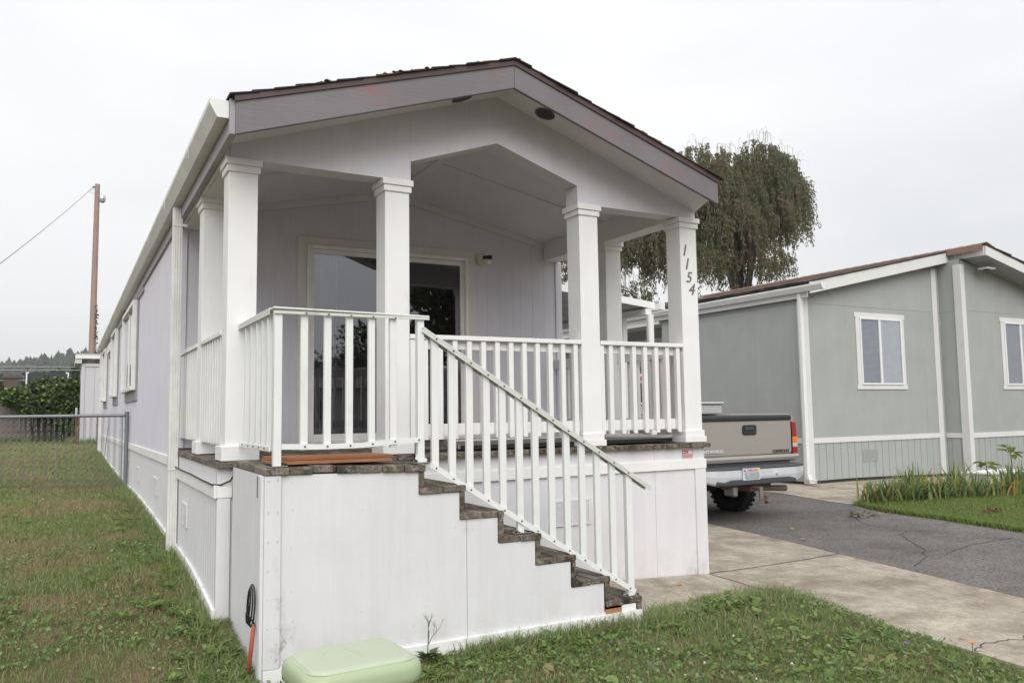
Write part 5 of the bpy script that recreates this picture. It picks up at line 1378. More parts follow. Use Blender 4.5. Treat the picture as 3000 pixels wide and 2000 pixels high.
mb = MB(); bx_, by_ = TX-.08, TY-.38
mb.loft([[(bx_ + r_*math.cos(a), by_ + r_*math.sin(a), z) for a in np.arange(12)*math.pi/6] for r_, z in ((.022, .015), (.022, .054), (.030, .071), (.020, .078), (.016, .088), (.026, .098), (.0315, .118), (.026, .138), (.012, .147))]); part('hitch_ball', mb, M['rust'], ht, smooth=True)
mb = MB(); mb.box((TX-.41, TY-.12, .10), (TX-.33, TY+.1, .25)); part('tow_hook', mb, M['steel'], tr, .02)
mb = MB(); mb.tube([(TX-.1, TY+.35, .175), (TX+.35, TY+.12, .165), (TX+.74, TY+.02, .150)], .043, 12); part('exhaust_pipe', mb, plain('sooty exhaust steel', (0.24, 0.20, 0.165), 0.6, 0.4, var=.2), tr)
mb = MB(); mb.box((TX-.45, TY+.3, .18), (TX-.36, TY+4.5, .32)); mb.box((TX+.36, TY+.3, .18), (TX+.45, TY+4.5, .32)); mb.box((TX-.85, TY+.1, .50), (TX+.85, TY+2.0, .53)); part('chassis_frame', mb, M['dark'], tr)
mb = MB(); mb.tube([(TX-.75, TY+1.2, TG+.40), (TX+.75, TY+1.2, TG+.40)], .05, 10); mb.tube([(TX-.15, TY+1.2, TG+.40), (TX+.15, TY+1.2, TG+.40)], .14, 12); part('rear_axle', mb, M['dark'], tr)
# wheels
def wheel(x, y, s_):
    rr = .405; wd = .13; n = 28; c = (x, y, TG + rr - .008)
    rings = []
    for dx, r_ in ((-wd, .22), (-wd, .33), (-wd+.02, .385), (-wd+.05, .405), (wd-.05, .405), (wd-.02, .385), (wd, .33), (wd, .22)):
        rings.append([(c[0] + dx, c[1] + r_*math.cos(2*math.pi*k/n), c[2] + r_*math.sin(2*math.pi*k/n)) for k in range(n)])
    mb = MB().loft(rings, cap=False)
    wl = part('wheel', mb, M['tyre'], tr, label=None, smooth=False)
    mb = MB()
    for k in range(n):
        a = 2*math.pi*(k + .5)/n; a2 = a + .13
        for x0, x1, sk in ((-wd+.02, -.01, .0), (.01, wd-.02, .06)):
            P = []
            for r_ in (.402, .418):
                for xx, an in ((x0, a + sk), (x1, a + sk + .03), (x1, a2 + sk + .03), (x0, a2 + sk)): P.append((c[0] + xx, c[1] + r_*math.cos(an), c[2] + r_*math.sin(an)))
            mb.hexa(P)
    part('tread_lug', mb, M['tyre'], wl)['kind'] = 'stuff'
    mb = MB().loft([[(c[0] + dx, c[1] + r_*math.cos(2*math.pi*k/20), c[2] + r_*math.sin(2*math.pi*k/20)) for k in range(20)] for dx, r_ in ((s_*wd*.95, .222), (s_*wd*.3, .20), (s_*wd*.35, .08), (s_*wd*.6, .06))]); part('rim', mb, M['alu'], wl)
for s_ in (-1, 1):
    wheel(TX + s_*.82, TY + 1.20, s_); wheel(TX + s_*.82, TY + 4.75, s_)
# bed floor and front wall, cab, bonnet
mb = MB(); mb.box((TX-.85, TY+.06, .60), (TX+.85, TY+2.05, .62)); mb.box((TX-.85, TY+2.03, .62), (TX+.85, TY+2.06, 1.20)); part('bed_floor', mb, M['pewter'], tr)
cabz = [(.50, .0, .0), (1.14, .0, .0), (1.86, .16, .14), (1.925, .26, .22)]
def cab_ring(z, inset, iy): 
    return [(TX-HW+.02+inset, TY+2.10+iy, z), (TX+HW-.02-inset, TY+2.10+iy, z), (TX+HW-.02-inset, TY+4.15-iy*2.2, z), (TX-HW+.02+inset, TY+4.15-iy*2.2, z)]
cabp = part('cab', MB().loft([cab_ring(z, a, iy) for z, a, iy in cabz]), M['pewter'], tr, .03)
def cabq(u0, u1, z0, z1, off=.004):
    f = lambda z: (z - 1.14) / .72
    return [(TX + u * (HW-.02-.16*f(z)) , TY+2.10+.14*f(z)-off, z) for u, z in ((u0, z0), (u1, z0), (u1, z1), (u0, z1))]
mb = MB(); mb.poly(cabq(-.86, -.30, 1.20, 1.76)); part('rear_window', mb, M['tglass'], cabp)
mb = MB(); mb.poly(cabq(-.285, .285, 1.20, 1.76)); part('rear_window', mb, M['tglass'], cabp)
mb = MB(); mb.poly(cabq(.30, .86, 1.20, 1.76)); part('rear_window', mb, M['tglass'], cabp)
mb = MB(); mb.box((TX-.20, TY+2.215, 1.815), (TX+.20, TY+2.25, 1.865)); part('brake_light', mb, M['red'], cabp)
mb = MB()
for s_ in (-1, 1): mb.box((TX + s_*(HW-.025), TY+2.5, 1.0), (TX + s_*(HW-.010), TY+2.7, 1.03))
part('door_handle', mb, M['trimblk'], cabp)
part('bonnet', MB().loft([[(TX-HW+.03, y, .5), (TX+HW-.03, y, .5), (TX+HW-.03, y, z), (TX-HW+.03, y, z)] for y, z in ((TY+4.1, 1.14), (TY+5.2, 1.06), (TY+5.5, .9))]), M['pewter'], tr, .05)
# tool box across the bed
tb = thing('tool_box', 'bright diamond plate tool box lying across the truck bed behind the cab', 'tool box', (TX, TY+1.75, 1.24))
mt, t, b = new_mat('diamond plate'); N = NT(t)
b.inputs['Base Color'].default_value = (0.62, 0.63, 0.64, 1); b.inputs['Metallic'].default_value = 0.85; b.inputs['Roughness'].default_value = 0.35
wv1 = N.n('ShaderNodeTexVoronoi'); wv1.inputs['Scale'].default_value = 45; wv1.inputs['Randomness'].default_value = 0.15; N.l(N.pos((1, 1, .6), (0, R(45), 0)), wv1.inputs['Vector']); N.bump(wv1.outputs['Distance'], 0.9, 0.02, b)
M['diamond'] = mt
mb = MB(); mb.box((TX-.96, TY+1.52, 1.245), (TX+.96, TY+2.0, 1.385)); part('box_body', mb, M['diamond'], tb, .004)
mb = MB(); mb.box((TX-1.0, TY+1.48, 1.3855), (TX+1.0, TY+2.02, 1.43)); part('box_lid', mb, M['alu'], tb, .02)
mb = MB(); mb.box((TX+.36, TY+1.515, 1.26), (TX+.52, TY+1.519, 1.345)); lb = part('paper_label', mb, M['paper'], tb)
mb = MB(); mb.box((TX+.365, TY+1.5135, 1.265), (TX+.515, TY+1.5145, 1.30)); part('label_print', mb, plain('pale blue print', (0.25, 0.42, 0.62), 0.6), lb)

# ================================================================== BACKGROUND LEFT
M['galv'] = plain('galvanised steel', (0.21, 0.225, 0.24), 0.5, 0.5, var=.12)
M['pinkwood'] = paint('weathered fence board', (0.185, 0.150, 0.140), 'v', 0.5, dirt=0.3, var=.18, dirtcol=(.1, .09, .085))
M['shed'] = paint('lavender grey shed paint', (0.56, 0.55, 0.585), 'v', 0.3, dirt=0.2)
M['polewood'] = paint('reddish utility pole', (0.34, 0.245, 0.205), 'v', 0.6, dirt=0.4, var=.2, dirtcol=(.2, .17, .15))
# chain link fence: from the house wall at y = 8 it runs back and to the left
cf = thing('chain_link_fence', 'galvanised chain link fence running back across the left lawn from the house wall', 'fence', (-1.5, 11.5, .25))
FD = Vector((-.95, .30, 0)).normalized(); F0 = Vector((-.095, 8, 0))
def fp(s_, z_, off=0.0): q = F0 + FD * s_ + Vector((.30, .95, 0)) * off; return (q.x, q.y, z_)
def fg(s_): q = F0 + FD * s_; return gz(q.x, q.y)
mb = MB(); mb.tube([fp(0, fg(0) - .1), fp(0, 1.385)], .029, 12); mb.tube([fp(0, 1.385), fp(0, 1.40)], .032, 12); po = part('fence_post', mb, M['galv'], cf)
mb = MB()
for z_ in (1.30, 1.10, .62): mb.tube([fp(0, z_), fp(0, z_ + .025)], .034, 12)
mb.bar(fp(.06, .33), fp(.06, 1.35), .012, .006, (0, 1, 0)); part('tension_band', mb, M['galv'], po)
mb = MB(); mb.tube([fp(.03, 1.345), fp(12, 1.345)], .026, 10); part('top_rail', mb, M['galv'], cf)
for s_ in (3.4, 6.4, 9.6):
    mb = MB(); mb.tube([fp(s_, fg(s_) - .1, .03), fp(s_, 1.34, .03)], .024, 10); part('fence_post', mb, M['galv'], cf)
mb = MB(); dw = .085; sx_ = .06
while sx_ < 11.9:
    z0, z1 = fg(sx_) + .02, 1.372; nz_ = int((z1 - z0) / dw)
    for sg in (0, 1):
        mb.tube([fp(sx_ + (dw / 2 if (q + sg) % 2 else 0), z0 + (z1 - z0) * q / (2 * nz_), .006 if (q + sg) % 2 else -.006) for q in range(2 * nz_ + 1)], .0046, 3, False)
    sx_ += dw / 2 if False else dw
mb.tube([fp(.25, 1.2, -.02), fp(.28, .95, -.02), fp(.3, .7, -.03)], .004, 4); mb.tube([fp(.42, 1.22, -.02), fp(.40, .9, -.03)], .004, 4)
part('chain_mesh', mb, M['galv'], cf)['kind'] = 'stuff'
for x_ in (-.49, .07):
    mb = MB(); gg = gz(x_, 24.5); mb.tube([(x_, 24.5, gg-.1), (x_, 24.5, gg+.95)], .032, 6)
    tag(part('iron_stake', mb, M['rust'], None), 'rusty iron stake in the back lawn %s' % ('near the ivy' if x_ < -.2 else 'in front of the lavender shed'), 'stake', 'rusty iron stakes in the back lawn')

# shed behind the house
sx0, sy = -.43, 26.0
sh = thing('garden_shed', 'pale lavender board shed with flat corrugated roof behind the long home', 'shed', (1.2, 27.5, .35))
gs = gz(sx0, sy)
x = sx0 + .115
mb = MB(); mb.box((sx0, sy-.02, gs-.1), (sx0+.11, sy+.03, 3.15)); part('corner_board', mb, M['shed'], sh)
for wd in (.30, .50, .30, .5, .5, .5):
    mb = MB(); mb.box((x+.006, sy, gs-.1), (x+wd-.006, sy+.02, 3.10)); part('wall_board', mb, M['shed'], sh); x += wd
mb = MB(); mb.box((sx0+.01, sy+.021, gs-.1), (sx0+.03, sy+3, 3.1)); mb.box((sx0+.01, sy+2.98, gs-.1), (x, sy+3.0, 3.1)); mb.box((sx0+.03, sy+.0205, gs-.1), (x, sy+.03, 3.1)); part('side_wall', mb, M['shed'], sh)
mb = MB(); mb.box((-.63, sy-.18, 3.32), (x+.2, sy-.15, 3.47)); part('roof_fascia', mb, M['nwhite'], sh)
mb = MB(); mb.box((sx0+.115, sy-.03, 3.05), (x, sy-.001, 3.16)); part('head_trim', mb, M['shed'], sh)
mb = MB(); mb.box((-.63, sy-.145, 3.155), (sx0+.0, sy+3.2, 3.315)); part('eave_board', mb, M['shed'], sh)
mb = MB(); xx = -.66
while xx < x + .2:
    mb.hexa([(xx, sy-.2, 3.47), (xx+.06, sy-.2, 3.47), (xx+.06, sy+3.2, 3.3), (xx, sy+3.2, 3.3), (xx+.012, sy-.2, 3.49), (xx+.048, sy-.2, 3.49), (xx+.048, sy+3.2, 3.32), (xx+.012, sy+3.2, 3.32)]); xx += .07
part('roof_sheet', mb, M['awning'], sh)
mp2 = thing('marker_post', 'thin rusty post with a pale top standing beside the shed corner', 'post', (-.55, sy-.3, gs))
mb = MB(); mb.tube([(-.55, sy-.3, gs-.1), (-.55, sy-.3, gs+.95)], .03, 6); part('post_shaft', mb, M['rust'], mp2)
mb = MB(); mb.tube([(-.55, sy-.3, gs+.951), (-.55, sy-.3, gs+1.25)], .035, 6); part('post_top', mb, M['shed'], mp2)

# wooden fence with separate boards
wf = thing('wood_fence', 'weathered pinkish wooden board fence along the back of the lawn', 'fence', (-4, 29, .4))
x = -8.6; 
while x < -.6:
    wd = random.uniform(.115, .135); top = 2.28 + (.0 if x < -2.9 else -.08) + random.uniform(-.015, .015); gg = gz(x, 29)
    mb = MB(); mb.box((x, 29 + random.uniform(-.008, .008), gg + .05), (x + wd, 29.02, top)); part('fence_board', mb, M['pinkwood'], wf)
    x += wd + random.uniform(.006, .03)
mb = MB(); mb.box((-8.6, 29.03, .75), (-.5, 29.07, .84)); mb.box((-8.6, 29.03, 1.95), (-.5, 29.07, 2.04)); part('fence_rail', mb, M['pinkwood'], wf)

# leaf clouds
def leaves(P, size, tri=False, flat=0.5, droop=0.0, aspect=0.55):
    """diamond leaves at points P (n,3), random turns; returns V, F"""
    n = len(P); a = rng.uniform(0, 2*np.pi, n); e = rng.normal(0, flat, n) - droop; s_ = size * rng.uniform(.65, 1.25, n)
    dx = np.c_[np.cos(a)*np.cos(e), np.sin(a)*np.cos(e), np.sin(e)]
    t = rng.normal(size=(n, 3)); t -= (t*dx).sum(1)[:, None]*dx; t /= np.linalg.norm(t, axis=1)[:, None] + 1e-9
    c = P; L = dx * s_[:, None]; Wd = t * (s_*aspect*.5)[:, None]
    V = np.stack([c, c + L*.45 + Wd, c + L, c + L*.45 - Wd], 1).reshape(-1, 3)
    i = np.arange(n)*4
    return V, np.c_[i, i+1, i+2, i+3]
def blob_points(blobs, n, shell=0.75):
    vol = np.array([b_[3]*b_[4]*b_[5] for b_ in blobs]); k = rng.choice(len(blobs), n, p=vol/vol.sum()); B = np.array(blobs)[k]
    dirs = rng.normal(size=(n, 3)); dirs /= np.linalg.norm(dirs, axis=1)[:, None]
    rad = shell + (1 - shell)*rng.uniform(0, 1, n); rad = np.where(rng.uniform(size=n) < .25, rng.uniform(.2, 1, n), rad) * (1 + .12*rng.normal(size=n))
    return B[:, :3] + dirs*B[:, 3:]*rad[:, None]

# ivy over the fence
M['ivy'] = foliage('ivy leaf', [(0, (0.030, 0.052, 0.024)), (.5, (0.065, 0.10, 0.040)), (.8, (0.12, 0.17, 0.055)), (1, (0.24, 0.29, 0.07))], rough=.4, trans=.15)
M['wood'] = plain('dark stem', (0.06, 0.045, 0.035), 0.9, bump=.4)
iv = thing('ivy_bush', 'dense dark green ivy bush spilling over the wooden fence', 'bush', (-1.5, 28.3, .5))
bl = []
for k in range(70):
    f = random.random(); x = -2.68 + 2.3*f
    top = np.interp(x, [-2.9, -2.4, -1.9, -1.5, -.9, -.4], [2.15, 2.55, 2.72, 2.88, 2.88, 2.75]); bot = np.interp(x, [-2.9, -2.3, -1.9, -1.3, -.4], [1.85, 1.6, 1.2, .85, .65])
    r_ = random.uniform(.20, .32); bl.append((x, random.uniform(28.0, 28.8), random.uniform(bot + r_, max(bot + r_ + .01, top - r_)), r_*1.1, r_, r_))
bl += [(-1.5, 28.5, 1.9, .9, .35, .6), (-.9, 28.5, 1.6, .5, .35, .8), (-2.2, 28.5, 2.05, .5, .3, .3), (-1.52, 28.5, 2.75, .12, .12, .16), (-1.25, 28.5, 2.72, .16, .1, .1), (-.6, 28.5, 2.7, .14, .1, .12)]
V, F = leaves(blob_points(bl, 26000, .72), .13, flat=.5, droop=.5, aspect=.85)
link('ivy_leaves', numpy_mesh('ivy_leaves', V, F, M['ivy']), iv)['kind'] = 'stuff'
mb = MB()
for k in range(6): mb.tube([(-.8 - k*.2, 28.6, .4), (-.9 - k*.22, 28.5, 1.2), (-1.0 - k*.25, 28.5, 2.0)], [.05, .04, .02], 5)
part('ivy_stem', mb, M['wood'], iv)

# utility pole
up = thing('utility_pole', 'tall leaning reddish wooden utility pole with a small lamp near its top', 'utility pole', (.2, 38, .4))
mb = MB(); mb.tube([(.16, 38, .3), (.19, 38, 4.3), (.215, 38, 12.62)], [.165, .155, .115], 14); part('pole_shaft', mb, M['polewood'], up)
mb = MB(); mb.tube([(.33, 37.95, 11.95), (.48, 37.9, 11.98)], .03, 8); mb.loft([[(.44 + r_*math.cos(a), 37.9 + r_*math.sin(a), z) for a in np.arange(12)*math.pi/6] for r_, z in ((.06, 12.10), (.14, 12.04), (.16, 11.90), (.13, 11.76), (.05, 11.70))]); part('pole_lamp', mb, M['alu'], up)
mb = MB(); mb.tube([(.07, 37.9, 12.45), (.02, 37.85, 12.42)], .05, 8); mb.tube([(.2, 37.88, 12.3), (.2, 37.85, 12.3)], .03, 8); mb.tube([(.2, 37.88, 12.0), (.2, 37.85, 12.0)], .03, 8); part('insulator', mb, M['steel'], up)
mb = MB(); 
P = [];  a = Vector((.03, 37.85, 12.43)); b_ = Vector((-3.35, 14.6, 3.5))
for k in range(14):
    t = k/13; q = a.lerp(b_, t); q.z -= .12*4*t*(1-t); P.append(q)
mb.tube(P, .014, 5)
P2 = [Vector((.05, 37.87, 12.35)), Vector((-.15, 37.8, 12.15)), Vector((.1, 37.87, 12.1))]
mb.tube(P2, .01, 4)
tag(part('power_wire', mb, M['steel'], None), 'thin wire running down to the left from the utility pole', 'wire')
mb = MB()
bl = [(.30, 37.95, z, .09, .09, .22) for z in np.arange(4.4, 6.6, .3)]
V, F = leaves(blob_points(bl, 420, .6), .10, aspect=.7); link('pole_creeper', numpy_mesh('pole_creeper', V, F, foliage('dry creeper leaf', [(0, (.11, .06, .04)), (1, (.2, .11, .07))])), up)['kind'] = 'stuff'

# flat dark shelter, red brown building and wires far behind the ivy
sp_ = thing('flat_shelter', 'low dark flat roofed shelter with white corner posts seen over the ivy', 'shelter', (-1.7, 48, .5))
mb = MB(); mb.box((-2.72, 46, 3.35), (-.72, 50, 3.78)); part('shelter_roof', mb, plain('dark shelter roof', (.04, .042, .05), .7), sp_)
for x_ in (-2.78, -.78):
    mb = MB(); mb.box((x_, 45.94, .3), (x_+.07, 46.0, 3.72)); mb.box((x_ if x_ < -2 else x_-.08, 45.93, 3.721), (x_+(.15 if x_ < -2 else .07), 45.99, 3.79)); part('shelter_post', mb, M['nwhite'], sp_)
rb = thing('red_building', 'low red brown building far behind the wooden fence', 'building', (-4.15, 62, .5))
mb = MB(); mb.box((-4.55, 60, .3), (-3.75, 64, 4.0)); part('wall', mb, plain('red brown boards', (.09, .066, .06), .8, var=.2), rb)
mb = MB(); mb.box((-4.6, 59.9, 4.001), (-3.7, 64.1, 4.15)); part('roof', mb, plain('red brown roof', (.08, .055, .05), .8), rb)
for k, (z_, x0) in enumerate(((4.86, -8), (4.62, -8), (3.9, -8))):
    mb = MB(); mb.tube([(x0 - 12, 60, z_ - .05), (x0 - 4, 60, z_ - .1), (.2, 60, z_), (6, 60, z_ + .1)], .018, 4)
    tag(part('overhead_wire', mb, M['alu'], None), ('highest' if k == 0 else 'middle' if k == 1 else 'lowest') + ' pale overhead wire crossing in front of the wooded hill', 'wire', 'overhead wires before the hill')

# hill with its wood
xs_ = np.linspace(-700, 500, 61); ys_ = np.linspace(420, 900, 17)
X, Y = np.meshgrid(xs_, ys_)
prof_ = 30 + 6*np.sin(X/130 + .9) + np.interp(X, [-700, -40, 10, 60, 500], [-10, -2, 5, 8, 20])
Z = prof_ * np.exp(-((Y - 640)/120)**2) + 0.2
i = (np.arange(16)[:, None]*61 + np.arange(60)[None]).ravel()
M['hill'] = plain('wooded hillside', (0.035, 0.045, 0.03), .95, var=.3)
tag(link('hill', numpy_mesh('hill', np.c_[X.ravel(), Y.ravel(), Z.ravel()], np.c_[i, i+1, i+62, i+61], M['hill'], True)), 'dark wooded hill on the horizon', kind='structure')
M['conifer'] = foliage('far conifer', [(0, (.022, .032, .022)), (.6, (.038, .05, .032)), (1, (.055, .065, .036))], trans=.05)
V = []; F = []
for k in range(1500):
    x = random.uniform(-420, 260) if k % 3 else random.uniform(-60, 30); y = random.uniform(500, 660)
    z0 = float((30 + 6*math.sin(x/130 + .9) + np.interp(x, [-700, -40, 10, 60, 500], [-10, -2, 5, 8, 20])) * math.exp(-((y - 640)/120)**2)) + .2
    h = random.uniform(4, 8) * (1.35 if random.random() < .15 else 1); rd = h*random.uniform(.18, .42); nl = 5
    rnd = random.random() < .65
    for q in range(nl):
        zb = z0 + h*(.05 + .85*q/nl); zt = z0 + h*min(1, (.05 + .85*q/nl) + .36); rr = rd*((1 - (q/nl)**1.3) if not rnd else math.sin(math.pi*(.25 + .7*q/nl))); a0 = random.uniform(0, 6)
        n6 = 7; i = len(V)
        V.append((x + random.uniform(-.1, .1)*rd, y, zt))
        for j in range(n6):
            r_ = rr*random.uniform(.7, 1.2); V.append((x + r_*math.cos(a0 + j*2*math.pi/n6), y + r_*math.sin(a0 + j*2*math.pi/n6), zb + random.uniform(-.06, .06)*h))
        for j in range(n6): F.append((i, i+1+j, i+1+(j+1) % n6))
tag(link('far_forest', numpy_mesh('far_forest', V, F, M['conifer'])), 'conifer wood covering the far hill', kind='stuff')

# trees
M['bark'] = plain('grey brown bark', (0.13, 0.11, 0.095), .9, bump=.8, bscale=14, var=.35)
M['birch'] = foliage('weeping birch leaf', [(0, (.105, .13, .065)), (.5, (.165, .19, .095)), (.8, (.215, .21, .115)), (1, (.27, .20, .13))], trans=.5, patch=[(0, (.17, .13, .09)), (1, (.24, .165, .12))], patch_scale=.5)
M['broad'] = foliage('broad tree leaf', [(0, (.028, .038, .018)), (.6, (.05, .064, .026)), (1, (.085, .088, .035))], trans=.25)
def weeping_tree(nm, label, base, height, domes, nst, lf, seed, lmax=4.5, limbs=14):
    global rng
    rng = np.random.default_rng(seed); rd = random.Random(seed)
    t = thing(nm, label, 'tree', base)
    bx, by, bz = base
    mb = MB(); mb.tube([(bx, by, bz-.2), (bx + .15, by, bz + height*.25), (bx - .1, by + .1, bz + height*.5), (bx + .2, by, bz + height*.68)], [.34, .27, .17, .04], 10); part('trunk', mb, M['bark'], t)
    mb = MB()
    for k in range(limbs):
        d_ = domes[k % len(domes)]; a = rd.uniform(0, 6.28); f = rd.uniform(.5, .95); e = (d_[0] + d_[3]*f*math.cos(a), d_[1] + d_[4]*f*math.sin(a), d_[2] + d_[5]*rd.uniform(-.1, .45)); h0 = bz + height*rd.uniform(.25, .6)
        s_ = (bx, by, h0); mid = ((s_[0]*.55 + e[0]*.45), (s_[1]*.55 + e[1]*.45), max(s_[2], e[2])*.6 + e[2]*.4 + .3)
        mb.tube([s_, ((s_[0]+mid[0])/2, (s_[1]+mid[1])/2, (s_[2]+mid[2])/2 - .1), mid, e], [.12, .09, .06, .02], 5)
    part('limb', mb, M['bark'], t)
    vol = np.array([d_[3]*d_[4]*d_[5] for d_ in domes]); kk = rng.choice(len(domes), nst, p=vol/vol.sum()); D = np.array(domes)[kk]
    dirs = rng.normal(size=(nst, 3)); dirs[:, 2] = np.abs(dirs[:, 2])*.9 - .15; dirs /= np.linalg.norm(dirs, axis=1)[:, None]
    rr = np.where(rng.uniform(size=nst) < .72, rng.uniform(.82, 1.06, nst), rng.uniform(.3, .85, nst))
    S0 = D[:, :3] + dirs*D[:, 3:6]*rr[:, None]
    ln = rng.uniform(.35, 1, nst)*lmax*D[:, 6]
    # clumping: strands gather into tresses
    tress = rng.normal(0, .28, (nst, 2)); seeds = rng.choice(nst, max(8, nst//11), replace=False); near = ((S0[:, None, :] - S0[None, seeds, :])**2).sum(-1).argmin(1)
    S0 = S0 + (S0[seeds][near] - S0)*rng.uniform(.05, .5, nst)[:, None]; S0[:, :2] += rng.normal(0, .05, (nst, 2))
    P = []; TW = MB()
    for s_ in range(nst):
        m_ = int(max(6, ln[s_]*lf)); tt = np.sort(rng.uniform(0, 1, m_))
        out_ = np.array([dirs[s_, 0], dirs[s_, 1]])*.35*min(1, ln[s_]/3); sway = rng.normal(0, .12, 2)
        x = S0[s_, 0] + out_[0]*np.sqrt(tt) + sway[0]*tt**2 + rng.normal(0, .055, m_); y = S0[s_, 1] + out_[1]*np.sqrt(tt) + sway[1]*tt**2 + rng.normal(0, .055, m_)
        z = S0[s_, 2] + .25*np.sin(tt*2.2)*(1 - tt) - ln[s_]*tt**1.15
        P.append(np.c_[x, y, z])
        if s_ % 3 == 0: TW.tube([(x[0], y[0], S0[s_, 2]), (x[m_//2], y[m_//2], z[m_//2]), (x[-1], y[-1], z[-1])], .010, 3, False)
    P = np.concatenate(P); P = P[P[:, 2] > bz + 1.0]
    V, F = leaves(P, .17, flat=.32, droop=1.05, aspect=.34)
    link('crown', numpy_mesh('crown', V, F, M['birch']), t)['kind'] = 'stuff'
    part('twig', TW, M['bark'], t)['kind'] = 'stuff'
    # bare upright twigs on the top
    mb = MB()
    for k in range(110):
        d_ = domes[rd.randrange(len(domes))]; a = rd.uniform(0, 6.28); f = rd.uniform(0, .9); x = d_[0] + d_[3]*f*math.cos(a); y = d_[1] + d_[4]*f*math.sin(a); z = d_[2] + d_[5]*math.sqrt(max(0, 1 - f*f))
        dxx = rd.uniform(-.5, .7); hh = rd.uniform(.1, .5); mb.tube([(x, y, z - .4), (x + dxx*.2, y, z + hh*.7), (x + dxx*.55, y, z + hh), (x + dxx, y, z + hh*.8), (x + dxx*1.3, y, z + hh*.3)], [.008, .007, .006, .004, .003], 3, False)
    part('top_twig', mb, M['bark'], t)['kind'] = 'stuff'
    return t
# domes: centre x y z, radii, strand length factor
weeping_tree('weeping_birch', 'tall weeping birch with rusty green hanging foliage behind the grey green home', (28.6, 24, -.2), 14.5,
    [(30.4, 24, 12.7, 1.9, 1.6, 2.7, .95), (32.3, 24.3, 12.6, 1.25, 1.4, 2.5, 1.15), (28.4, 24.4, 12.3, 1.8, 1.8, 2.2, .9), (26.3, 24, 11.9, 1.9, 2.0, 2.5, .9), (24.4, 25, 10.2, 1.8, 2.0, 2.4, .8), (29.4, 23.2, 10.6, 1.6, 1.8, 1.6, .6), (27.0, 23, 9.8, 2.1, 2, 1.6, .6), (24.8, 23.5, 8.2, 2.0, 2.0, 1.4, .5), (28.2, 22.5, 8.3, 1.9, 1.8, 1.2, .4)], 2300, 40, 5, 3.1)
weeping_tree('slender_birch', 'thinner open birch seen between the right hand porch posts', (20.6, 25, -.2), 12,
    [(20.3, 25, 8.9, 1.7, 2, 2.0, .5), (22.4, 25, 8.9, 1.4, 2, 2.2, .5), (18.9, 25.5, 7.2, 1.2, 1.5, 1.4, .4), (21.4, 24, 6.4, 1.7, 1.4, .9, .3)], 430, 36, 9, 2.9, 22)
def broad_tree(label, base, h, rad, seed, n=9000, lf=.16, group=None, nm='broadleaf_tree'):
    global rng
    rng = np.random.default_rng(seed); rd = random.Random(seed)
    t = thing(nm, label, 'tree', base, group); bx, by, bz = base
    mb = MB(); mb.tube([(bx, by, bz-.3), (bx + .1, by, bz + h*.3), (bx, by + .1, bz + h*.7)], [h*.028, h*.02, h*.008], 8)
    bl = []
    for k in range(22):
        a = rd.uniform(0, 6.28); f = rd.uniform(.1, .8); z = rd.uniform(.38, .92)*h; w_ = rad*math.sin(math.pi*min(1, max(.12, z/h - .12)))
        bl.append((bx + w_*f*math.cos(a), by + w_*f*math.sin(a), bz + z, rad*rd.uniform(.25, .42), rad*rd.uniform(.25, .42), rad*rd.uniform(.18, .32)))
        mb.tube([(bx, by, bz + h*rd.uniform(.25, .5)), ((bx + bl[-1][0])/2, (by + bl[-1][1])/2, bz + z*.85), bl[-1][:3]], [h*.009, h*.006, .01], 5)
    part('trunk', mb, M['bark'], t)
    V, F = leaves(blob_points(bl, n, .65), lf, flat=.6, droop=.2, aspect=.6); link('crown', numpy_mesh('crown', V, F, M['broad']), t)['kind'] = 'stuff'
    return t
rng = np.random.default_rng(3)
for k, (x, y, h, rad, lb) in enumerate(((-14.5, 118, 7.0, 4.4, 'low olive tree at the left edge before the wooded hill'), (-9.2, 122, 6.2, 4.0, 'rounded yellowish tree between the wire and the wooded hill'), (-2.0, 125, 7.2, 5.0, 'wide olive tree behind the dark flat shelter'), (2.8, 120, 8.5, 4.2, 'taller dark tree behind the lavender shed'))):
    broad_tree(lb, (x, y, .3), h, rad, 30 + k, 5000, .5)

# ================================================================== ACROSS THE STREET (mirrored in the porch glass)
ah = thing('street_home', 'low grey mobile home across the street behind the camera', 'house', (11, -30, -.3))
mb = MB(); mb.box((2, -33, -.3), (20, -28, 2.6)); part('wall', mb, M['nsiding'], ah)
mb = MB(); mb.hexa([(1.6, -33.4, 2.6), (20.4, -33.4, 2.6), (20.4, -27.6, 2.6), (1.6, -27.6, 2.6), (1.6, -30.6, 3.7), (20.4, -30.6, 3.7), (20.4, -30.4, 3.7), (1.6, -30.4, 3.7)]); part('roof', mb, M['nshingle'], ah)
for x_ in (5, 9, 14, 17.5):
    mb = MB(); mb.box((x_, -27.99, .9), (x_+1.2, -27.95, 2.0)); part('window', mb, M['tglass'], ah)
for k, (x, y, h, rad) in enumerate(((4, -38, 7.5, 3.5), (10.5, -40, 6.5, 4), (15, -37, 7, 3.2), (13.2, -19.5, 10.5, 3.3))):
    broad_tree(('tall tree at the left' if k == 0 else 'wide tree' if k == 1 else 'small tree' if k == 2 else 'dense tree at the right') + (' behind the home across the street' if k < 3 else ' on this side of the street behind the camera'), (x, y, -.3), h, rad, 60 + k, 4500 if k < 3 else 6500, .3)
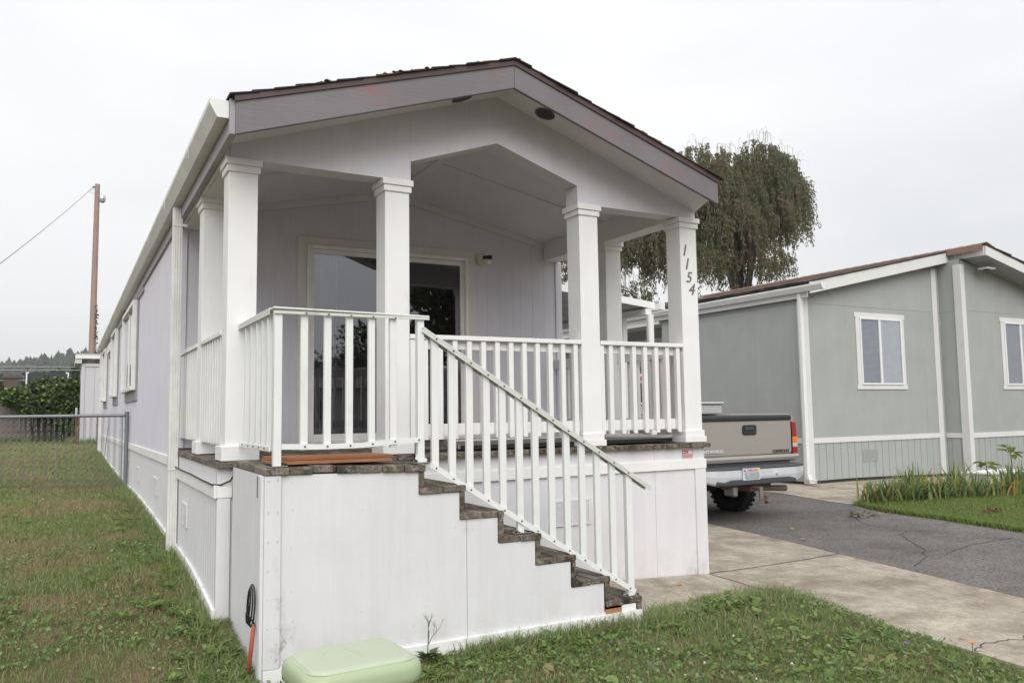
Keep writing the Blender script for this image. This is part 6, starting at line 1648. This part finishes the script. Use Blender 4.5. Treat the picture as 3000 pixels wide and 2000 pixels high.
# ================================================================== HAZE
hz = MB(); hz.box((-760, -60, -1.8), (560, 960, 75))
mt = bpy.data.materials.new('haze'); mt.use_nodes = True; t = mt.node_tree
for n in list(t.nodes): t.nodes.remove(n)
o_ = t.nodes.new('ShaderNodeOutputMaterial'); v_ = t.nodes.new('ShaderNodeVolumePrincipled')
v_.inputs['Color'].default_value = (0.93, 0.95, 0.97, 1); v_.inputs['Density'].default_value = 0.0004; v_.inputs['Anisotropy'].default_value = 0.2
t.links.new(v_.outputs[0], o_.inputs['Volume'])
tag(part('haze', hz, mt), kind='stuff')

# ================================================================== PLANTS AND SMALL THINGS
rng = np.random.default_rng(21)
# ---- iris clumps along the neighbour's bed
M['iris'] = foliage('iris leaf', [(0, (.09, .145, .08)), (.5, (.16, .24, .10)), (.74, (.27, .34, .11)), (.88, (.44, .42, .13)), (.96, (.48, .27, .11)), (1, (.56, .46, .30))], trans=.4)
def iris(nm, label, x, y, n, h, spread, seed):
    r_ = random.Random(seed); V = []; F = []
    for k in range(n):
        bx, by = x + r_.gauss(0, spread), y + r_.gauss(0, spread*.6); bz = gz(bx, by) - .01; a = r_.uniform(0, 6.28); ln = h*r_.uniform(.6, 1.1); lean = abs(r_.gauss(.48, .36)); wd = r_.uniform(.011, .023); dx, dy = math.cos(a), math.sin(a); i = len(V)
        for q in range(5):
            t = q/4; px = bx + dx*lean*ln*t**1.8; py = by + dy*lean*ln*t**1.8; pz = bz + ln*(t - .35*lean*t**2.5); w_ = wd*(1 - t**3)*.9 + .0015
            V += [(px - dy*w_, py + dx*w_, pz), (px + dy*w_, py - dx*w_, pz)]
        for q in range(4): F.append((i+2*q, i+2*q+1, i+2*q+3, i+2*q+2))
    o = link(nm, numpy_mesh(nm, V, F, M['iris'])); return tag(o, label, 'iris plant', 'iris clumps along the lawn edge')
IR = [(10.22, 2.80, 'iris clump nearest the asphalt, at the left end of the bed'), (10.36, 2.72, 'second iris clump from the asphalt end, with a folded yellow leaf'), (10.56, 2.64, 'third iris clump from the asphalt end of the bed'), (10.75, 2.55, 'fourth iris clump from the asphalt, with a pale dead leaf'), (11.0, 2.46, 'fifth iris clump from the asphalt end of the bed'), (11.3, 2.38, 'tight iris clump in the middle of the bed, left of the gap'), (11.6, 2.32, 'iris clump in the middle of the bed, right of the gap'), (11.95, 2.22, 'iris clump just left of the leafy saplings'), (12.3, 2.15, 'low iris clump in front of the short sapling'), (12.65, 2.15, 'tall iris clump in front of the white planter'), (13.0, 2.2, 'iris clump below the tall sapling'), (13.4, 2.25, 'iris clump at the right edge of the view'), (13.9, 2.3, 'last iris clump beyond the right edge'), (11.5, 3.0, 'iris clump set back towards the grey green wall'), (12.5, 2.9, 'iris clump set back beside the white planter')]
for k, (x, y, lb) in enumerate(IR): iris('iris_plant', lb, x, y, 64 if k not in (8,) else 40, .46 if k < 9 else .56, .13, 100 + k)
# ---- two leafy saplings with big leaves
M['bigleaf'] = foliage('yellow green sapling leaf', [(0, (.10, .16, .03)), (.6, (.17, .235, .045)), (1, (.27, .32, .065))], trans=.4)
def sapling(label, x, y, h, nlv, sz, seed):
    r_ = random.Random(seed); z0 = gz(x, y); t = thing('sapling', label, 'sapling', (x, y, z0), 'leafy saplings by the grey green wall')
    mb = MB(); mb.tube([(x, y, z0-.05), (x+.03, y, z0+h*.5), (x, y, z0+h)], [.012, .010, .006], 6); part('stem', mb, M['rust'], t)
    for k in range(nlv):
        a = k*2.4 + r_.uniform(-.3, .3); tilt = r_.uniform(-.5, .45); L = sz*r_.uniform(.7, 1.15); dx, dy = math.cos(a), math.sin(a); b_ = Vector((x, y, z0 + h*r_.uniform(.78, 1.0)))
        ax = Vector((dx*math.cos(tilt), dy*math.cos(tilt), math.sin(tilt))); sd_ = Vector((-dy, dx, 0)); nrm = ax.cross(sd_)
        pts = [b_ + ax*L*.25]
        outl = [(.25, 0), (.38, .26), (.60, .34), (.82, .22), (1.05, 0), (.82, -.22), (.60, -.34), (.38, -.26)]
        mid = [b_ + ax*L*q - nrm*L*(.02 + .10*(q-.25)**2) for q in (.25, .5, .78, 1.05)]
        rim = [b_ + ax*L*p + sd_*L*q_ + nrm*L*(abs(q_)*.35 - .06*(p-.3)) for p, q_ in outl]
        mb = MB(); mb.v = [tuple(v) for v in mid + rim]; r0 = 4
        mb.f = [(0, r0+1, 1), (r0+1, r0+2, 1), (1, r0+2, 2), (r0+2, r0+3, 2), (2, r0+3, 3), (0, 1, r0+7), (r0+7, 1, r0+6), (1, 2, r0+6), (r0+6, 2, r0+5), (2, 3, r0+5)]
        part('leaf', mb, M['bigleaf'], t)
    return t
sapling('short sapling with drooping yellow green leaves, left of the taller one', 13.55, 3.0, .50, 9, .22, 1)
sapling('taller sapling with upright yellow green leaves on a red stem', 14.15, 2.9, .78, 9, .24, 2)
pz_ = gz(14.6, 3.5)
pw = thing('planter_box', 'long white planter box behind the irises', 'planter', (14.8, 3.5, pz_))
mb = MB(); mb.hexa([(14.15, 3.3, pz_-.05), (15.3, 3.3, pz_-.05), (15.3, 3.7, pz_-.05), (14.15, 3.7, pz_-.05), (14.08, 3.24, pz_+.22), (15.37, 3.24, pz_+.22), (15.37, 3.76, pz_+.22), (14.08, 3.76, pz_+.22)]); part('planter_body', mb, M['nwhite'], pw, .01)
mb = MB(); mb.box((14.05, 3.21, pz_+.2205), (15.4, 3.26, pz_+.25)); mb.box((14.05, 3.74, pz_+.2205), (15.4, 3.79, pz_+.25)); mb.box((14.05, 3.2605, pz_+.2205), (14.1, 3.7395, pz_+.25)); mb.box((15.35, 3.2605, pz_+.2205), (15.4, 3.7395, pz_+.25)); part('planter_rim', mb, M['nwhite'], pw, .004)

# ---- grass: blades as real geometry
def inside(px, py, poly):
    poly = np.array(poly); x0, y0 = poly[:, 0], poly[:, 1]; x1, y1 = np.roll(x0, -1), np.roll(y0, -1); c = np.zeros(len(px), bool)
    for a, b_, cc, d_ in zip(x0, y0, x1, y1):
        cond = ((b_ > py) != (d_ > py)); 
        with np.errstate(divide='ignore', invalid='ignore'): xi = (cc - a)*(py - b_)/(d_ - b_ + 1e-12) + a
        c ^= cond & (px < xi)
    return c
def vnoise(x, y, sc, seed):
    r_ = np.random.default_rng(seed); T = r_.uniform(size=(64, 64)); u_ = x*sc; v_ = y*sc
    i0 = np.floor(u_).astype(int); j0 = np.floor(v_).astype(int); fu = u_ - i0; fv = v_ - j0; fu = fu*fu*(3 - 2*fu); fv = fv*fv*(3 - 2*fv)
    g = lambda i, j: T[i % 64, j % 64]
    return (g(i0, j0)*(1-fu) + g(i0+1, j0)*fu)*(1-fv) + (g(i0, j0+1)*(1-fu) + g(i0+1, j0+1)*fu)*fv
def fbm(x, y, sc, seed): return .5*vnoise(x, y, sc, seed) + .3*vnoise(x, y, sc*2.1, seed+1) + .2*vnoise(x, y, sc*4.3, seed+2)
def blades(px, py, h, wd, lean=.35, base=0.0):
    n = len(px); pz_ = gnd(px, py) - .005 + base; a = rng.uniform(0, 2*np.pi, n); b_ = rng.uniform(0, 2*np.pi, n); ln = np.abs(rng.normal(lean, .25, n))
    dx, dy = np.cos(a)*ln*h, np.sin(a)*ln*h; wx, wy = np.cos(b_)*wd/2, np.sin(b_)*wd/2
    V = np.empty((n, 5, 3))
    V[:, 0] = np.c_[px - wx, py - wy, pz_]; V[:, 1] = np.c_[px + wx, py + wy, pz_]
    V[:, 2] = np.c_[px - wx*.75 + dx*.35, py - wy*.75 + dy*.35, pz_ + h*.6]; V[:, 3] = np.c_[px + wx*.75 + dx*.35, py + wy*.75 + dy*.35, pz_ + h*.6]
    V[:, 4] = np.c_[px + dx, py + dy, pz_ + h*(1 - .28*np.minimum(ln, 1.5))]
    i = np.arange(n)*5
    F = np.concatenate([np.c_[i, i+1, i+3], np.c_[i, i+3, i+2], np.c_[i+2, i+3, i+4]])
    return V.reshape(-1, 3), F
M['grass'] = foliage('lawn grass blade', [(0, (.16, .225, .07)), (.5, (.23, .295, .105)), (.85, (.30, .34, .145)), (1, (.44, .39, .23))], trans=.35,
                     patch=[(0, (.30, .23, .13)), (.6, (.42, .33, .20)), (1, (.25, .26, .11))], patch_scale=1.2, plo=0.455, phi=0.60)
M['grassf'] = foliage('front lawn blade', [(0, (.15, .225, .065)), (.5, (.22, .30, .10)), (.85, (.29, .345, .14)), (1, (.43, .39, .23))], trans=.35, patch=[(0, (.28, .23, .12)), (.6, (.40, .33, .20)), (1, (.24, .27, .11))], patch_scale=1.5, plo=0.52, phi=0.68)
M['grass2'] = foliage('fresh lawn blade', [(0, (.13, .195, .05)), (.6, (.205, .285, .075)), (1, (.29, .35, .11))], trans=.4, patch=[(0, (.20, .24, .075)), (1, (.28, .27, .12))], patch_scale=1.6)
M['tallgrass'] = foliage('long grass blade', [(0, (.15, .225, .075)), (.5, (.225, .31, .11)), (.8, (.30, .37, .16)), (1, (.46, .42, .27))], trans=.4, patch=[(0, (.17, .19, .08)), (.6, (.26, .23, .12)), (1, (.34, .27, .17))], patch_scale=2.2)
HOUSEPOLY = [(-.06, -.02), (.03, -.02), (.03, -1.04), (2.63, -1.04), (2.63, -.0), (4.22, 0), (4.22, 18), (-.06, 18)]
FRONT = [(-.95, -5.2), (3.6, -5.2), (4.02, -2.87), (4.11, -2.45), (4.15, -1.9), (4.28, -1.3), (4.46, -.76), (4.12, -.66), (3.43, -.74), (2.74, -.92), (2.63, -1.04), (.02, -1.04), (-.05, 0), (-.06, 1), (-2.6, 1), (-2.6, -5.2)]
def sample(n, x0, x1, y0, y1): return rng.uniform(x0, x1, n), rng.uniform(y0, y1, n)
Vs = []; Fs = []; nv = 0
def acc(V, F):
    global nv
    Vs.append(V); Fs.append(F + nv); nv += len(V)
def flush(nm, label, mat):
    global Vs, Fs, nv
    o = tag(link(nm, numpy_mesh(nm, np.concatenate(Vs), np.concatenate(Fs), mat)), label, kind='stuff'); Vs = []; Fs = []; nv = 0; return o
# left lawn, thinner with distance
for (n, x0, x1, y0, y1, h0, wd) in ((52000, -2.6, .0, -3.6, 1.0, .042, .0045), (60000, -3.2, -.04, 1.0, 4.5, .046, .006), (52000, -4.2, -.04, 4.5, 10, .05, .010), (42000, -5.5, .2, 10, 20, .055, .016), (24000, -6.5, 1.0, 20, 29, .06, .025)):
    x, y = sample(n, x0, x1, y0, y1); dn = fbm(x, y, .9, 5); keep = (rng.uniform(size=n) < .35 + 1.0*dn) & ~inside(x, y, HOUSEPOLY); x, y, dn = x[keep], y[keep], dn[keep]
    acc(*blades(x, y, h0*(.55 + .9*dn)*rng.uniform(.6, 1.4, len(x)), wd*rng.uniform(.7, 1.2, len(x)), .55))
flush('lawn_grass', 'patchy green and brown lawn grass along the left side of the lavender home', M['grass'])
x, y = sample(120000, -.4, 4.5, -4.9, -.6); dn = fbm(x, y, 1.1, 9); k = inside(x, y, FRONT) & ~inside(x, y, HOUSEPOLY) & (rng.uniform(size=len(x)) < .35 + .9*dn); x, y, dn = x[k], y[k], dn[k]
acc(*blades(x, y, .045*(.5 + dn)*rng.uniform(.6, 1.5, len(x)), .0045*rng.uniform(.7, 1.3, len(x)), .6))
flush('front_grass', 'short worn grass in front of the entry steps', M['grassf'])
# long grass along edges
def along(pts, n, spread):
    P = np.array(pts, float); t = np.r_[0, np.cumsum(np.linalg.norm(np.diff(P, axis=0), axis=1))]; q = rng.uniform(0, t[-1], n)
    return np.interp(q, t, P[:, 0]) + rng.normal(0, spread, n), np.interp(q, t, P[:, 1]) + rng.normal(0, spread, n)
EDGE = [(2.9, -.95), (3.5, -.84), (4.1, -.80), (4.34, -.9), (4.12, -1.4), (4.0, -1.95), (3.98, -2.4), (3.9, -2.95), (3.7, -3.8)]
x, y = along(EDGE, 11000, .15); k = inside(x, y, FRONT) & (rng.uniform(size=len(x)) < np.clip(2.6*(fbm(x, y, 2.2, 61) - .34), .08, 1)); x, y = x[k], y[k]; acc(*blades(x, y, rng.uniform(.025, .095, len(x)), .005, .75))
x, y = along([(1.25, -1.12), (2.65, -1.14), (2.95, -1.0)], 2600, .07); k = inside(x, y, FRONT) & ~inside(x, y, HOUSEPOLY); acc(*blades(x[k], y[k], rng.uniform(.03, .15, k.sum()), .005, .7))
x, y = along([(-.12, -1.1), (-.12, 0), (-.12, 2), (-.13, 6), (-.13, 12), (-.14, 18)], 7000, .06); k = ~inside(x, y, HOUSEPOLY) & (x < -.075); acc(*blades(x[k], y[k], rng.uniform(.04, .16, k.sum()), .006, .55))
x, y = along([(-.045, -1.35), (-.03, -.05)], 2600, .06); k = ~inside(x, y, HOUSEPOLY) & (x < .02); acc(*blades(x[k], y[k], rng.uniform(.03, .10, k.sum()), .005, .7))
for (tx, ty, s_, n) in ((3.4, -1.5, .25, 400), (3.0, -1.3, .2, 300), (4.1, -.95, .14, 900), (2.4, -1.5, .2, 300), (-1.25, -2.6, .06, 60), (-1.05, -1.9, .08, 50), (-.75, -.8, .1, 90)):
    x = tx + rng.normal(0, s_, n); y = ty + rng.normal(0, s_, n); k = ~inside(x, y, HOUSEPOLY); acc(*blades(x[k], y[k], rng.uniform(.03, .12, k.sum()), .005, .7))
x, y = along([(-5, 28.7), (-.6, 28.7), (-.4, 25.9), (.3, 25.8)], 2500, .12); acc(*blades(x, y, rng.uniform(.1, .3, len(x)), .02, .4))
flush('long_grass', 'longer grass tufts along the path edge, walls and fence', M['tallgrass'])
# neighbour's lawn
LAWN = [(9.89, 2.88), (9.60, 2.15), (9.45, 1.08), (9.21, -.03), (8.8, -4), (17, -4), (17, 3.3), (12.6, 2.2), (11, 2.6), (10.1, 2.95)]
x, y = sample(170000, 8.8, 17, -2.5, 3.2); k = inside(x, y, LAWN); x, y = x[k], y[k]; acc(*blades(x, y, .055*rng.uniform(.6, 1.3, len(x)), .009, .45, .02))
x, y = along([(9.91, 2.88), (9.62, 2.15), (9.47, 1.08), (9.23, -.03), (8.85, -3.5)], 9000, .03); acc(*blades(x, y, rng.uniform(.05, .10, len(x)), .009, .6, .01))
flush('neighbour_grass', 'fresh green grass of the lawn beyond the driveway', M['grass2'])
# lawn turf slab (a little proud of the asphalt)
M['turf'] = plain('turf soil', (.06, .07, .025), .95, var=.3)
mb = MB(); loft_sheet(mb, [(8.8, -4.1), (9.21, -.03), (9.45, 1.08), (9.62, 2.15), (9.90, 2.88)], [(17, -4.1), (17, -.03), (16.5, 1.08), (12.8, 2.15), (10.4, 2.9)], 24, 14, .032)
tag(part('lawn', mb, M['turf']), 'small raised lawn with molehill crumbs beyond the driveway', kind='structure')
# molehills
for k, (x, y) in enumerate(((10.35, 1.05), (10.9, .1), (12.4, 1.2), (12.9, 1.35), (11.6, -.2))):
    V, F = leaves(np.c_[x + rng.normal(0, .09, 160), y + rng.normal(0, .06, 160), gz(x, y) + .04 + np.abs(rng.normal(0, .02, 160))], .03, aspect=.9)
    o = tag(link('molehill', numpy_mesh('molehill', V, F, M['crumb'] if 'crumb' in M else M.setdefault('crumb', plain('brown soil crumb', (.12, .075, .045), .95, var=.3)))), ['crumbly brown molehill nearest the irises at the left', 'small brown molehill near the driveway edge', 'molehill at the back right of the lawn', 'flat brown molehill at the far right of the lawn', 'molehill at the near right corner of the lawn'][k], 'molehill', 'molehills in the green lawn')

# ---- broad leaf weeds
def rosettes(pts, nl, size, up=.5):
    V = []; F = []
    for (x, y) in pts:
        z = gz(x, y); k0 = random.uniform(0, 6.28); s_ = size*random.uniform(.6, 1.3)
        for k in range(nl + random.randint(-2, 2)):
            a = k0 + k*2.4; e = random.uniform(.15, up*2); L = s_*random.uniform(.6, 1.15); w_ = L*random.uniform(.16, .26); dx, dy = math.cos(a), math.sin(a); h0 = random.uniform(0, .03)
            b0 = Vector((x, y, z + h0)); m1 = b0 + Vector((dx*L*.5*math.cos(e), dy*L*.5*math.cos(e), L*.5*math.sin(e))); t1 = b0 + Vector((dx*L*math.cos(e*.6), dy*L*math.cos(e*.6), L*.75*math.sin(e)*.9)); sd_ = Vector((-dy, dx, .25))*w_
            i = len(V); V += [tuple(b0), tuple(m1 + sd_), tuple(t1), tuple(m1 - Vector((-dy, dx, -.25))*w_), tuple(m1 - Vector((0, 0, w_*.25)))]
            F += [(i, i+4, i+1), (i+1, i+4, i+2), (i+2, i+4, i+3), (i+3, i+4, i)]
    return np.array(V), np.array(F)
M['weed'] = foliage('broad weed leaf', [(0, (.135, .215, .06)), (.6, (.215, .315, .09)), (.9, (.30, .39, .135)), (1, (.34, .28, .14))], trans=.45)
P = []
def clump(x, y, n, s_): 
    for _ in range(n): P.append((x + random.gauss(0, s_), y + random.gauss(0, s_)))
for y in np.arange(-1.2, 5.5, .16):
    if random.random() < .8: clump(-.18 - random.random()*.22, y, random.randint(1, 3), .07)
for q in range(26): clump(random.uniform(-1.5, -.2), random.uniform(-2.6, 1.5), random.randint(1, 4), .09)
for q in range(16): clump(random.uniform(-2.4, -.3), random.uniform(1.5, 7), random.randint(1, 3), .12)
clump(-.55, -1.6, 12, .16); clump(-.25, -1.35, 14, .15); clump(-.9, -2.1, 8, .12); clump(-.35, .4, 10, .12); clump(-.28, 2.6, 8, .12); clump(-.25, 4, 8, .15)
clump(-.16, -.2, 16, .07); clump(-.1, -.55, 12, .06); clump(-.1, -.9, 12, .07); clump(-.14, -1.2, 12, .09)
P = [p for p in P if p[0] < (-.10 if p[1] > -.05 else .0)]
V, F = rosettes(P, 7, .07); tag(link('side_weeds', numpy_mesh('side_weeds', V, F, M['weed'])), 'broad leaved weeds along the foot of the left wall', kind='stuff')
P = []
for x in np.arange(.75, 2.7, .085): clump(x, -1.16 - random.random()*.16, random.randint(1, 3), .05)
for q in range(120): clump(random.uniform(.35, 4.1), random.uniform(-3.4, -1.15), random.randint(1, 3), .07)
clump(3.55, -.95, 26, .12); clump(3.2, -1.0, 12, .1); clump(1.0, -1.2, 10, .1); clump(1.7, -1.2, 10, .12); clump(2.7, -1.2, 12, .12)
arr = np.array(P); P = [tuple(p) for p in arr[inside(arr[:, 0], arr[:, 1], FRONT) & (arr[:, 1] < np.where(arr[:, 0] < 2.68, -1.07, 9))]]
V, F = rosettes(P, 7, .062, .45); tag(link('front_weeds', numpy_mesh('front_weeds', V, F, M['weed'])), 'broad leaved weeds before the entry steps', kind='stuff')
# clover carpet: small round leaves
M['clover'] = foliage('clover leaf', [(0, (.13, .205, .075)), (.7, (.21, .30, .11)), (1, (.30, .37, .18))], trans=.4)
x, y = sample(16000, -.3, 4.3, -4.2, -1.05); k = inside(x, y, FRONT) & (fbm(x, y, 1.4, 40) > .45) & (y < np.where(x < 2.68, -1.07, 9)); x, y = x[k], y[k]
x2, y2 = sample(14000, -2.2, .03, -3.2, 3); kk_ = ~inside(x2, y2, HOUSEPOLY); x2, y2 = x2[kk_], y2[kk_]
k = (fbm(x2, y2, 1.3, 44) > .5) | ((x2 > -.5) & (y2 < .2)); x = np.r_[x, x2[k]]; y = np.r_[y, y2[k]]
V, F = leaves(np.c_[x, y, gnd(x, y) + rng.uniform(.012, .05, len(x))], .026, flat=.25, aspect=1.0); tag(link('clover', numpy_mesh('clover', V, F, M['clover'])), 'clover and ground ivy leaves in the front lawn', kind='stuff')
def round_leaves(pts, size):
    V = []; F = []
    for x, y in pts:
        z = gz(x, y) + random.uniform(.02, .06); a0 = random.uniform(0, 6.28); s_ = size*random.uniform(.6, 1.25); tx, ty = random.gauss(0, .3), random.gauss(0, .3); i = len(V)
        V.append((x, y, z - s_*.12))
        for q in range(7):
            a = a0 + q*2*math.pi/7.6; r_ = s_*(1 if 0 < q < 6 else .85); V.append((x + r_*math.cos(a), y + r_*math.sin(a), z + r_*(tx*math.cos(a) + ty*math.sin(a))))
        F += [(i, i+1+q, i+2+q) for q in range(6)]
    return np.array(V), np.array(F)
P = []
for (cx, cy, n, s_) in ((2.9, -2.2, 40, .22), (3.3, -2.35, 30, .2), (2.5, -1.9, 30, .25), (3.6, -2.7, 24, .2), (3.55, -.95, 60, .14), (1.6, -1.7, 30, .3), (2.2, -2.6, 40, .3), (1.2, -2.4, 30, .25), (3.1, -2.9, 30, .25), (3.5, -1.8, 16, .15)):
    P += [(random.gauss(cx, s_), random.gauss(cy, s_*.8)) for _ in range(n)]
arr = np.array(P); P = [tuple(p) for p in arr[inside(arr[:, 0], arr[:, 1], FRONT) & ~inside(arr[:, 0], arr[:, 1], HOUSEPOLY)]]
V, F = round_leaves(P, .030); tag(link('ground_ivy', numpy_mesh('ground_ivy', V, F, M['weed'])), 'round leaved ground ivy patches in the front lawn', kind='stuff')
# flowers: white clover heads, small purple ones
def flowers(nm, label, pts, size, hh, mat):
    V = []; F = []
    for (x, y) in pts:
        z = gz(x, y) + hh*random.uniform(.7, 1.2); s_ = size*random.uniform(.7, 1.2)
        for ring_ in range(2):
            for q in range(6):
                a = q*1.047 + ring_*.5; c_ = Vector((x + s_*.5*math.cos(a)*(1 - ring_*.45), y + s_*.5*math.sin(a)*(1 - ring_*.45), z + ring_*s_*.35)); i = len(V)
                V += [(c_.x - s_*.3, c_.y, c_.z), (c_.x, c_.y - s_*.3, c_.z + s_*.1), (c_.x + s_*.3, c_.y, c_.z), (c_.x, c_.y + s_*.2, c_.z + s_*.35)]; F.append((i, i+1, i+2, i+3))
    tag(link(nm, numpy_mesh(nm, V, F, mat)), label, kind='stuff')
M['wflower'] = plain('white clover head', (.62, .56, .52), .8); M['pflower'] = plain('purple petal', (.17, .10, .33), .7); M['oflower'] = plain('orange petal', (.70, .27, .04), .7)
flowers('clover_flowers', 'white clover heads dotted in the lawn', [(random.uniform(.9, 3.2), random.uniform(-3.0, -1.5)) for _ in range(16)] + [(random.uniform(-.7, -.12), random.uniform(-1.9, -.6)) for _ in range(10)] + [(random.uniform(-2.2, -.4), random.uniform(2, 7)) for _ in range(12)], .012, .05, M['wflower'])
flowers('purple_flowers', 'small purple flowers in the front lawn', [(random.gauss(2.3, .35), random.gauss(-1.9, .3)) for _ in range(26)] + [(2.54, -1.61), (2.5, -1.75), (3.1, -2.5), (2.9, -2.7), (-.25, -1.3)], .009, .055, M['pflower'])
def single_flower(nm, label, x, y, h, s_, mat):
    z = gz(x, y); t = thing(nm, label, 'flower', (x, y, z)); mb = MB(); mb.tube([(x, y, z - .01), (x + .01, y, z + h)], .003, 5); part('stem', mb, M['weed'], t)
    mb = MB()
    for q in range(6):
        a = q*1.047; c_ = Vector((x + .01, y, z + h)); o1 = Vector((math.cos(a), math.sin(a), .5)); sd_ = Vector((-math.sin(a), math.cos(a), 0))
        mb.poly([c_, c_ + o1*s_*.55 + sd_*s_*.3, c_ + o1*s_, c_ + o1*s_*.55 - sd_*s_*.3])
    part('petal', mb, mat, t)
single_flower('orange_flower', 'single orange flower at the edge of the concrete path', 4.08, -2.52, .08, .028, M['oflower'])
single_flower('violet_flower', 'single violet flower in the grass left of the orange one', 3.72, -2.32, .07, .026, M['pflower'])
# seeding weed against the white siding
wx, wy = .985, -1.12; wz = gz(wx, wy)
sw = thing('seeding_weed', 'spindly grey seeding weed standing against the white stair siding', 'weed', (wx, wy, wz))
mb = MB(); r_ = random.Random(4)
def br(p, d_, L, rad, dep):
    e = p + d_*L; mb.tube([p, p + d_*L*.5 + Vector((r_.uniform(-.01, .01), 0, 0)), e], [rad, rad*.8, rad*.6], 4, False)
    if dep:
        for q in range(3 if dep > 1 else 2): br(p + d_*L*r_.uniform(.55, 1), (d_ + Vector((r_.uniform(-.8, .8), r_.uniform(-.3, .3), r_.uniform(.0, .3)))).normalized(), L*.55, rad*.6, dep - 1)
br(Vector((wx, wy, wz)), Vector((.05, 0, 1)).normalized(), .19, .0045, 3)
part('stalk', mb, plain('grey green stalk', (.16, .17, .12), .8), sw)
V, F = rosettes([(wx + .01, wy), (wx - .02, wy), (wx + .05, wy - .02)], 7, .09, .6); link('weed_leaf', numpy_mesh('weed_leaf', V, F, foliage('grey weed leaf', [(0, (.07, .10, .05)), (1, (.13, .16, .08))])), sw)['kind'] = 'stuff'
# dry tuft on the asphalt crack
V, F = leaves(np.c_[9.0 + rng.normal(0, .12, 120), 2.08 + rng.normal(0, .06, 120), gz(9, 2.08) + .02 + np.abs(rng.normal(0, .03, 120))], .11, aspect=.18)
tag(link('dry_tuft', numpy_mesh('dry_tuft', V, F, plain('grey dry weed', (.17, .17, .12), .9))), 'dry grey weed tuft in the asphalt crack', 'weed')
bpy.data.objects['dry_tuft']['kind'] = 'stuff'; del bpy.data.objects['dry_tuft']['category']
# fallen leaves
M['fallen'] = plain('yellow brown fallen leaf', (.36, .21, .075), .7, var=.25)
for k, (x, y, s_, lb) in enumerate(((3.59, -.34, .075, 'yellow fallen leaf on the concrete by the steps'), (7.37, 1.89, .09, 'brown fallen leaf on the asphalt behind the truck'), (6.73, 1.13, .10, 'curled brown leaf on the asphalt near the slab edge'), (7.0, 2.1, .06, 'small brown leaf beside the truck wheel'), (4.33, -2.3, .05, 'tiny leaf at the edge of the front slab'))):
    z = gz(x, y) + .026; mb = MB(); a = k*1.3; ax = Vector((math.cos(a), math.sin(a), .15))*s_; sd_ = Vector((-math.sin(a), math.cos(a), .3))*s_*.35; c_ = Vector((x, y, z))
    mb.v = [tuple(c_ - ax*.5), tuple(c_ + sd_), tuple(c_ + ax*.5), tuple(c_ - sd_ + Vector((0, 0, s_*.2))), tuple(c_ + Vector((0, 0, .004)))]; mb.f = [(0, 4, 1), (1, 4, 2), (2, 4, 3), (3, 4, 0)]
    tag(part('fallen_leaf', mb, M['fallen'], None), lb, 'leaf', 'fallen leaves on the paving')
# litter of dirt and cobweb specks is left to the paint materials
